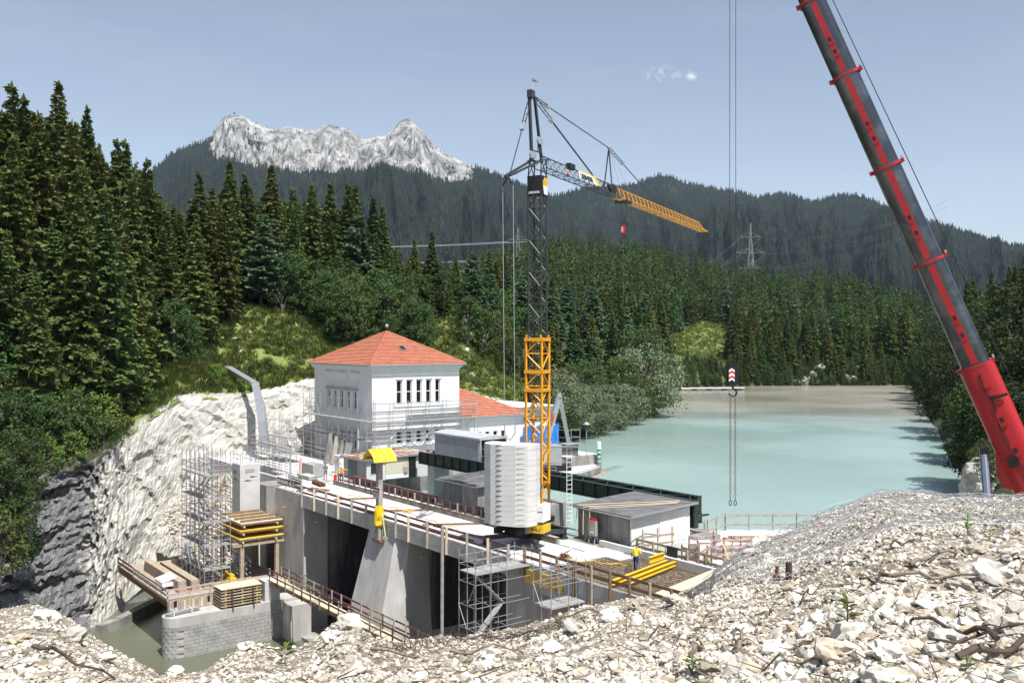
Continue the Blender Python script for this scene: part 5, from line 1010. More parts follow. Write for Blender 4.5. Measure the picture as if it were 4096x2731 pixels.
def jib(parent, t0, t1, n, h, hw, m, rc, rb, taper=0):
    zb = 28.25; hh = lambda t: h * (1 - taper * max(0, (t - t1 + 2.2) / 2.2)) if taper else h
    for s in (-hw, hw): tubp('jib_chord', m, parent, C(t0, s, zb), C(t1, s, zb), rc, 6)
    tubp('jib_chord', m, parent, C(t0, 0, zb + hh(t0)), C(t1 - (2.2 if taper else 0), 0, zb + h), rc * 1.15, 6)
    if taper:
        tubp('jib_chord', m, parent, C(t1 - 2.2, 0, zb + h), C(t1, 0, zb + .12), rc, 6)
    st = (t1 - t0) / n
    for k in range(n):
        a, b, c = t0 + st * k, t0 + st * (k + .5), t0 + st * (k + 1)
        for s in (-hw, hw): tubp('jib_brace', m, parent, C(a, s, zb), C(b, 0, zb + hh(b)), rb, 4); tubp('jib_brace', m, parent, C(b, 0, zb + hh(b)), C(c, s, zb), rb, 4)
        q = -hw if k % 2 else hw; tubp('jib_strut', m, parent, C(a, q, zb), C(c, -q, zb), rb, 4); tubp('jib_strut', m, parent, C(c, -hw, zb), C(c, hw, zb), rb, 4)
jib(TC, .5, 17.2, 15, .98, .52, 'crane_grey', .045, .022); jib(TC, 17.2, 48, 26, .90, .50, 'crane_yellow', .045, .022, taper=.85)
MB().prism([C(7.1, .56, 28.42), C(11.9, .56, 28.42), C(10.9, .34, 29.18), C(7.3, .34, 29.18)], S * .02).build('jib_sign', 'white_paint', TC); MB().prism([C(11.2, .585, 28.42), C(11.9, .585, 28.42), C(10.95, .365, 29.18), C(10.2, .365, 29.18)], S * .012).build('jib_sign_edge', 'beam_yellow', TC); MB().prism([C(7.25, .375, 29.08), C(10.9, .375, 29.08), C(10.9, .345, 29.2), C(7.25, .345, 29.2)], S * .02).build('jib_sign_top', 'beam_yellow', TC)
text_mesh('lettering', 'LIEBHERR', 'black_paint', TC, C(7.35, .57 + .02, 28.5), J, (ZD * .76 - S * .22), .66, .006, bold=.015)
jbox('hoist_motor', 'black_steel', TC, 5.9, 7.0, -.2, .2, 29.1, 29.55); jbox('red_marker', 'red_paint', TC, 4.4, 5.0, .5, .56, 28.3, 28.42); jbox('trolley_winch', 'black_steel', TC, 15.6, 16.6, -.3, .3, 28.5, 29.2)
tr = jbox('trolley', 'black_steel', TC, 18.5, 20.0, -.6, .6, 27.95, 28.12)
for j in (18.7, 19.8):
    for s in (-.52, .52): MB().disc(C(j, s, 28.2), S, .13, .08, 10).build('trolley_wheel', 'black_steel', tr)
# base and ballast
base = MB().obox(C(-2.2, 0, .78), J * 1.2, S * 1.1, ZD * .28).build('slewing_base', 'black_steel', TC)
for a in (45, 135, 225, 315):
    d_ = J * math.cos(R(a)) * 3.4 + S * math.sin(R(a)) * 3.0; p0 = C(-2.2, 0, .62); p1 = p0 + d_; p1.z = .55; leg = barp('outrigger', 'crane_grey', TC, p0, p1, .34, .3); tubp('jack', 'crane_grey', leg, p1, Vector((p1.x, p1.y, .1)), .12, 8); MB().tube(Vector((p1.x, p1.y, .01)), Vector((p1.x, p1.y, .1)), .34, 10).build('foot_pad', 'crane_grey', leg)
jbox('slewing_frame', 'black_steel', TC, -5.3, 1.0, -1.0, -.75, 1.1, 1.5); jbox('slewing_frame', 'black_steel', TC, -5.3, 1.0, .75, 1.0, 1.1, 1.5); jbox('mast_foot', 'crane_yellow', TC, -1.2, 1.3, -.74, .74, 1.06, 1.6)
for s in (-1, 1): tubp('mast_ram', 'crane_grey', TC, C(-2.6, s * .7, 1.5), C(-.4, s * .6, 4.4), .14, 8); tubp('frame_strut', 'black_steel', TC, C(-4.8, s * .9, 1.1), C(-3.4, s * .9, .75), .1)
BAL = [(-1.95, .9), (-2.02, .0), (-1.75, -.7), (-1.05, -1.1), (-.25, -1.2), (.95, -1.12), (1.75, -.75), (2.02, .0), (1.95, .9)]
for k in range(16):
    z0 = 1.8 + .36 * k; sh_ = .012 * math.sin(k * 2.1)
    sl = MB().prism([C(-4.6 + y, x + sh_, z0) for x, y in BAL], ZD * .35).build('ballast_slab', 'crane_white', TC)
    jbox('slab_notch', 'joint', sl, -5.812, -5.78, -.55 + sh_, -.12 + sh_, z0 + .30, z0 + .345)
    q0 = C(-4.6 - 1.125, 1.0 + sh_, z0 + .12); q1 = C(-4.6 - .765, 1.72 + sh_, z0 + .12); xd = (q1 - q0).normalized(); text_mesh('embossing', 'LIEBHERR', 'concrete_new', sl, q0, xd, ZD, .15, .008)
MB().prism([C(-5.6, -1.6, 1.72), C(-3.8, -1.6, 1.72), C(-3.8, 1.6, 1.72), C(-5.6, 1.6, 1.72)], ZD * .08).build('ballast_frame', 'black_steel', TC)
jbox('switch_cabinet', 'white_paint', TC, -4.3, -3.0, 1.95, 2.45, 2.0, 3.2); yb = jbox('type_plate', 'beam_yellow', TC, -4.32, -3.0, 1.35, 2.47, 1.2, 1.76); text_mesh('lettering', '81 K.1', 'black_paint', yb, C(-4.33, 1.5, 1.35), S, ZD, .28, .004, bold=.008); text_mesh('lettering', 'LIEBHERR', 'black_paint', TC, C(-4.31, 1.97, 2.7), S, ZD, .11, .004)
jbox('warning_plate', 'machine_grey', TC, -4.3, -3.9, 1.0, 1.32, 1.1, 1.75)
for s in (-.42, .42): tubp('ballast_rope', 'wire', TC, TIP + S * s - ZD * .6, C(-4.7, s, 8.9), .024, 5); MB().path([C(-4.7, s, 8.9), C(-4.7, s, 8.3), C(-4.7, 0, 7.75)], .05, 5).build('shackle', 'galvanised', TC); MB().path([TIP, TIP + S * s * .5 - ZD * .4, TIP + S * s - ZD * .7], .06, 5).build('rope_fork', 'black_steel', TC)
def hook_block(label, pos, top, ropes, scale, chain_to, red_body, side, fw, cat='crane hook'):
    """sheave block hung on ropes; pos = centre of the block"""
    r = thing('hook_block', label, cat, pos); pos = Vector(pos); w, h = .23 * scale, .52 * scale
    pr = [(-w, -h * .55), (-w * 1.05, h * .5), (-w * .6, h * .92), (w * .6, h * .92), (w * 1.05, h * .5), (w, -h * .55), (w * .5, -h), (-w * .5, -h)]
    for o in (-.16 * scale, .12 * scale): MB().prism([pos + side * x + ZD * z + fw * o for x, z in pr], fw * .05 * scale).build('cheek_plate', 'red_paint' if red_body else 'black_steel', r)
    MB().disc(pos + ZD * h * .3, fw, w * .95, .2 * scale, 14).build('sheave', 'black_steel', r); MB().obox(pos - ZD * h * .75, side * w * .6, fw * .14 * scale, ZD * h * .22).build('trunnion', 'black_steel', r)
    fx = pos - fw * .215 * scale   # chevrons on the plate that faces the camera
    for k in range(5):
        z0 = -h * .62 + k * h * .2; cx_ = -w * .36; hw_ = w * .56; poly = [pos + side * (cx_ + x) + ZD * z - fw * .168 * scale for x, z in ((-hw_, z0), (0, z0 + hw_ * .7), (hw_, z0), (hw_, z0 + h * .2), (0, z0 + hw_ * .7 + h * .2), (-hw_, z0 + h * .2))]
        b = MB(); b.prism(poly[:2] + poly[4:], -fw * .008); b.prism([poly[1], poly[2], poly[3], poly[4]], -fw * .008); b.build('chevron', 'red_paint' if k % 2 else 'white_paint', r)
    hk = [pos + ZD * (-h - .0)] + [pos - ZD * (h + .30 * scale) + (side * math.sin(t) + ZD * math.cos(t)) * .17 * scale for t in np.linspace(.2, 4.6, 12)]
    MB().path([hk[0], hk[0] - ZD * .1 * scale] + hk[1:], .05 * scale, 6, .03 * scale).build('hook', 'black_steel', r)
    for o in ropes: tubp('rope', 'black_steel', r, pos + side * o[0] + ZD * h * .5, Vector(top) + side * o[1], .014 * (1 if scale < 1 else 1.6), 4)
    cz = pos.z - h - .5 * scale
    for s in (-.07, .07) if scale > .9 else (0,):
        b = MB(); z = cz; k = 0; ln = .16 * scale
        while z - ln > chain_to:
            x_ = side if k % 2 else fw; cc = pos + side * (s * scale * (1.6 if scale > .9 else 1)); b.path([Vector((cc.x, cc.y, z)), Vector((cc.x, cc.y, z - ln * .2)) + x_ * .032 * scale, Vector((cc.x, cc.y, z - ln)) + x_ * .032 * scale, Vector((cc.x, cc.y, z - ln * 1.2)), Vector((cc.x, cc.y, z - ln)) - x_ * .032 * scale, Vector((cc.x, cc.y, z - ln * .2)) - x_ * .032 * scale, Vector((cc.x, cc.y, z))], .011 * scale, 4); z -= ln; k += 1
        b.build('chain', 'chain', r); MB().path([Vector((cc.x, cc.y, z)) + side * math.sin(t) * .06 * scale + ZD * (math.cos(t) * .12 - .12) * scale for t in np.linspace(0, 6.28, 9)], .02 * scale, 4).build('chain_hook', 'black_steel', r)
    return r
p = C(19.2, 0, 25.5); hook_block('red and white hook block with a chain hanging from the tower crane jib', p, C(19.2, 0, 27.95), [(-.1, -.3), (.1, .3)], .8, 18.4, True, S, J)
# ---------------------------------------------------------------- mobile crane boom
BP = D(3903, 1460, 38.0); BT = D(2931, -702, 40.0); BX = (BT - BP).normalized()
def bt(py):   # distance along the boom axis for an image row
    lo, hi = -12.0, 40.0
    for _ in range(50):
        mid = (lo + hi) / 2; q = BP + BX * mid; y = CY - (q.z - HC) * F / q.y
        if y > py: lo = mid
        else: hi = mid
    return lo
BN = (Vector((0, 0, HC)) - (BP + BX * 5)); BN = (BN - BX * BN.dot(BX)).normalized(); BS = BX.cross(BN).normalized()   # towards the camera / across
MOB = thing('mobile_crane', 'huge red and dark grey telescopic mobile crane boom rising on the right', 'mobile crane', BP + BX * -9)
def osec(t0, t1, rw, rd, name, m, n=28):
    b = MB(); ring = []
    for t in (t0, t1):
        c = BP + BX * t
        for i in range(n):
            a = 2 * math.pi * i / n; ca, sa = math.cos(a), math.sin(a); e = .62
            ring.append(c + BS * (rw * math.copysign(abs(ca) ** e, ca)) + BN * (rd * math.copysign(abs(sa) ** e, sa)))
    b.add(ring, [(i, (i + 1) % n, n + (i + 1) % n, n + i) for i in range(n)]); b.add(ring, [tuple(range(n - 1, -1, -1)), tuple(range(n, 2 * n))]); return b.build(name, m, MOB, smooth=True)
ts = [bt(1460), bt(1046), bt(670), bt(306), bt(8)]
wd = [.56, .545, .53, .515, .50]
osec(-10, ts[0], .68, .56, 'base_section', 'crane_red')
for k in range(5):
    t0 = ts[k]; t1 = ts[k + 1] if k < 4 else (BT - BP).length; osec(t0 - .5, t1, wd[k], wd[k] * .9, 'boom_section', 'boom_grey')
    col = osec(t0 - .06, t0 + .06, wd[k] + .08, wd[k] * .9 + .07, 'collar', 'crane_red' if k == 0 else 'crane_red')
    for s in (-1, 1): MB().obox(BP + BX * t0 + BS * s * (wd[k] + .12) + BN * .2, BX * .08, BS * .06, BN * .1).build('collar_lug', 'crane_red', MOB)
    MB().obox(BP + BX * ((t0 + t1) / 2) + BN * (wd[k] * .9 + .004), BX * ((t1 - t0) / 2 - .15), BS * .13, BN * .012).build('side_stripe', 'crane_red', MOB)
    for f in (.30, .46) if k < 4 else ():
        c = BP + BX * (t0 + (t1 - t0) * f) + BN * (wd[k] * .9 + .03); pd = MB().obox(c, BX * .22, BS * .12, BN * .03).build('locking_pad', 'crane_red', MOB); MB().obox(c + BN * .032, BX * .09, BS * .06, BN * .004).build('pin_hole', 'black_paint', pd)
    MB().bar(BP + BX * (t0 - .05) - BS * 0 + BS * (wd[k] + .13) + BN * .1, BP + BX * (t0 + .2) + BS * (wd[k] + .16) + BN * .1, .1, .06).build('rope_guide', 'galvanised', MOB)
sgn = 1 if (BS.x > 0) else -1
for f in (-2.3, -3.6):
    c = BP + BX * f + BN * .59; pd = MB().obox(c + BS * sgn * .05, BX * .28, BS * .14, BN * .03).build('locking_pad', 'crane_red', MOB); MB().obox(c + BS * sgn * .05 + BN * .032, BX * .1, BS * .07, BN * .004).build('pin_hole', 'black_paint', pd)
MB().path([BP + BX * -.3 + BN * .58, BP + BX * -1.0 + BN * .59 - BS * sgn * .1, BP + BX * -1.5 + BN * .59 + BS * sgn * .02, BP + BX * -2.6 + BN * .59 - BS * sgn * .12, BP + BX * -4.0 + BN * .60, BP + BX * -5.0 + BN * .60 + BS * sgn * .2, BP + BX * -6.5 + BN * .60 + BS * sgn * .25], .025, 5).build('hydraulic_hose', 'hose_black', MOB)
MB().path([BP + BX * -2.9 + BN * .59 - BS * sgn * .2, BP + BX * -3.7 + BN * .61 - BS * sgn * .05, BP + BX * -4.6 + BN * .60 + BS * sgn * .1, BP + BX * -5.4 + BN * .60 + BS * sgn * .15], .02, 5).build('hydraulic_hose', 'hose_black', MOB)
MB().obox(BP + BX * -4.0 + BN * .62 - BS * sgn * .22, BX * .2, BS * .18, BN * .06).build('valve_block', 'black_steel', MOB); MB().obox(BP + BX * -1.4 + BN * .62 + BS * sgn * .3, BX * .05, BS * .32, BN * .03).build('grab_bar', 'black_steel', MOB)
for k in range(3): MB().obox(BP + BX * (-.9 - .35 * k) + BN * .60 + BS * sgn * (.1 + .05 * k), BX * .02, BS * .12, BN * .05).build('fin', 'crane_red', MOB)
cy0 = D(3935, 1800, 37.9); cy1 = D(3962, 2150, 36.5)
MB().prism([BP + BX * a - BS * sgn * b + BN * .1 for a, b in ((-3.0, .5), (-4.3, .95), (-4.9, .95), (-5.2, .5))], BN * .3).build('cylinder_lug', 'crane_red', MOB); tubp('lift_cylinder', 'chrome', MOB, cy0, cy1, .17, 16); MB().disc(cy0, BN, .16, .5, 12).build('lug_pin', 'black_steel', MOB)
dr = D(4100, 1812, 37.2); wd_ = MB().disc(dr, BN, .42, .12, 24).build('hose_reel', 'white_paint', MOB); MB().disc(dr + BN * .07, BN, .15, .06, 16).build('reel_hub', 'black_steel', wd_); MB().disc(dr + BN * .065, BN, .36, .02, 24).build('reel_face', 'machine_grey', wd_)
text_mesh('lettering', 'www.', 'white_paint', MOB, BP + BX * -5.75 + BN * .515 + BS * sgn * .02, -BX, BN.cross(-BX), .42, .004, bold=.01)
tubp('luffing_rope', 'black_steel', MOB, BP + BX * -9 + BS * sgn * 1.1, BT + BS * sgn * .6, .02, 4)
osec(-12.5, -10, .7, .7, 'boom_foot', 'crane_red'); q = BP + BX * -11.5; MB().box(q.x - 1.4, q.x + 3.5, q.y - 1.3, q.y + 1.3, 6.6, q.z + .6).build('superstructure', 'crane_red', MOB)
MB().obox(BT, BX * .8, BS * .5, BN * .4).build('boom_head', 'crane_red', MOB); hp = D(2931, 1497, 40.0)
hook_block('black hook block with red and white chevrons hanging from the mobile crane', hp, Vector((hp.x, hp.y, BT.z)), [(-.13, -.13), (.13, .13)], .95, D(2931, 2010, 40).z, False, Vector((1, 0, 0)), Vector((0, 1, 0)))
# ---------------------------------------------------------------- trash rake and jetty
JT = thing('jetty', 'weathered concrete jetty with a pale waterline reaching into the lake', 'jetty', (6, 118, -2.3))
jp = [(-4, 114.5), (5.5, 111.6), (8.6, 114.6), (11.4, 120.2), (11.7, 123.0), (10.6, 125.0), (-4, 127)]
MB().prism([(x, y, -2.6) for x, y in jp], ZD * 1.28).build('body', 'concrete_old', JT); MB().prism([(x * .985, (y - 118) * .985 + 118, -1.325) for x, y in jp], ZD * .06).build('top_slab', 'concrete_new', JT); MB().prism([(x * 1.05 + .2, (y - 118) * 1.07 + 118, -2.6) for x, y in jp[:-1]] + [(-4, 127.3, -2.6)], ZD * .5).build('footing', 'limestone_warm', JT)
def steel_rail(label, pts, h=1.05, mids=2, z0=-1.27, group='railings on the jetty'):
    r = thing('steel_railing', label, 'railing', pts[0] if len(pts[0]) == 3 else (*pts[0], z0), group); P_ = [Vector((p[0], p[1], z0)) for p in pts]
    for a, b in zip(P_[:-1], P_[1:]):
        n = max(1, round((b - a).length / 1.6))
        for k in range(n + 1): tubp('post', 'galvanised', r, a.lerp(b, k / n), a.lerp(b, k / n) + ZD * h, .03, 5)
        for m_ in range(mids + 1): zz = ZD * (h * (m_ + 1) / (mids + 1)); tubp('rail', 'galvanised', r, a + zz, b + zz, .025, 5)
steel_rail('galvanised railing along the front edge of the jetty', [(1.5, 113.0), (5.3, 112.0)]); steel_rail('galvanised railing around the tip of the jetty', [(11.2, 120.4), (11.3, 122.8), (9.0, 123.5)], 1.1, 3)
LA = thing('lantern', 'small lamp post with a pointed shade on the jetty', 'lamp post', (9.6, 120.5, -1.3)); tubp('pole', 'galvanised', LA, (9.6, 120.5, -1.3), (9.6, 120.5, 3.6), .05, 6); MB().tube((9.6, 120.5, 3.6), (9.6, 120.5, 4.15), .18, 8, .32).build('shade_glass', 'glass', LA); MB().tube((9.6, 120.5, 4.15), (9.6, 120.5, 4.5), .55, 10, .04).build('hood', 'zinc', LA)
NM = thing('channel_marker', 'green and white striped marker post on the jetty tip', 'marker', (11.35, 122.2, -1.3)); tubp('post', 'green_paint', NM, (11.35, 122.2, -1.3), (11.35, 122.2, .75), .22, 10); tubp('white_cap', 'white_paint', NM, (11.35, 122.2, .75), (11.35, 122.2, 1.75), .3, 10)
for k in range(3): MB().tube((11.35, 122.2, -.9 + .6 * k), (11.35, 122.2, -.72 + .6 * k), .226, 10).build('band', 'white_paint', NM)
TR = thing('trash_rake', 'grey hydraulic rake machine with a long folded arm on the jetty', 'rake machine', (4.5, 117, -1.27))
tx, ty = 5.0, 117.5
MB().box(tx - 1.0, tx + 1.2, ty - 1.1, ty + 1.3, -.6, 1.7).build('cabin', 'machine_grey', TR); MB().box(tx - 1.02, tx + 1.22, ty - 1.14, ty + 1.34, 1.7, 1.85).build('cabin_roof', 'machine_grey', TR); MB().box(tx - .2, tx + .8, ty - 1.13, ty - 1.1, -.3, 1.2).build('cabin_door', 'machine_grey', TR); MB().box(tx - 1.3, tx + 2.2, ty - 1.3, ty + 1.5, -1.1, -.62).build('undercarriage', 'black_steel', TR); MB().box(tx - 1.4, tx + 2.4, ty - 1.4, ty - 1.15, -1.27, -.7).build('track', 'black_steel', TR)
a0 = D(2190, 1752, 117.5); a1 = D(2238, 1580, 118.5); a2 = D(2275, 1772, 119.5)
MB().bar(a0, a1, .5, .62, (0, 0, 1)).build('main_arm', 'machine_grey', TR); MB().bar(a1, a2, .42, .5, (1, 0, 0)).build('dipper_arm', 'machine_grey', TR); MB().tube(a0 + Vector((0, 0, -.4)), (tx - .3, ty, 1.2), .5, 10).build('arm_base', 'machine_grey', TR); tubp('ram', 'chrome', TR, a0.lerp(a1, .3) + Vector((-.35, 0, 0)), a0.lerp(a1, .85) + Vector((-.2, 0, .2)), .1, 8); MB().disc(a1, (0, 1, 0), .3, .8, 14).build('elbow_joint', 'machine_grey', TR)
ad = (a1 - a0).normalized(); text_mesh('lettering', 'MUHR', 'letter_red', TR, a0.lerp(a1, .28) + Vector((.05, -.29, -.12)), Vector((ad.x, 0, ad.z)), Vector((-ad.z, 0, ad.x)), .62, .01, bold=.01)
text_mesh('lettering', 'MUHR', 'letter_red', TR, (tx - 1.4, ty - 1.16, -.5), (1, 0, 0), ZD, .45, .01)
bk = thing('y', 'y y y y', 'y'); bpy.data.objects.remove(bk); bx0 = a2.x - 2.4
MB().box(bx0, a2.x + 1.2, a2.y - .3, a2.y + .1, a2.z - .75, a2.z - .6).build('rake_beam', 'black_steel', TR); MB().box(bx0, a2.x + 1.2, a2.y - .4, a2.y - .3, a2.z - .25, a2.z - .1).build('rake_beam', 'black_steel', TR)
for k in range(18): x = bx0 + .1 + 3.4 * k / 17; MB().path([(x, a2.y - .3, a2.z - .1), (x, a2.y - .5, a2.z - .7), (x, a2.y - .35, a2.z - 1.5)], .05, 4).build('rake_tine', 'black_steel', TR)
MB().box(bx0, a2.x + 1.2, a2.y - .2, a2.y - .1, a2.z - 1.5, a2.z - .8).build('rake_plate', 'machine_grey', TR)
# ---------------------------------------------------------------- pylons and lines
def pylon(label, px, d, ztop, zb, arms):
    x = XP(px, d); H = ztop - zb; r = thing('pylon', label, 'pylon', (x, d, zb), 'power pylons'); hw = lambda z: .35 + (H * .075) * max(0, 1 - z / (H * .93)) ** 1.2; n = 9; b = MB(); zs = [H * (1 - (1 - k / n) ** 1.25) for k in range(n + 1)]; rr_ = .05 * H / 20
    for a, c in ((-1, -1), (-1, 1), (1, 1), (1, -1)): MB().path([(x + a * hw(z), d + c * hw(z), zb + z) for z in zs], rr_ * 1.5, 4).build('leg', 'pylon_grey', r)
    for k in range(n):
        z0, z1 = zs[k], zs[k + 1]
        for s in (-1, 1):
            tubp('brace', 'pylon_grey', r, (x - s * hw(z0), d - hw(z0), zb + z0), (x + s * hw(z1), d - hw(z1), zb + z1), rr_, 4); tubp('brace', 'pylon_grey', r, (x + s * hw(z0), d - s * hw(z0), zb + z0), (x + s * hw(z1), d + s * hw(z1), zb + z1), rr_, 4)
    for z, w in arms:
        for s in (-1, 1): tubp('cross_arm', 'pylon_grey', r, (x, d, zb + H * z), (x + s * w, d, zb + H * z), rr_ * 1.4, 4); tubp('arm_tie', 'pylon_grey', r, (x, d, zb + H * (z + .05)), (x + s * w, d, zb + H * z), rr_, 4)
    return [(Vector((x - w, d, zb + H * z - .8)), Vector((x + w, d, zb + H * z - .8))) for z, w in arms]
q1 = pylon('lattice power pylon behind the hoist ropes left of the tower crane mast', 2072, 450, 69, 27, [(.86, 4.5), (.66, 6.5), (.46, 5)])
q2 = pylon('tall lattice power pylon above the wooded hill right of the crane jib', 3002, 640, 95, 28, [(.86, 7), (.70, 10), (.54, 8)])
q3 = pylon('small lattice power pylon half hidden in the hill forest below the jib', 2628, 500, 54.5, 30, [(.8, 2.6), (.65, 3.2)])
def cable(a, b, sag, nm):
    tag(MB().path([a.lerp(b, t) - ZD * (sag * 4 * t * (1 - t)) for t in np.linspace(0, 1, 15)], .07, 3).build('power_line', 'power_line'), 'thin power line %s' % nm, 'power line', 'power lines over the hill')
for k in range(3):
    for s in (0, 1):
        nm_ = ('upper', 'middle', 'lower')[k] + (' far' if s else ' near') + ' strand '
        cable(q1[k][s], q2[k][s], 26, nm_ + 'sagging between the two big pylons'); cable(q1[k][s], Vector((-420 + 8 * s, 430, 105 - 5 * k)), 18, nm_ + 'leading left from the pylon by the mast')
        cable(q2[k][s], Vector((420, 900, 150 - 6 * k)), 12, nm_ + 'leading right from the tall pylon')
# ---------------------------------------------------------------- scaffolds
def scaffold(name, label, O, ax, ay, xs, ys, z0, ztop, lifts, decks, rail=True, group=None, brace=1, toe=False, couplers=True, rt=.03):
    """O world point at z=0; ax, ay unit vectors; xs, ys standard positions; lifts = ledger heights; decks = (x0,x1,y0,y1,z)"""
    O = Vector(O); r = thing(name, label, 'scaffold', O + ZD * z0, group); P_ = lambda x, y, z: O + ax * x + ay * y + ZD * z; cp = MB(); rr_ = random.Random(len(label))
    for x in xs:
        for y in ys: tubp('standard', 'galvanised', r, P_(x, y, z0), P_(x, y, ztop + rr_.uniform(-.15, .25)), rt, 5)
    hs_ = list(lifts)
    if rail:
        for d_ in decks: hs_ += [d_[4] + .5, d_[4] + 1.0]
    for z in sorted(set(round(h, 2) for h in hs_)):
        if z > ztop: continue
        for y in ys:
            for a, b in zip(xs[:-1], xs[1:]): tubp('ledger', 'galvanised', r, P_(a, y, z), P_(b, y, z), rt * .85, 4)
        for x in (xs if z in lifts else (xs[0], xs[-1])):
            for a, b in zip(ys[:-1], ys[1:]): tubp('transom', 'galvanised', r, P_(x, a, z), P_(x, b, z), rt * .85, 4)
        for x in xs:
            for y in ys:
                if rr_.random() < .5: cp.obox(P_(x, y, z), ax * .036, ay * .036, ZD * .045)
    L_ = sorted(lifts)
    if brace:
        for k in range(len(L_) - 1):
            for i in range(len(xs) - 1):
                if (i + k) % (brace + 1) == 0:
                    a, b = (xs[i], xs[i + 1]) if k % 2 else (xs[i + 1], xs[i])
                    tubp('brace', 'galvanised', r, P_(a, ys[0] - .05, L_[k]), P_(b, ys[0] - .05, L_[k + 1]), rt * .85, 4)
    for x0, x1, y0, y1, z in decks:
        n = max(1, round(abs(y1 - y0) / .32)); wd_ = (y1 - y0) / n
        for k in range(n): MB().hexa([P_(a, b, c) for c in (z, z + .06) for a, b in ((x0 + .03, y0 + wd_ * k + .01), (x1 - .03, y0 + wd_ * k + .01), (x1 - .03, y0 + wd_ * (k + 1) - .01), (x0 + .03, y0 + wd_ * (k + 1) - .01))]).build('deck_board', 'scaffold_board', r)
    if couplers and cp.f: cp.build('coupler', 'scaffold_red', r, kind='stuff')
    return r
# around the powerhouse: left face and front face
lv = [1.0, 3.25, 5.5]
scaffold('facade_scaffold', 'steel scaffold along the shaded left face of the powerhouse', W(97.2, 53.6, 0), UD, -VD, [-1.2, 1.0, 3.4, 5.9, 8.4, 10.9, 13.4, 15.8], [.2, 1.1], 0, 8.1, [1.0, 3.25, 5.5], [(-1.2, 15.8, .25, 1.05, z) for z in lv], couplers=False, rt=.042)
scaffold('facade_scaffold', 'steel scaffold along the sunlit front of the powerhouse', W(97.0, 53.6, 0), VD, -UD, [0, 2.4, 4.9, 7.4, 9.9, 12.4, 14.6], [.25, 1.0], 0, 7.6, [1.0, 3.2, 5.3], [(0, 12.4, .28, .95, 3.2), (0, 7.4, .28, .95, 5.3), (4.9, 14.6, .28, .95, 5.3 + .02), (4.9, 14.6, .28, .95, 7.0)], couplers=False, rt=.042)
def ladder(label, p, q, side, n, m='galvanised', w=.4, r_=.025, group=None):
    r = thing('ladder', label, 'ladder', p, group); p = Vector(p); q = Vector(q); side = Vector(side) * w / 2
    for s in (-1, 1): tubp('stile', m, r, p + side * s, q + side * s, r_, 4)
    for k in range(1, n): tubp('rung', m, r, p.lerp(q, k / n) - side, p.lerp(q, k / n) + side, r_ * .8, 4)
ladder('aluminium ladder inside the scaffold on the shaded powerhouse face', W(108.2, 53.0, 3.3), W(110, 53.0, 6.9), UD * .5 + VD * .2, 10); ladder('aluminium ladder inside the scaffold on the sunlit powerhouse face', W(96.4, 61.2, 3.3), W(96.4, 62.4, 6.3), VD, 9)
# stair tower on the platform
lv = [-7.0, -4.75, -2.5, -.25, 2.0]
ST = scaffold('scaffold_tower', 'tall steel stair tower scaffold standing on the timber platform', W(88.5, 31.0, 0), UD, VD, [0, 1.3, 2.6, 3.9, 5.2, 6.6], [0, .8, 1.7, 2.5], -8.68, 4.3, [-8.2] + lv, [d_ for z in lv for d_ in ((0, 6.6, 0, .8, z), (0, .95, .8, 2.5, z + .012))], toe=False, rt=.038)
for k, z in enumerate([-8.68] + lv[:-1]): 
    for s in (0, .55): barp('stair_string', 'scaffold_board', ST, W(89.4 + (.6 if k % 2 else 4.4), 31.9 + s, z + .05), W(89.4 + (4.4 if k % 2 else .6), 31.9 + s, z + 2.25), .05, .16)
    for j in range(8): t = (j + .5) / 8; u = 89.4 + (.6 + 3.8 * t if k % 2 else 4.4 - 3.8 * t); barp('stair_tread', 'scaffold_board', ST, W(u, 31.9, z + .05 + 2.2 * t), W(u, 32.45, z + .05 + 2.2 * t), .22, .03)
# access scaffolds in front of the weir
CS = scaffold('access_scaffold', 'steel access scaffold with a deck-level gangway in front of the weir', W(48.9, 34.6, 0), UD, VD, [0, .95, 1.9], [0, 1.2, 2.5, 4.6], -10, 1.15, [-8.2, -6.7, -5.2, -3.7, -2.2, -.7], [(0, 1.9, 0, 4.7, -.1)])
for k in range(4): barp('stair_string', 'scaffold_board', CS, W(49.6, 35.0 + (2.2 if k % 2 else 0), -.2 - 2.1 * k), W(49.6, 35.0 + (0 if k % 2 else 2.2), -2.3 - 2.1 * k), .5, .06)
scaffold('access_scaffold', 'smaller steel scaffold with a work platform against the slab edge', W(43.3, 36.2, 0), UD, VD, [0, .9, 1.7], [0, 1.4, 2.8], -9, 1.3, [-6, -4.6, -3.0, -1.25, .1, .85], [(0, 1.7, 0, 2.8, -1.25)], rail=False)
ladder('aluminium ladder leaning below the smaller work scaffold', W(42.2, 36.6, -5.5), W(42.9, 38.3, -1.2), UD, 11, group=None)
scaffold('handrail_scaffold', 'tangle of steel scaffold frames on the terrace behind the inscribed pillar', W(97.6, 42.4, 0), UD, VD, [0, 1.6, 3.2, 4.8, 6.4, 8.0], [0, 1.0, 2.2], 0, 3.9, [.3, 1.0, 2.0, 2.9], [(0, 8, 0, 1, 2.0), (3.2, 8, 1, 2.2, 2.9)])
scaffold('handrail_scaffold', 'open steel scaffold bays between the cliff and the powerhouse corner', W(107.0, 47.5, 0), UD, VD, [0, 2.0, 4.0, 6.0], [0, 1.1, 2.2], 0, 5.6, [1.0, 3.0, 5.0], [(0, 6, 0, 1.1, 3.0), (0, 6, 1.1, 2.2, 1.0)])
scaffold('pillar_scaffold', 'low steel guard scaffold on top of the inscribed pillar', W(95.0, 37.0, 0), UD, VD, [.1, 1.1, 2.1], [.1, 1.1, 2.1], 1.96, 3.2, [2.45, 2.9], [], couplers=False)
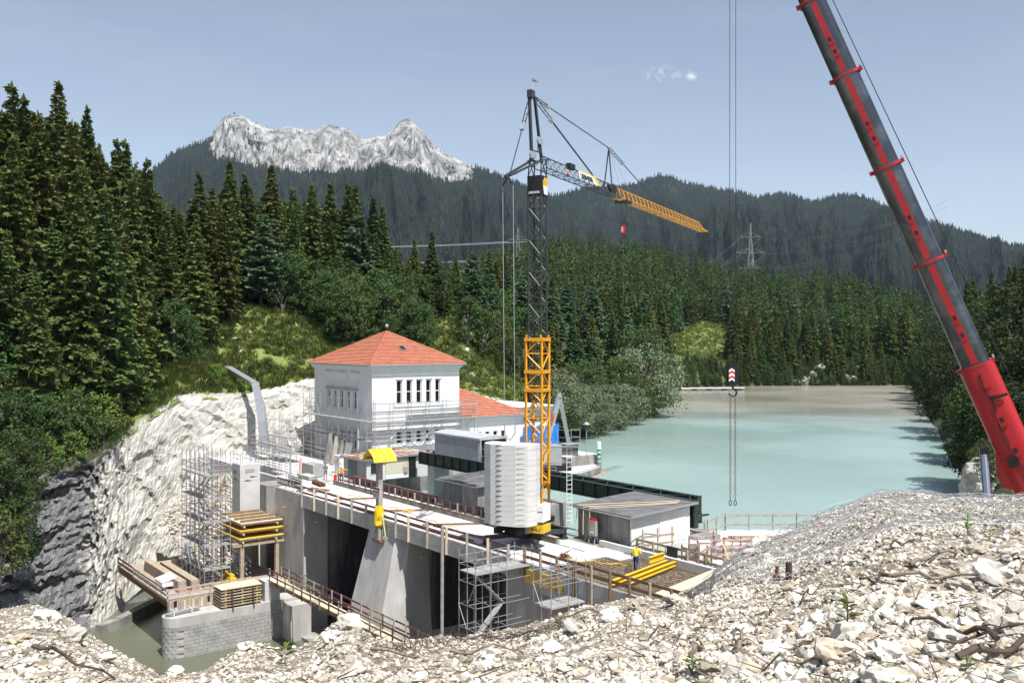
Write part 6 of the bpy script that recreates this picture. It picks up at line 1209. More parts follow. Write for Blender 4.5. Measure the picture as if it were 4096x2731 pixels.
# ---------------------------------------------------------------- timber platform
PF = thing('work_platform', 'timber work platform over the river channel left of the weir', 'platform', W(93, 32, -8.9))
for k in range(28): ubx('deck_plank', 'timber_grey' if k % 3 else 'timber', PF, 86.4 + .575 * k, 86.4 + .575 * k + .555, 27.0, 38.8, -8.78, -8.70 + .008 * (k % 4))
for v in (27.4, 30.5, 33.5): ubx('bearer', 'black_steel', PF, 86.32, 103.5, v, v + .3, -9.35, -8.79)
ubx('edge_beam', 'rust', PF, 86.3, 102.4, 26.8, 26.99, -9.2, -8.75)
railing('platform_railing', 'plank guardrail with steel posts along the downstream edge of the platform', W(102.4, 26.85, -8.7), W(86.4, 26.85, -8.7), 9, -.5, 1.15, (.05, .07), [(.12, .2), (.55, .2), (.98, .2)], 'galvanised', ['timber_red', 'timber', 'timber_grey'], .06)
railing('platform_railing', 'pale plank guardrail along the right edge of the platform', W(86.33, 26.9, -8.7), W(86.33, 34.6, -8.7), 4, -.9, 1.1, (.06, .06), [(.55, .18), (1.0, .18)], ['galvanised', 'beam_yellow'], ['timber_pink', 'timber'], .06)
SB = thing('plank_skirt', 'row of upright boards closing the right side of the platform', 'boards', W(84.5, 30, -9.7))
for k in range(26): ubx('board', ('timber', 'timber_grey', 'timber_light')[k % 3], SB, 86.33, 86.38, 27.0 + .26 * k, 27.24 + .26 * k, -9.68, -8.72 - .04 * (k % 3))
for i, (u0, u1, v, n) in enumerate([(88.4, 99.5, 28.9, 3), (88.0, 98.0, 30.0, 3), (90.5, 101.5, 27.6, 1)]):
    for k in range(n): tag(MB().ub(u0 + .1 * k, u1 - .15 * k, v - .38, v + .38, -8.66 + .36 * k, -8.66 + .36 * k + .33).build('timber_beam', 'timber_grey' if k % 2 else 'timber'), 'long squared beam on the platform, %s of the %s pile' % (('bottom', 'middle', 'top')[k] if n > 1 else 'single', ('middle', 'inner', 'outer')[i]), 'beam', 'long beams on the platform')
b = MB()
for k in range(10): b.hexa([W(90.0 + .22 * k, 27.5, -7.9), W(90.0 + .22 * k + .13, 27.5, -7.85), W(90.0 + .22 * k + .13, 28.9, -7.5), W(90.0 + .22 * k, 28.9, -7.55), W(90.0 + .22 * k, 27.5, -7.86), W(90.0 + .22 * k + .13, 27.5, -7.81), W(90.0 + .22 * k + .13, 28.9, -7.46), W(90.0 + .22 * k, 28.9, -7.51)])
b.ub(90, 92.2, 27.5, 28.9, -8.3, -7.95); tag(b.build('corrugated_sheet', 'white_paint'), 'white corrugated sheet leaning on the platform beams', 'sheet')
def crate(label, u, v, z, w, l, h, m='timber'):
    r = thing('crate', label, 'crate', W(u, v, z), 'timber crates on the platform')
    for a0, a1, b0, b1 in ((u, u + w, v, v + .04), (u, u + w, v + l - .04, v + l), (u, u + .04, v + .04, v + l - .04), (u + w - .04, u + w, v + .04, v + l - .04)): ubx('side_board', m, r, a0, a1, b0, b1, z, z + h)
    ubx('floor_board', m, r, u + .04, u + w - .04, v + .04, v + l - .04, z, z + .05)
    for k in range(9): tubp('steel_fitting', 'galvanised', r, W(u + .15 + random.random() * (w - .3), v + .15, z + .1 + .05 * k), W(u + .1 + random.random() * (w - .2), v + l - .1, z + .15 + .05 * k), .04, 4)
crate('open timber crate of steel fittings nearest the cliff', 98.6, 31.6, -8.65, 1.8, 1.5, .8); crate('open timber crate beside the long platform beams', 96.4, 31.3, -8.65, 1.7, 1.3, .55)
tag(MB().bar(W(100.8, 34.0, -7.9), W(107.5, 39.8, -1.0), .55, .5).build('leaning_beam', 'timber'), 'heavy timber beam leaning up the rubble behind the crates', 'beam')
b = MB(); rr_ = random.Random(2)
for k in range(26): b.tube(W(100.0 + rr_.uniform(-.6, .6), 33 + rr_.uniform(-.5, .5), -8.6), W(101.0 + rr_.uniform(-.8, .8), 33.4 + rr_.uniform(-.6, .6), -6.9 + rr_.uniform(-.5, .5)), .035, 4)
tag(b.build('tube_heap', 'galvanised', kind='stuff'), 'heap of loose steel tubes at the back of the platform', 'tubes')
b = MB(); wl = [G(395, 2520, -12.9), G(470, 2492, -12.9), G(560, 2445, -12.9), G(640, 2405, -12.9), G(700, 2360, -12.9)]
for p_, q_ in zip(wl[:-1], wl[1:]): b.bar(p_ - ZD * .3, q_ - ZD * .3 + (q_ - p_).normalized() * .1, .9, 1.6)
tag(b.build('bank_wall', 'concrete_old'), 'low concrete bank wall at the foot of the cliff by the river pool', 'wall')
# formwork
FT_ = thing('formwork_table_stack', 'stack of yellow formwork tables on trestles left of the weir pier', 'formwork', W(91.5, 36.5, -8.7))
for k, z in enumerate((-4.75, -4.0, -3.3)):
    u0, u1, v0, v1 = 87.9 + .15 * k, 94.2 - .2 * k, 34.2 + .12 * k, 38.8
    ubx('panel', 'formwork_yellow' if k < 2 else 'timber_light', FT_, u0, u1, v0, v1, z + .36, z + .44)
    for j in range(9): ubx('joist', 'beam_yellow' if (j + k) % 2 else 'timber_light', FT_, u0 + .1 + (u1 - u0 - .3) * j / 8, u0 + .22 + (u1 - u0 - .3) * j / 8, v0 + .05, v1 - .05, z + .17, z + .36)
    for j in range(2): ubx('waler', 'timber_light', FT_, u0, u1, v0 + .3 + 3.4 * j, v0 + .45 + 3.4 * j, z, z + .17)
for j in range(4): ubx('cross_waler', 'timber_brown', FT_, 88.6 + 1.6 * j, 88.78 + 1.6 * j, 34.6, 38.7, -2.86, -2.62)
for u in (88.4, 93.6):
    for v in (34.6, 38.2): ubx('trestle_leg', 'timber', FT_, u - .18, u + .18, v - .18, v + .18, -8.68, -5.1)
    ubx('trestle_head', 'timber', FT_, u - .25, u + .25, 33.6, 38.9, -5.1, -4.76)
b = MB()
for k in range(46): z = -8.6 + .075 * k; b.tube(W(88.9 + rr_.uniform(0, .5), 34.4 + rr_.uniform(0, 1.5), z), W(93.4 + rr_.uniform(-.8, .3), 34.4 + rr_.uniform(0, 2.5), z), .05, 5)
tag(b.build('tube_stack', 'galvanised', kind='stuff'), 'stacked scaffold tubes stored under the formwork tables', 'tubes')
for k in range(4): tag(MB().ub(87.2 + .5 * k, 90.6, 33.2 + .1 * k, 34.0, -8.65 + .22 * k, -8.46 + .22 * k).build('formwork_girder', 'beam_yellow'), 'yellow formwork girder in the low pile by the footbridge, %s' % ('bottom one', 'second from bottom', 'third from bottom', 'top one')[k], 'girder', 'yellow girders by the footbridge')
FS = thing('formwork_stack', 'banded stack of formwork panels on the stone river wall', 'formwork', W(85.5, 33.8, -9.7))
for k in range(7):
    ubx('panel', 'timber_light' if k in (6, 3) else 'timber', FS, 84.12 + .05 * (k % 2), 86.25, 31.0, 34.9 - .08 * (k % 2), -9.5 + .26 * k, -9.42 + .26 * k)
    if k < 6:
        for v in (31.4, 33.0, 34.4): ubx('spacer', 'formwork_yellow', FS, 84.2, 86.2, v, v + .12, -9.42 + .26 * k, -9.24 + .26 * k)
for v in (31.3, 34.3): ubx('sleeper', 'timber_brown', FS, 84.1, 86.25, v, v + .2, -9.69, -9.5)
for v in (32.0, 34.0): MB().path([W(84.05, v, -7.9), W(84.02, v, -8.8), W(84.0, v + .06, -10.0)], .07, 5).build('chain_strap', 'chain', FS)
TB = thing('tube_bundle', 'bundle of scaffold tubes strapped on the nose of the river wall', 'tubes', W(85.5, 27.5, -9.7))
for k in range(18): tubp('tube', 'galvanised', TB, W(84.8 + .06 * (k % 6), 26.2 + .25 * rr_.random(), -9.6 + .09 * (k // 6)), W(85.3 + .08 * (k % 6), 29.2 + .3 * rr_.random(), -9.58 + .1 * (k // 6)), .035, 5)
for v in (26.9, 28.5): ubx('strap', 'white_paint', TB, 84.7, 85.8, v, v + .06, -9.66, -9.24)
# footbridge
FBR = thing('footbridge', 'narrow timber footbridge with reddish rails below the weir', 'footbridge', W(67, 36.2, -8))
for k in range(28): ubx('plank', 'timber_light' if k % 4 else 'timber', FBR, 49.5 + 1.24 * k, 49.5 + 1.24 * k + 1.22, 35.7, 36.7, -7.76, -7.70 + .008 * (k % 3))
for v in (35.68, 36.58): ubx('stringer', 'timber_brown', FBR, 49.5, 84.3, v, v + .14, -8.05, -7.77)
for k in range(20):
    for v in (35.62, 36.78): barp('post', ('timber_grey', 'timber_red')[(k + (v > 36)) % 3 == 0], FBR, W(50.6 + 1.76 * k, v, -8.1), W(50.6 + 1.76 * k, v, -6.55), .1, .1)
for v in (35.56, 36.86):
    for z in (-6.68, -7.2):
        for k in range(8): barp('rail', 'timber_red' if (k + int(z * 10)) % 3 else 'timber', FBR, W(49.5 + 4.35 * k, v, z), W(49.5 + 4.35 * (k + 1) + .2, v, z + .02), .04, .14)
for u, h in ((63.2, 1.2), (58.6, 1.0)): tag(MB().ub(u - .6, u + .6, 35.4, 36.9, -8.07 - h * 4, -8.07).build('bridge_support', 'concrete_new'), 'white concrete block under the %s part of the footbridge' % ('middle' if u > 60 else 'right'), 'concrete block')
tag(MB().path([W(59.0, 38.78, 1.0), W(59.05, 38.7, .9), W(59.1, 38.72, -2), W(59.1, 38.7, -7.5), W(59.2, 38.6, -9)], .13, 8).build('drain_hose', 'timber_grey'), 'long pale canvas hose hanging from the deck edge down the dark bay', 'hose')
# ---------------------------------------------------------------- reinforcement slab right of the crane
RSL = thing('reinforced_slab', 'new concrete slab edge with a dense mat of rusty reinforcing bars', 'slab', W(42, 43, -1.3))
ubx('slab_base', 'soil_dark', RSL, 34.0, 47.6, 39.32, 46.5, -1.28, -.22); ubx('slab_edge', 'concrete', RSL, 34.0, 49.55, 39.12, 39.31, -1.75, -.9); ubx('slab_edge', 'concrete', RSL, 34.0, 49.55, 39.10, 39.31, -.89, -.03); ubx('finished_deck', 'deck_slab', RSL, 47.6, 49.58, 39.33, 46.5, -1.28, .0); ubx('side_wall', 'concrete_new', RSL, 36.5, 50.2, 46.52, 46.8, -1.3, .42)  # dark base colour stands in for the shadow beneath the bars
for k in range(36): tubp('reinforcing_bar', 'rebar', RSL, W(34.2, 39.45 + .196 * k, -.10 + .03 * (k % 2)), W(47.75 + .25 * (k % 3), 39.45 + .196 * k, -.10 + .03 * (k % 2)), .016, 4)
for k in range(68): tubp('reinforcing_bar', 'rebar', RSL, W(34.3 + .2 * k, 39.36, -.05), W(34.3 + .2 * k, 46.45, -.05 + .02 * (k % 2)), .016, 4)
for k in range(60): u, v = 34.5 + 13 * rr_.random(), 39.5 + 6.8 * rr_.random(); tubp('bar_chair', 'rebar', RSL, W(u, v, -.2), W(u + rr_.uniform(-.1, .1), v + rr_.uniform(-.1, .1), .12 + .1 * rr_.random()), .014, 4)
def ibeam(label, p, q, h=.3, w=.22, m='beam_yellow'):
    r = thing('steel_beam', label, 'beam', p, 'yellow beams on the slab'); p, q = Vector(p), Vector(q)
    for nm_, z, ww, hh in (('bottom_flange', .02, w, .04), ('web', h / 2, .05, h - .08), ('top_flange', h - .02, w, .04)): barp(nm_, m, r, p + ZD * z, q + ZD * z, ww, hh)
ibeam('yellow beam lying across the rebar mat next to the walking worker', W(41.6, 39.6, .03), W(43.3, 46.3, .03)); ibeam('second yellow beam lying right beside the first on the rebar', W(41.2, 40.6, .03), W(42.7, 46.4, .03)); ibeam('short yellow beam on top at the far end of the pair', W(43.3, 44.6, .33), W(43.7, 46.4, .33), .4)
tag(MB().bar(W(37.4, 39.3, .25), W(39.3, 47.3, .25), 1.0, .2).build('formwork_plank', 'timber_light'), 'wide yellowish plank bridging the right end of the rebar mat', 'plank')
tag(MB().ub(45.6, 49.3, 39.0, 39.09, -1.25, -.35).build('formwork_shutter', 'formwork_yellow'), 'yellow formwork panel hung on the slab edge behind the small scaffold', 'formwork')
railing('slab_railing', 'brown timber guardrail along the near edge of the rebar slab', W(49.4, 39.0, 0), W(34.5, 39.0, 0), 9, -1.3, 1.05, (.16, .1), [(.95, .2), (.42, .2)], ['timber_brown', 'timber', 'timber_brown'], 'timber_brown', -.1)
railing('slab_railing', 'brown timber guardrail along the lake side of the rebar slab', W(46.9, 47.1, 0), W(36.0, 47.1, 0), 7, -.2, 1.05, (.16, .1), [(.95, .17), (.48, .17)], ['timber_brown', 'timber'], 'timber', -.1)
tag(MB().prism([W(43.9, 46.9, 1.1), W(42.9, 46.9, 1.1), W(42.95, 46.85, .1), W(43.4, 46.8, .05), W(43.85, 46.85, .12)], VD * .03).build('rubber_mat', 'hose_black'), 'black rubber mat draped over the lake side guardrail', 'mat')
railing('stub_railing', 'short pale timber rail at the corner of the dark-roofed gatehouse', W(47.2, 48.0, 0), W(46.8, 50.6, 0), 2, -.6, 1.5, (.1, .1), [(.95, .15), (.4, .15)], 'timber_light', 'timber', .07)
CB = thing('power_cabinet', 'grey electric site cabinet with sockets on a stand by the gatehouse door', 'cabinet', W(51.2, 46.9, 0))
MB().ub(50.9, 51.6, 46.75, 47.05, .55, 1.65).build('box', 'machine_grey', CB); ubx('label_plate', 'white_paint', CB, 51.05, 51.4, 46.74, 46.75, .75, .9); ubx('warning_sign', 'beam_yellow', CB, 51.1, 51.35, 46.74, 46.75, 1.0, 1.2); ubx('socket_row', 'red_paint', CB, 50.95, 51.55, 46.8, 47.0, 1.66, 1.82)
for u in (50.95, 51.55): barp('leg', 'galvanised', CB, W(u, 46.7, 0), W(u, 46.9, .56), .06, .06); barp('leg', 'galvanised', CB, W(u, 47.15, 0), W(u, 46.95, .56), .06, .06)
rope('black_cable', 'black cable snaking from the electric cabinet along the gatehouse wall', [W(51, 46.8, .6), W(50.2, 46.9, .25), W(49, 47.1, .5), W(48.2, 47.2, .12), W(47.6, 47.6, .8), W(47.5, 48.6, 1.1), W(47.3, 49.6, .9)], .035, 'hose_black', 'cable')
rope('yellow_hose', 'yellow hose curling over the rebar mat', wavy(W(48.5, 41.5, .08), W(44.2, 44.0, .1), 14, .3, 3), .04, 'beam_yellow', 'hose')
b = MB()
for k in range(40): b.tube(W(49.4 + rr_.uniform(-.2, .2), 42.3 + rr_.uniform(-.2, .2), .05 + rr_.uniform(0, .15)), W(48.6 + rr_.uniform(-.3, .3), 42.1 + rr_.uniform(-.4, .4), .05 + rr_.uniform(0, .2)), .02, 4)
tag(b.build('brushwood', 'rust'), 'bundle of reddish brushwood lying on the deck by the crane', 'brushwood'); tag(MB().tube(W(49.6, 42.4, .12), W(50.4, 44.0, .2), .06, 6).build('timber_pole', 'timber_light'), 'pale pole lying beside the brushwood bundle', 'pole')
tag(MB().tube(W(52.2, 46.9, 0), W(52.0, 47.35, 1.9), .04, 5).build('prop_tube', 'galvanised'), 'steel tube propped against the dark-roofed gatehouse', 'tube')
ladder('tall white ladder standing against the crane base', W(52.9, 46.0, 1.2), W(52.9, 46.0, 7.2), VD, 18, 'white_paint', .5, .03); LPF = thing('ladder_platform', 'small railed platform at the top of the white ladder', 'platform', W(52.9, 46, 7.2)); ubx('grate', 'galvanised', LPF, 52.5, 53.5, 45.4, 46.7, 7.2, 7.26)
for u, v in ((52.5, 45.4), (53.5, 45.4), (52.5, 46.7), (53.5, 46.7)): tubp('post', 'galvanised', LPF, W(u, v, 7.2), W(u, v, 8.3), .03, 4)
for z in (7.75, 8.3): tubp('rail', 'galvanised', LPF, W(52.5, 45.4, z), W(52.5, 46.7, z), .025, 4); tubp('rail', 'galvanised', LPF, W(52.5, 46.7, z), W(53.5, 46.7, z), .025, 4); tubp('rail', 'galvanised', LPF, W(52.5, 45.4, z), W(53.5, 45.4, z), .025, 4)
# ---------------------------------------------------------------- intake works on the right
IW = thing('intake_slab', 'pale concrete intake slab beside the lake right of the gatehouse', 'slab', (17, 68, -6))
MB().prism([(11.9, 61.0, -6), (13.2, 71, -6), (14.2, 75.6, -6), (17.6, 77.6, -6), (30, 77.6, -6), (30, 57, -6)], ZD * 5.3).build('slab', 'concrete_new', IW)
arc = [Vector((15.0 + 3.9 * math.cos(t), 70.2 - 3.6 * math.sin(t), 0)) for t in np.linspace(2.2, .75, 10)]
for a, b_ in zip(arc[:-1], arc[1:]): MB().bar(a + ZD * -.2, b_ + ZD * -.2, .22, 1.2).build('curved_wall', 'concrete_new', IW)
def fence(label, pts, z0, hs_, h, m, pm, step=1.5, group='fences of the intake works'):
    r = thing('timber_fence', label, 'fence', (*pts[0], z0), group)
    for (a, b_) in zip(pts[:-1], pts[1:]):
        a = Vector((*a, z0)); b_ = Vector((*b_, z0)); n = max(1, round((b_ - a).length / step))
        for k in range(n + 1): barp('post', pm, r, a.lerp(b_, k / n), a.lerp(b_, k / n) + ZD * h, .09, .07)
        for z in hs_: barp('rail', m, r, a + ZD * z + Vector((0, -.06, 0)), b_ + ZD * z + Vector((0, -.06, 0)), .04, .15)
fence('pink-stained timber fence by the lake right of the dark-roofed gatehouse', [(13.2, 74.9), (15.4, 74.8)], -.7, (.55, 1.15), 1.3, 'timber_pink', 'timber_grey'); fence('brown timber fence along the lake edge behind the intake works', [(15.6, 74.6), (17.6, 77.2), (23.5, 77.2), (29, 77.0)], -.7, (.5, 1.25), 1.4, 'timber', 'timber_grey', 2.0)
fence('pink-stained curved formwork fence over the intake wall', [(x.x, x.y - .2) for x in arc[::2]], -.5, (.3, .8, 1.3), 1.5, 'timber_pink', 'timber_pink', .8); fence('timber fence leading past the white cabinet', [(12.8, 64.2), (14.6, 67.0), (15.2, 70.5)], -.7, (.5, 1.1), 1.3, 'timber', 'timber_brown', 1.6)
fence('timber fence in front of the intake slab next to the gatehouse', [(11.9, 65.5), (13.4, 62.8)], -.7, (.6, 1.2), 1.4, 'timber', 'timber_brown', 1.5)
SCB = thing('site_cabinet', 'small white site cabinet on the intake slab', 'cabinet', (13.6, 66.2, -.7)); MB().box(13.25, 13.95, 65.9, 66.4, -.5, .75).build('box', 'white_paint', SCB); MB().box(13.2, 14.0, 65.85, 66.45, .75, .82).build('lid', 'white_paint', SCB); text_mesh('lettering', 'STRABAG', 'letter_red', SCB, (13.32, 65.895, .0), (1, 0, 0), ZD, .13, .003); MB().box(13.3, 13.4, 65.95, 66.35, -.7, -.5).build('foot', 'black_steel', SCB); MB().box(13.8, 13.9, 65.95, 66.35, -.7, -.5).build('foot', 'black_steel', SCB)
for k in range(6): tag(MB().bar((16.6 + .15 * k, 73.6 - .35 * (k % 3), -.6 + .16 * (k // 3)), (23.5 - .2 * k, 73.2 - .35 * (k % 3), -.6 + .16 * (k // 3)), .3, .14).build('timber_beam', 'timber' if k % 2 else 'timber_brown'), 'brown timber in the pile by the lake fence, %s row' % ('lower', 'upper')[k // 3], 'beam', 'timber pile by the lake fence')
for k in range(10): a = rr_.uniform(0, 3.1); x, y = 12.6 + 3 * rr_.random(), 68 + 5 * rr_.random(); tag(MB().bar((x, y, -.62 + .02 * k), (x + 2.2 * math.cos(a), y + 1.2 * math.sin(a), -.6 + .02 * k), .16, .05).build('loose_board', ('timber_pink', 'timber_light', 'timber')[k % 3]), 'loose board scattered on the intake slab behind the gatehouse', 'board', 'loose boards on the intake slab')
rope('tie_rope', 'green and yellow rope strung from the fence post to the netted mound', [Vector((14.9, 66.2, .7)).lerp(Vector((13.4, 45, 1.2)), t) - ZD * (1.6 * math.sin(math.pi * t)) for t in np.linspace(0, 1, 12)], .045, 'rope_yellow')
b = MB(); ng_ = 9
for i in range(ng_):
    for j in range(ng_): b.v.append((13.9 + 1.9 * i / 8, 63.6 + 1.2 * j / 8, -.35 + .3 * rr_.random()))
b.f = [(i * ng_ + j, (i + 1) * ng_ + j, (i + 1) * ng_ + j + 1, i * ng_ + j + 1) for i in range(8) for j in range(8)]; b.mi = [0] * 64; tag(b.build('foil_sheet', 'white_paint'), 'crumpled pale foil sheet on the intake slab', 'sheet')
# ---------------------------------------------------------------- clutter by the workers
for k in range(3): barp_ = tag(MB().bar(W(104.4 - 1.5 * k, 51.6, 0), W(104.9 - 1.5 * k, 52.5, 3.5 - .25 * k), .75 - .15 * k, .16, UD).build('concrete_plank', 'concrete_old' if k != 1 else 'timber_grey'), '%s of the tall slabs leaning against the powerhouse scaffold' % ('leftmost', 'middle', 'rightmost')[k], 'slab', 'slabs leaning on the scaffold')
for k in range(5): tag(MB().tube(W(100.4 - .35 * k, 51.6, 0), W(100.8 - .35 * k, 52.4, 2.8), .06, 5).build('steel_post', 'galvanised'), 'steel post leaning on the powerhouse scaffold right of the slabs', 'post', 'steel posts leaning on the scaffold')
PS = thing('panel_stack', 'stack of pale scaffold panels behind the worker in grey', 'panel stack', W(95.5, 45.6, 0))
for k in range(12): ubx('panel', 'scaffold_board' if k % 2 else 'concrete_new', PS, 94.2, 97.2, 44.9, 46.3, .05 + .11 * k, .13 + .11 * k)
BS_ = thing('board_pile', 'flat pile of boards and steel sheets in front of the worker in grey', 'boards', W(93.3, 44.4, 0))
for k in range(5): ubx('board', 'concrete_new' if k == 4 else 'timber_grey', BS_, 92.6 + .05 * k, 95.4 - .1 * k, 43.7, 44.7, .02 + .08 * k, .09 + .08 * k)
SFR = thing('scaffold_frame_pile', 'dark pile of scaffold frames at the deck end by the camera pole', 'scaffold frames', W(89.8, 41.2, 0))
for k in range(9): tubp('frame_tube', 'black_steel', SFR, W(88.0, 40.6 + .05 * (k % 3), .1 + .11 * k), W(91.8, 40.9 + .05 * (k % 3), .1 + .11 * k), .045, 5)
for u in (88.1, 91.7): tubp('frame_post', 'galvanised', SFR, W(u, 40.75, 0), W(u, 40.75, 1.3), .035, 5)
TBX = thing('tube_rack', 'rack of short steel tubes lying on the deck near the worker in orange', 'tubes', W(88.4, 43, 0))
for k in range(15): tubp('tube', 'rust' if k % 3 else 'black_steel', TBX, W(87.6 + .02 * (k // 5), 42.6 + .13 * (k % 5), .08 + .12 * (k // 5)), W(90.2, 42.9 + .13 * (k % 5), .08 + .12 * (k // 5)), .06, 6)
for k, (u, v, a) in enumerate([(86.6, 41.2, .4), (86.0, 41.9, -.3), (85.4, 40.6, .1), (87.2, 40.3, .8)]): tag(MB().obox(W(u, v, .07), (UD * math.cos(a) + VD * math.sin(a)) * 1.1, (VD * math.cos(a) - UD * math.sin(a)) * .16, ZD * .04).build('loose_board', 'rust' if k < 2 else 'timber_brown'), 'loose brown board on the left end of the deck, %s of four' % ('first', 'second', 'third', 'fourth')[k], 'board', 'boards at the deck end')
CP = thing('camera_pole', 'grey pole with two white site cameras at the deck end', 'camera pole', W(89.0, 39.9, 0)); tubp('pole', 'galvanised', CP, W(89.0, 39.9, 0), W(89.0, 39.9, 4.6), .07, 6); ball(W(89.25, 39.8, 4.3), .16, mname='white_paint', name='camera', parent=CP); MB().obox(W(88.9, 39.75, 4.55), UD * .2, VD * .12, ZD * .14).build('camera', 'white_paint', CP)
GC = thing('gas_bottle', 'red gas bottle beside the worker in orange', 'gas bottle', W(90.3, 45.6, 0)); tubp('bottle', 'red_paint', GC, W(90.3, 45.6, 0), W(90.3, 45.6, .62), .17, 10); tubp('neck', 'red_paint', GC, W(90.3, 45.6, .62), W(90.3, 45.6, .8), .1, 8, .05)
WC = thing('site_toilet', 'white cabin-like cabinet behind the worker in orange', 'cabinet', W(95.8, 49.2, 0)); ubx('body', 'white_paint', WC, 95.2, 96.4, 48.6, 49.9, 0, 1.9); ubx('lid', 'white_paint', WC, 95.1, 96.5, 48.5, 50.0, 1.9, 2.0); ubx('warning_sign', 'beam_yellow', WC, 95.6, 96.0, 48.59, 48.6, 1.2, 1.5)
def wire_fence(label, p, q, h=1.7):
    r = thing('fence_panel', label, 'fence', p, 'wire fence panels on the terrace'); p, q = Vector(p), Vector(q); n = 14
    for a, b_ in ((p, p + ZD * h), (q, q + ZD * h), (p + ZD * h, q + ZD * h), (p + ZD * .1, q + ZD * .1)): tubp('frame_tube', 'galvanised', r, a, b_, .03, 4)
    for k in range(1, n): tubp('wire', 'wire', r, p.lerp(q, k / n) + ZD * .1, p.lerp(q, k / n) + ZD * h, .008, 3)
wire_fence('wire fence panel on the terrace left of the worker in orange', W(98.2, 46.8, 0), W(94.8, 47.5, 0)); wire_fence('wire fence panel on the terrace beside the worker in orange', W(94.6, 47.4, 0), W(91.6, 46.9, 0)); wire_fence('wire fence panel next to the rusty-roofed gatehouse', W(92.6, 44.5, 0), W(90.9, 45.4, 0))
for k in range(2): tag(MB().bar(W(96.4 - .3 * k, 44.3, .1), W(97.2 - .3 * k, 44.8, 1.9), .22, .05, UD).build('pink_board', 'timber_pink'), '%s pinkish board leaning by the scaffold frames' % ('left', 'right')[k], 'board', 'pink boards by the scaffold')
# chute on the cliff
CH = thing('rock_chute', 'bent grey steel chute running down the pale cliff', 'chute', D(1060, 1790, 118)); cp_ = [D(912, 1466, 129.5), D(1020, 1530, 124.5), D(1036, 1600, 120.6), D(1048, 1690, 118.6), D(1056, 1790, 117.2)]
sw = Vector((.95, -.2, 0)).normalized() * .55
for a, b_ in zip(cp_[:-1], cp_[1:]):
    n_ = (b_ - a).cross(sw).normalized(); n_ = n_ if n_.y < 0 else -n_
    MB().hexa([a - sw, a + sw, b_ + sw, b_ - sw, a - sw + n_ * .08, a + sw + n_ * .08, b_ + sw + n_ * .08, b_ - sw + n_ * .08]).build('bed_plate', 'zinc', CH)
    for s in (-1, 1): MB().hexa([a + sw * s * .97 - n_ * .5, a + sw * s - n_ * .5, b_ + sw * s - n_ * .5, b_ + sw * s * .97 - n_ * .5, a + sw * s * .97, a + sw * s, b_ + sw * s, b_ + sw * s * .97]).build('side_plate', 'zinc', CH)
tag(MB().bar(D(1005, 1405, 148), D(1225, 1375, 155), .3, .5).build('guard_rail', 'zinc'), 'grey steel barrier lying across the grassy slope above the chute', 'barrier')
# floating boom on the far shore
FBM = thing('floating_boom', 'row of dark floats moored along the far lake shore', 'boom', (60, 318, -2.2))
for k in range(6): x = 51 + 5.2 * k; MB().tube((x, 317 + .8 * k, -2.0), (x + 1.6, 317 + .8 * k, -2.0), .55, 8).build('float', 'black_steel', FBM)
tubp('walkway', 'galvanised', FBM, (50, 317, -1.4), (80, 321.5, -1.4), .16, 5)
# rubble at the cliff foot behind the platform
P = []
for i in range(30):
    col = []
    for j in range(20):
        a, b_ = i / 29, j / 19; u = 96.5 + 12 * a; v = 33 + 9.5 * b_; z = -8.9 + 8.2 * max(0, (a * .75 + b_ * .5 - .18)) ** 1.1 + .25 * fbm(u * .9, v * .9, 2, 4)
        col.append(W(u, v, min(z, .4 - .2 * (1 - a))))
    P.append(col)
struct(grid_mesh('rubble_slope', P, 'limestone', smooth=False))
# ---------------------------------------------------------------- foreground stones, wood, net
import bmesh
def stone(seed, flat, n=15, m='limestone', name='stone'):
    r_ = random.Random(seed); bm = bmesh.new()
    for k in range(n):
        d_ = Vector((r_.gauss(0, 1), r_.gauss(0, 1), r_.gauss(0, 1))).normalized() * r_.uniform(.75, 1.0); bm.verts.new((d_.x * .55, d_.y * r_.uniform(.38, .45), d_.z * flat * .5))
    bmesh.ops.convex_hull(bm, input=bm.verts[:], use_existing_faces=False)
    for v_ in [v_ for v_ in bm.verts if not v_.link_faces]: bm.verts.remove(v_)
    bmesh.ops.recalc_face_normals(bm, faces=bm.faces[:]); me = bpy.data.meshes.new(name); bm.to_mesh(me); bm.free(); me.materials.append(MATS[m]); return me
STM = [stone(s, f, n, m) for s, f, n, m in ((1, .8, 16, 'limestone'), (2, .5, 14, 'limestone'), (3, .35, 13, 'limestone_warm'), (4, .9, 18, 'limestone'), (5, .55, 12, 'limestone_warm'), (6, .3, 12, 'limestone'), (7, .7, 14, 'limestone'), (8, .4, 12, 'limestone_dusty'), (9, .6, 13, 'limestone_dusty'))]
def rough_rock(seed, m, flat=.7, sub_=3):
    bm = bmesh.new(); bmesh.ops.create_icosphere(bm, subdivisions=sub_, radius=.5); so = Vector((seed * 3.7, seed * 1.3, seed * 2.1))
    for v_ in bm.verts:
        p_ = v_.co * 2; ds_, ps_ = mnoise.voronoi(p_ * 1.15 + so); k_ = mnoise.cell(ps_[0] * 5.3) - .5; v_.co *= 1 + .38 * k_ * min(1, (ds_[1] - ds_[0]) * 5) + .12 * mnoise.fractal(p_ * 2.2 + so, .8, 2.1, 4); v_.co.z *= flat; v_.co.y *= .8
    me = bpy.data.meshes.new('rock'); bm.to_mesh(me); bm.free(); me.materials.append(MATS[m]); return me
BLD = [rough_rock(k, m_, f_) for k, m_, f_ in ((1, 'limestone', .75), (2, 'limestone', .55), (3, 'limestone_warm', .5), (4, 'limestone', .8), (5, 'limestone_warm', .6), (6, 'limestone', .4), (7, 'limestone', .7))]
STO = [bpy.data.objects.new('stone_kind', m_) for m_ in STM]
rn = random.Random(21)
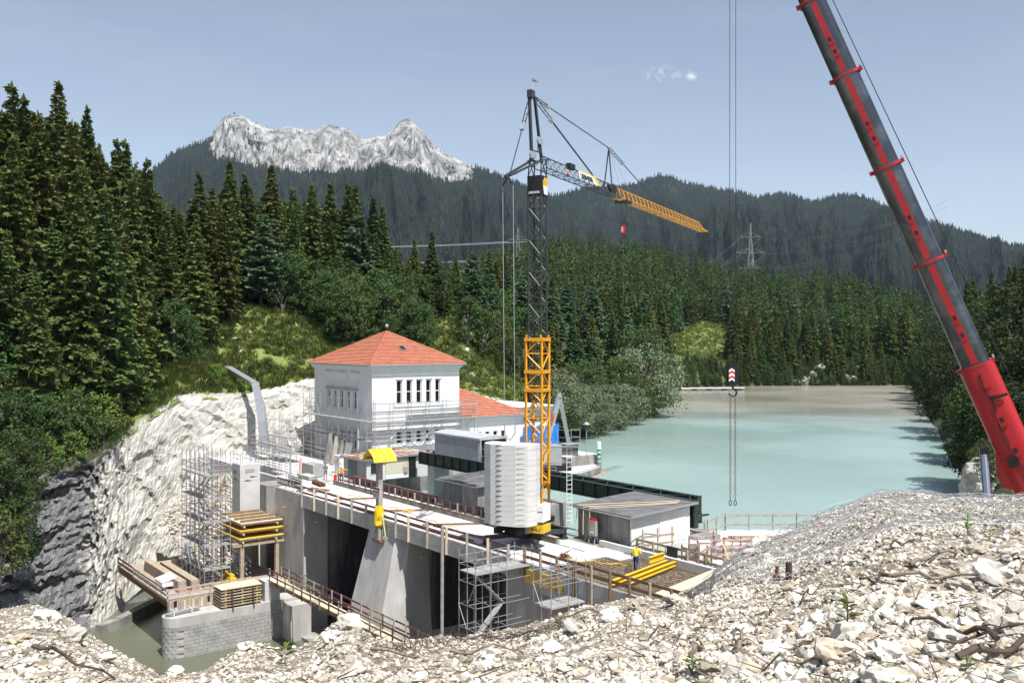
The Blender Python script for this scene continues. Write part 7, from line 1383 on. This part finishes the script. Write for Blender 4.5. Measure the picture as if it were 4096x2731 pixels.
def fg_point(lo=0.0, hi=1.0, pmin=-650, pmax=4750):
    px = rn.uniform(pmin, pmax); py_, dc, pm = interp(FT, px); d = 2.6 * (dc + .8) / (dc + .8 - (dc + .8 - 2.6) * (lo + (hi - lo) * rn.random())); return px, d, dc
pts, scs = [], []
for i in range(150000):
    px, d, dc = fg_point(0 if i % 2 else .45); x = XP(px, d)
    if fbm(x * .55, d * .55, 11, 4) > .42 and rn.random() < .6: continue
    s = .026 + .036 * rn.random() ** 2 + .0032 * d * rn.random() ** 2 + (.13 * rn.random() ** 1.5 if rn.random() < .07 else 0)
    pts.append((x, d, zfore(px, d) + s * .05)); scs.append(s * 1.15)
for i in range(24000):     # rubble under the net
    px = rn.uniform(2780, 4450); dc = interp(FT, px)[1]; d = 14.5 + (dc + .6 - 14.5) * rn.random(); s = .035 + .07 * rn.random() ** 2; pts.append((XP(px, d), d, zfore(px, d) + s * .1)); scs.append(s * 1.2)
for i in range(9000):     # the bank beyond the crest on the left and the rubble
    px = rn.uniform(-300, 2800); py_, dc, pm = interp(FT, px); d = dc + 5 * rn.random() ** 1.5; pts.append((XP(px, d), d, zfore(px, d))); scs.append(.06 + .25 * rn.random() ** 3)
for i in range(5000):
    a, b_ = rn.random(), rn.random(); u = 96.5 + 12 * a; v = 33 + 9.5 * b_; z = -8.9 + 8.2 * max(0, (a * .75 + b_ * .5 - .18)) ** 1.1 + .1; pts.append(tuple(W(u, v, min(z, .3)))); scs.append(.1 + .5 * rn.random() ** 3)
scatter('gravel_stones', pts, scs, STO, 'loose pale limestone rubble covering the foreground slope', tilt=.5, cat='gravel')
BIGS = [(3985, 2320, 200, 1), (3760, 2620, 150, 1), (3400, 2560, 190, 0), (3540, 2650, 180, 1), (3230, 2545, 100, 3), (3340, 2640, 200, 4), (3800, 2580, 160, 3), (3660, 2520, 110, 0), (3840, 2370, 120, 6), (3900, 2220, 100, 4), (4040, 2240, 90, 0), (3800, 2330, 150, 2), (2960, 2540, 130, 1), (3090, 2610, 110, 0), (2830, 2700, 120, 2), (3560, 2480, 90, 1), (3700, 2440, 130, 5), (3950, 2450, 120, 0), (4020, 2540, 150, 3), (3880, 2500, 100, 1), (3045, 2185, 110, 3), (3000, 2225, 80, 0), (3075, 2245, 70, 6), (2700, 2420, 140, 5), (2560, 2440, 120, 2), (2440, 2480, 110, 0), (2300, 2520, 120, 1), (3500, 2720, 160, 3), (3150, 2700, 120, 1), (2960, 2690, 150, 0), (2200, 2600, 100, 1), (1960, 2640, 110, 3), (1400, 2520, 150, 0), (1330, 2560, 90, 3), (1000, 2600, 110, 1), (300, 2560, 120, 0), (180, 2480, 110, 3), (420, 2640, 90, 1), (80, 2570, 100, 4), (700, 2700, 80, 0)]
def on_fore(px, py):
    d = 4.5
    while d < 44:
        if CY - (zfore(px, d) - HC) * F / d <= py: break
        d += .1
    return d
def fzone(px): return 'at the far left of the gravel slope' if px < 600 else 'left of centre on the gravel slope' if px < 1700 else 'below the scaffolds on the gravel slope' if px < 2500 else 'below the rebar slab on the gravel slope' if px < 3000 else 'below the wire net on the gravel slope' if px < 3600 else 'near the right edge of the gravel slope'
for i, (px, py, w, k) in enumerate(BIGS):
    d = on_fore(px, py); s = w * d / F * 1.05; o = bpy.data.objects.new('boulder', BLD[k]); COL.objects.link(o); o.location = (XP(px, d), d, zfore(px, d) + s * .10); o.scale = (s, s, s * .8); o.rotation_euler = (rn.uniform(-.3, .3), rn.uniform(-.3, .3), rn.uniform(0, 6.28)); tag(o, '%s pale limestone boulder %s, %s' % ('big' if w > 140 else 'mid-sized' if w > 100 else 'small', fzone(px), 'close to the viewer' if d < 10 else 'midway up the slope' if d < 18 else 'near the crest'), 'boulder', 'boulders on the foreground slope')
for i in range(262):
    px, d, dc = fg_point(.42, .93, 500, 4096); s = (.10 + .16 * rn.random() ** 2) * (.75 + d * .025); o = bpy.data.objects.new('stone', STM[rn.randrange(7)]); COL.objects.link(o); o.location = (XP(px, d), d, zfore(px, d) + s * .12); o.scale = (s * rn.uniform(.8, 1.3), s, s * rn.uniform(.7, 1.1)); o.rotation_euler = (rn.uniform(-.5, .5), rn.uniform(-.5, .5), rn.uniform(0, 6.28))
    tag(o, 'angular pale stone %s, %s' % (fzone(px), 'close to the viewer' if d < 9 else 'midway up the slope' if d < 16 else 'near the crest'), 'stone', 'larger stones on the foreground slope')
def stick(label, px, py, L_, ang, r0, m, sd, lift=.04, cat='branch'):
    r_ = random.Random(sd); d = on_fore(px, py); p0 = Vector((XP(px, d), d, 0)); pts_ = []; a = ang
    for k in range(8):
        q = p0 + Vector((math.cos(a), math.sin(a), 0)) * (L_ * k / 7); pxx = CX + q.x / q.y * F; pts_.append(Vector((q.x, q.y, zfore(pxx, q.y) + r0 + lift * (1 + math.sin(k * 1.7 + sd)) + .02))); a += r_.uniform(-.16, .16)
    b = MB().path(pts_, r0, 6, r0 * .45)
    for k in range(r_.randrange(1, 4)):
        i = r_.randrange(2, 7); e = pts_[i] + Vector((r_.uniform(-1, 1), r_.uniform(-1, 1), r_.uniform(.05, .5))) * L_ * .22; b.path([pts_[i], (pts_[i] + e) / 2 + Vector((0, 0, .02)), e], r0 * .45, 4, r0 * .15)
    tag(b.build('branch', m), label, cat, 'dead wood on the foreground slope')
SL = [(3640, 2290, 1.3, .5, .05, 0, 'thick bleached log lying below the wire net'), (3300, 2700, .9, 2.0, .022, 0, 'bleached branch standing out left of the big boulder'), (3720, 2640, 1.6, .15, .022, 1, 'long dark curved root near the bottom right'), (3520, 2340, 1.1, .1, .05, 0, 'weathered split log in the middle of the right slope'), (3900, 2420, .9, -.4, .02, 0, 'thin bleached branch right of the split log'), (3990, 2600, .8, 1.7, .04, 1, 'dark upright root on the right edge of the slope'), (3560, 2210, .7, .4, .025, 1, 'dark branch right under the wire net'), (3080, 2480, .7, 1.4, .015, 1, 'thin dark root left of the flat boulder'), (2830, 2490, .5, 1.8, .012, 0, 'thin pale twig standing in the middle slope'), (2960, 2660, .5, 1.5, .05, 0, 'short cut stump piece near the bottom centre right'), (2760, 2640, .8, 1.1, .045, 0, 'broken bleached root at the bottom centre'), (2400, 2460, 1.4, 2.4, .055, 0, 'bleached log sticking up at the crest by the scaffold'), (2150, 2540, 1.0, 2.6, .03, 1, 'dark root lying on the crest below the scaffold'), (1480, 2620, 2.2, .1, .05, 0, 'long curved root at the bottom left of centre'), (1800, 2640, 1.2, -.1, .04, 0, 'bleached branch lying near the bottom centre'), (1620, 2560, 1.0, 1.4, .025, 1, 'thin dark branch poking above the crest'), (1040, 2600, 1.0, .4, .03, 1, 'dark twig heap branch near the stone wall'), (130, 2600, 1.2, -.3, .05, 1, 'dark root in the rubble at the far left'), (560, 2640, 2.0, -.5, .035, 1, 'branch reaching over the river pool'), (3830, 2690, 1.2, .2, .05, 1, 'charred log at the bottom right edge'), (3440, 2380, .8, .3, .03, 1, 'short dark branch in the upper right rubble'), (4060, 2330, .9, .9, .03, 0, 'bleached branch at the right edge below the boulder'), (3200, 2430, .5, .9, .02, 1, 'short dark stick left of the split log'), (2600, 2560, .9, .6, .02, 1, 'thin dark branch in the centre right rubble')]
for i, (px, py, L_, a, r0, k, lb) in enumerate(SL): stick(lb, px, py, L_ * .85, a, r0 * .55, ('deadwood', 'deadwood_dark')[k], i)
b = MB(); b2 = MB()
for k in range(4200):
    px, d, dc = fg_point(); x = XP(px, d); a = rn.uniform(0, 3.14); l = rn.uniform(.06, .32) * (.7 + d * .03); z = zfore(px, d); q = Vector((math.cos(a), math.sin(a), rn.uniform(-.1, .25))) * l
    if fbm(x * .55, d * .55, 11, 4) < .05 and rn.random() < .6: continue
    (b if k % 3 else b2).tube((x, d, z + .03), Vector((x, d, z + .04)) + q, rn.uniform(.004, .010) * (.6 + d * .06), 3, .002)
for cx_, cy_, n in ((1230, 2530, 240), (1640, 2590, 90), (2180, 2530, 90), (1180, 2560, 120), (1900, 2560, 60)):
    d0_ = on_fore(cx_, cy_)
    for k in range(n):
        x = XP(cx_, d0_) + rn.gauss(0, .6); y = d0_ + rn.gauss(0, .5); z = zfore(CX + x / y * F, y); q = Vector((rn.gauss(0, .28), rn.gauss(0, .22), rn.uniform(.02, .28))); b2.path([(x, y, z), Vector((x, y, z)) + q * .6 + Vector((rn.gauss(0, .04), 0, .03)), Vector((x, y, z)) + q], .009, 3, .003)
for bb, m in ((b, 'deadwood'), (b2, 'deadwood_dark')):
    o = bb.build('wood_litter', m, kind='stuff'); o['label'] = 'fine %s twigs and bark littering the gravel slope' % ('pale' if m == 'deadwood' else 'dark'); o['category'] = 'twigs'
def weed(label, px, py, h, n, m, sd):
    r_ = random.Random(sd); d = on_fore(px, py); c = Vector((XP(px, d), d, zfore(CX + (px - CX), d))); r = thing('weed', label, 'plant', c, 'small plants on the slope'); b = MB()
    for k in range(n):
        a = r_.uniform(0, 6.28); o = Vector((math.cos(a), math.sin(a), 0)); p0 = c + ZD * h * r_.uniform(.1, .8); l = h * r_.uniform(.35, .6); s = Vector((-o.y, o.x, 0)) * l * .16; b.add([p0, p0 + o * l * .5 + ZD * l * .4 + s, p0 + o * l + ZD * l * .45, p0 + o * l * .5 + ZD * l * .4 - s], [(0, 1, 2, 3)])
    b.build('leaves', m, r); tubp('stem', 'deadwood', r, c - ZD * .02, c + ZD * h, .006, 4)
for i, a in enumerate([('leafy green sprig in the middle of the right slope', 3390, 2500, .22, 16), ('leafy green sprig beside the net edge on the right', 3870, 2140, .26, 14), ('small seedling right of the net edge', 3960, 2180, .2, 10), ('broad-leaved seedling at the bottom centre right', 2770, 2720, .16, 18), ('tiny seedling at the bottom right', 3490, 2725, .12, 12), ('small green sprout at the bottom left of centre', 1140, 2660, .35, 14), ('small green sprout by the scaffold crest', 2240, 2510, .3, 12), ('green sprout near the right edge bottom', 3870, 2700, .12, 10)]): weed(*a, 'leaf_bright', i)
# wire netting over the mound
b = MB(); st = .15; cols = []
LOW = [(2700, 26), (2790, 21), (2850, 18), (2960, 16.0), (3060, 15.4), (3250, 15.2), (3420, 15.1), (3600, 15.0), (3900, 14.8), (4300, 14.6)]
NS = 36.0; xs_ = np.arange(2700, 4420, NS); nr = 60
def netp(i, j):
    px = xs_[0] + NS * i; lo = interp(LOW, px)[0]; dc = interp(FT, px)[1]; hi = dc + 1.6; d = lo + (hi - lo) * j / (nr - 1); x = XP(px, d)
    z = zfore(px, min(d, dc + .2)) - max(0, d - dc - .2) * .5 + .09 + .10 * abs(fbm(x * .7, d * .7, 15, 3)) + (.05 if 0 < j < 3 else 0)
    jt = .03; return Vector((x + jt * fbm(x * 3, d * 3, 1, 2), d + jt * fbm(x * 3, d * 3, 7, 2), z))
GRD = [[netp(i + (.5 if j % 2 else 0), j) for j in range(nr)] for i in range(len(xs_))]
for i in range(len(xs_) - 1):
    for j in range(nr - 1):
        p_ = GRD[i][j]
        b.tube(p_, GRD[i][j + 1], .0055, 3, caps=False)
        q_ = GRD[i + 1][j + 1] if j % 2 == 0 and False else (GRD[i - 1][j + 1] if (j % 2 == 0 and i > 0) else GRD[i + 1][j + 1] if j % 2 else None)
        if q_ is not None: b.tube(p_, q_, .0055, 3, caps=False)
NET = thing('wire_netting', 'grey steel rockfall net stretched over the gravel mound on the right', 'netting', (12, 20, 10)); b.build('mesh', 'wire', NET, kind='stuff')
MB().path([netp(i, 0) + ZD * .02 for i in range(0, len(xs_), 2)], .006, 5).build('edge_cable', 'wire', NET); MB().path([netp(i, nr - 10) + ZD * .05 for i in range(0, len(xs_), 2)], .008, 5).build('top_cable', 'wire', NET); MB().path([netp(i, 26) + ZD * .05 for i in range(3, len(xs_), 2)], .008, 5).build('seam_cable', 'wire', NET)
d = on_fore(3108, 2330); c = Vector((XP(3108, d), d, zfore(3108, d))); AN = thing('anchor_bolt', 'rusty threaded rock anchor bolt with a nut by the wire net', 'anchor', c)
b = MB(); [b.tube(c + ZD * (.02 + .026 * k), c + ZD * (.046 + .026 * k), .028 if k % 2 else .033, 10) for k in range(9)]; b.build('threaded_rod', 'rust', AN); MB().tube(c, c + ZD * .1, .06, 6).build('nut', 'rust', AN); MB().obox(c + ZD * .0, Vector((.16, 0, .02)), Vector((0, .14, 0)), ZD * .012).build('plate', 'galvanised', AN)
d = on_fore(3155, 2325); c = Vector((XP(3155, d), d, zfore(3155, d))); tag(MB().tube(c - ZD * .1, c + ZD * .3, .05, 8, .055).build('cut_stump', 'deadwood_dark'), 'mossy cut stump beside the rusty anchor bolt', 'stump')
# rocky outcrops: far shore, right bank, meadow
SHM = [rough_rock(s_, 'shore_stone', 1.0) for s_ in (71, 72, 73)]
for i, (px, d, s, zz) in enumerate([(3220, 355, 6, 0), (3250, 357, 7, 2), (3185, 354, 4, 0), (3400, 357, 6, .5), (3440, 358, 5, 0), (2990, 354, 3, 0), (3330, 357, 3, 0), (3275, 360, 6, 5), (3420, 362, 5, 5)]):
    o = bpy.data.objects.new('shore_rock', SHM[i % 3]); COL.objects.link(o); o.location = (XP(px, d), d, -1.5 + zz); o.scale = (s * 1.0, s * .6, s * 1.1); o.rotation_euler = (.1 * i, .1, i); tag(o, 'grey limestone outcrop at the foot of the far shore forest', 'rock', 'outcrops on the far shore')
for i, (px, py, d, s) in enumerate([(3895, 1900, 66, 2.2), (3945, 1935, 62, 1.8), (3868, 1955, 68, 1.5), (3990, 1880, 70, 2.0), (4040, 1920, 64, 1.8), (3910, 1860, 70, 1.4), (3925, 1965, 60, 1.4)]):
    q = D(px, py, d); o = bpy.data.objects.new('bank_rock', SHM[i % 3]); COL.objects.link(o); o.location = q; o.scale = (s * .8, s, s * 1.0); o.rotation_euler = (.2, .35, i * 1.1); tag(o, 'pale boulder on the right lake bank behind the lift cylinder', 'rock', 'boulders on the right bank')
    plant('meadow_bush', BSH[0], 1.6, q.x + 1.0, q.y + .8, q.z + .3, 'small green bush among the boulders behind the lift cylinder', 'bush', 'bushes on the right bank')
for i in range(60):
    k = rn.random()
    px, f = (rn.uniform(930, 1070), .62) if k < .3 else ((rn.uniform(760, 920), .25) if k < .6 else (rn.uniform(1700, 2050), rn.random()))
    r = interp(LT, px); d = r[2] + (r[4] - r[2]) * min(1, max(0, f + rn.gauss(0, .07))); s = .5 + 1.3 * rn.random() ** 2; o = bpy.data.objects.new('meadow_rock', STM[rn.randrange(7)]); COL.objects.link(o); o.location = (XP(px, d), d, zleft(px, d) + .1 * s); o.scale = (s, s, s); o.rotation_euler = (rn.random(), rn.random(), rn.random() * 6); tag(o, 'white limestone rock showing through the grassy slope', 'rock', 'rocks on the meadow')
# ---------------------------------------------------------------- people
def person(label, pos, yaw, J_, zones, mats, extra=None):
    """J_: joint name -> (x right, y forward, z up, radius); one continuous skinned body"""
    order = list(J_); idx = {n_: i for i, n_ in enumerate(order)}
    E_ = [('pelvis', 'waist'), ('waist', 'chest'), ('chest', 'neck'), ('neck', 'chin'), ('chin', 'head'), ('head', 'crown'), ('chest', 'shL'), ('shL', 'elL'), ('elL', 'wrL'), ('wrL', 'haL'), ('haL', 'fiL'), ('chest', 'shR'), ('shR', 'elR'), ('elR', 'wrR'), ('wrR', 'haR'), ('haR', 'fiR'),
          ('pelvis', 'hiL'), ('hiL', 'knL'), ('knL', 'anL'), ('anL', 'toL'), ('pelvis', 'hiR'), ('hiR', 'knR'), ('knR', 'anR'), ('anR', 'toR')]
    me = bpy.data.meshes.new('person'); me.from_pydata([J_[n_][:3] for n_ in order], [(idx[a], idx[b_]) for a, b_ in E_], [])
    o = bpy.data.objects.new('person', me); COL.objects.link(o); sk = o.modifiers.new('skin', 'SKIN'); sk.use_smooth_shade = True
    for n_ in order:
        s_ = me.skin_vertices[0].data[idx[n_]]; r_ = J_[n_][3]; s_.radius = (r_, r_ * .85) if n_ in ('chest', 'waist', 'pelvis') else (r_, r_)
    me.skin_vertices[0].data[idx['pelvis']].use_root = True
    sd = o.modifiers.new('sub', 'SUBSURF'); sd.levels = 2; sd.render_levels = 2
    dg = bpy.context.evaluated_depsgraph_get(); m2 = bpy.data.meshes.new_from_object(o.evaluated_get(dg)); o.modifiers.clear(); o.data = m2
    m2.materials.clear(); [m2.materials.append(MATS[q]) for q in mats]
    segs = [(Vector(J_[a][:3]), Vector(J_[b_][:3]), zones.get((a, b_), zones.get(b_, 0))) for a, b_ in E_]
    for p_ in m2.polygons:
        best = 9; k = 0
        for a, b_, zz in segs:
            ab = b_ - a; t = max(0, min(1, (p_.center - a).dot(ab) / max(1e-9, ab.length_squared))); dd = (p_.center - a - ab * t).length
            if dd < best: best = dd; k = zz
        p_.material_index = k; p_.use_smooth = True
    o.location = pos; o.rotation_euler = (0, 0, yaw); tag(o, label, 'person'); o['_off'] = tuple(pos)
    return o
def stand(**kw):
    j = {'pelvis': (0, 0, .93, .145), 'waist': (0, .0, 1.08, .135), 'chest': (0, .0, 1.32, .16), 'neck': (0, .01, 1.47, .06), 'chin': (0, .03, 1.55, .07), 'head': (0, .035, 1.65, .095), 'crown': (0, .02, 1.73, .07),
         'shL': (-.19, 0, 1.40, .065), 'elL': (-.27, -.02, 1.13, .05), 'wrL': (-.26, .08, .90, .036), 'haL': (-.255, .11, .83, .04), 'fiL': (-.25, .13, .75, .022), 'shR': (.19, 0, 1.40, .065), 'elR': (.27, -.02, 1.13, .05), 'wrR': (.26, .08, .90, .036), 'haR': (.255, .11, .83, .04), 'fiR': (.25, .13, .75, .022),
         'hiL': (-.10, 0, .85, .10), 'knL': (-.11, .03, .48, .068), 'anL': (-.12, 0, .09, .05), 'toL': (-.13, .17, .04, .042), 'hiR': (.10, 0, .85, .10), 'knR': (.11, .03, .48, .068), 'anR': (.12, 0, .09, .05), 'toR': (.13, .17, .04, .042)}
    j.update(kw); return j
ZN = {'waist': 1, 'chest': 1, 'neck': 0, 'chin': 0, 'head': 0, 'crown': 2, 'shL': 1, 'elL': 1, 'shR': 1, 'elR': 1, 'wrL': 0, 'haL': 0, 'fiL': 0, 'wrR': 0, 'haR': 0, 'fiR': 0, 'hiL': 3, 'hiR': 3, 'knL': 3, 'knR': 3, 'anL': 3, 'anR': 3, 'toL': 4, 'toR': 4}
def fingers(o, J_, sides, parent_m='skin'):
    for s in sides:
        h = Vector(J_['ha' + s][:3]); f = Vector(J_['fi' + s][:3]); d_ = (f - h).normalized(); a = d_.orthogonal().normalized()
        for k in range(4):
            b = MB(); off_ = a * (.018 * (k - 1.5)); L_ = (.075, .085, .08, .06)[k]; p0 = Vector(o['_off']); b.path([h + off_ + d_ * .03, h + off_ + d_ * (.03 + L_ * .5), h + off_ + d_ * (.03 + L_) + a.cross(d_) * .02], .009, 4, .007)
            b.v = [tuple(Vector(v_) + p0) for v_ in b.v]; b.build('finger', parent_m, o)
        b = MB(); th_ = a.cross(d_); b.path([h, h + th_ * .035 + d_ * .02, h + th_ * .045 + d_ * .055], .011, 4, .008); b.v = [tuple(Vector(v_) + Vector(o['_off'])) for v_ in b.v]; b.build('thumb', parent_m, o)
def face(o, J_):
    h = Vector(J_['head'][:3]); p0 = Vector(o['_off'])
    def add(mb, nm, m): mb.v = [tuple(Vector(v_) + p0) for v_ in mb.v]; mb.build(nm, m, o)
    add(MB().tube(h + Vector((0, .085, .0)), h + Vector((0, .115, -.035)), .012, 5, .018), 'nose', 'skin')
    for s in (-1, 1): add(MB().tube(h + Vector((s * .035, .082, .012)), h + Vector((s * .035, .092, .012)), .011, 6), 'eye', 'hair'); add(MB().tube(h + Vector((s * .092, 0, 0)), h + Vector((s * .105, -.01, 0)), .028, 6), 'ear', 'skin')
    add(MB().tube(h + Vector((-.025, .085, -.062)), h + Vector((.025, .085, -.062)), .008, 4), 'mouth', 'red_paint')
def helmet(o, J_, m):
    c = Vector(J_['head'][:3]) + Vector(o['_off']) + Vector((0, .0, .03)); b = MB(); n = 14
    vs_ = [c + Vector((math.cos(2 * math.pi * j / n) * math.sin(math.pi * .5 * i / 5) * .135, math.sin(2 * math.pi * j / n) * math.sin(math.pi * .5 * i / 5) * .15, math.cos(math.pi * .5 * i / 5) * .13)) for i in range(6) for j in range(n)] + [c + Vector((math.cos(2 * math.pi * j / n) * .165, math.sin(2 * math.pi * j / n) * .19, -.005)) for j in range(n)]
    b.add(vs_, [(i * n + j, (i + 1) * n + j, (i + 1) * n + (j + 1) % n, i * n + (j + 1) % n) for i in range(6) for j in range(n)]); b.build('helmet', m, o, smooth=True)
j = stand(waist=(0, .05, 1.07, .135), chest=(0, .14, 1.29, .165), neck=(0, .21, 1.43, .06), chin=(0, .25, 1.50, .07), head=(0, .27, 1.59, .095), crown=(0, .26, 1.68, .07), shL=(-.19, .15, 1.37, .066), elL=(-.32, .10, 1.12, .05), wrL=(-.36, .22, .93, .036), haL=(-.37, .26, .87, .04), fiL=(-.37, .3, .80, .022), shR=(.19, .15, 1.37, .066), elR=(.33, .08, 1.13, .05), wrR=(.38, .16, .92, .036), haR=(.39, .19, .85, .04), fiR=(.39, .22, .78, .022),
          knL=(-.12, .16, .50, .068), anL=(-.12, .10, .10, .05), toL=(-.12, .28, .05, .042), knR=(.12, .02, .47, .068), anR=(.13, -.30, .20, .05), toR=(.13, -.22, .06, .042))
p = person('worker in a yellow t-shirt and blue trousers stepping across the rebar mat', Vector((8.05, 60.9, .0)), R(-28), j, ZN, ['skin', 'shirt_yellow', 'hair', 'trousers_blue', 'shoe']); fingers(p, j, 'LR'); face(p, j)
j = stand(head=(0, .09, 1.63, .095), chin=(0, .07, 1.54, .07), crown=(0, .08, 1.72, .07), elL=(-.29, .02, 1.14, .05), wrL=(-.12, .24, 1.08, .036), haL=(-.06, .28, 1.09, .04), fiL=(.0, .3, 1.08, .022), elR=(.29, .02, 1.14, .05), wrR=(.12, .24, 1.06, .036), haR=(.06, .28, 1.07, .04), fiR=(0, .32, 1.05, .022), knR=(.12, .10, .49, .068), toR=(.14, .26, .05, .042), anR=(.13, .08, .1, .05))
zn = dict(ZN); zn.update({'anL': 0, 'anR': 0, 'elL': 1, 'elR': 1}); q = G(1303, 1917, 0); p = person('worker in a grey t-shirt and shorts looking down at his hands', q, R(160), j, zn, ['skin', 'shirt_grey', 'hair', 'shorts_grey', 'shoe']); fingers(p, j, 'LR'); face(p, j)
j = stand(elR=(.40, .22, 1.36, .05), wrR=(.62, .30, 1.28, .04), haR=(.70, .32, 1.25, .042), fiR=(.79, .34, 1.22, .022), knL=(-.13, .06, .48, .07), toL=(-.18, .16, .04, .042))
zn = dict(ZN); zn.update({'elR': 5, 'wrR': 5, 'elL': 5, 'wrL': 5, 'crown': 0}); q = G(1366, 1930, 0); p = person('worker in an orange vest and white helmet pointing to the right', q, R(20), j, zn, ['skin', 'vest_orange', 'hair', 'trousers_dark', 'shoe', 'sleeve_yellow']); fingers(p, j, 'LR'); face(p, j); helmet(p, j, 'white_paint')
# ---------------------------------------------------------------- air
hz = bpy.data.materials.new('haze_air'); hz.use_nodes = True; nt = hz.node_tree; nt.nodes.clear(); out = N(nt, 'ShaderNodeOutputMaterial'); pv = N(nt, 'ShaderNodeVolumePrincipled')
pv.inputs['Color'].default_value = (0.66, 0.80, 1.0, 1); pv.inputs['Density'].default_value = 0.00003; pv.inputs['Anisotropy'].default_value = 0.0
nt.links.new(pv.outputs[0], out.inputs['Volume']); MATS['haze_air'] = hz
MB().box(-6500, 6500, -400, 9500, -18, 1250).build('haze', 'haze_air', kind='stuff')
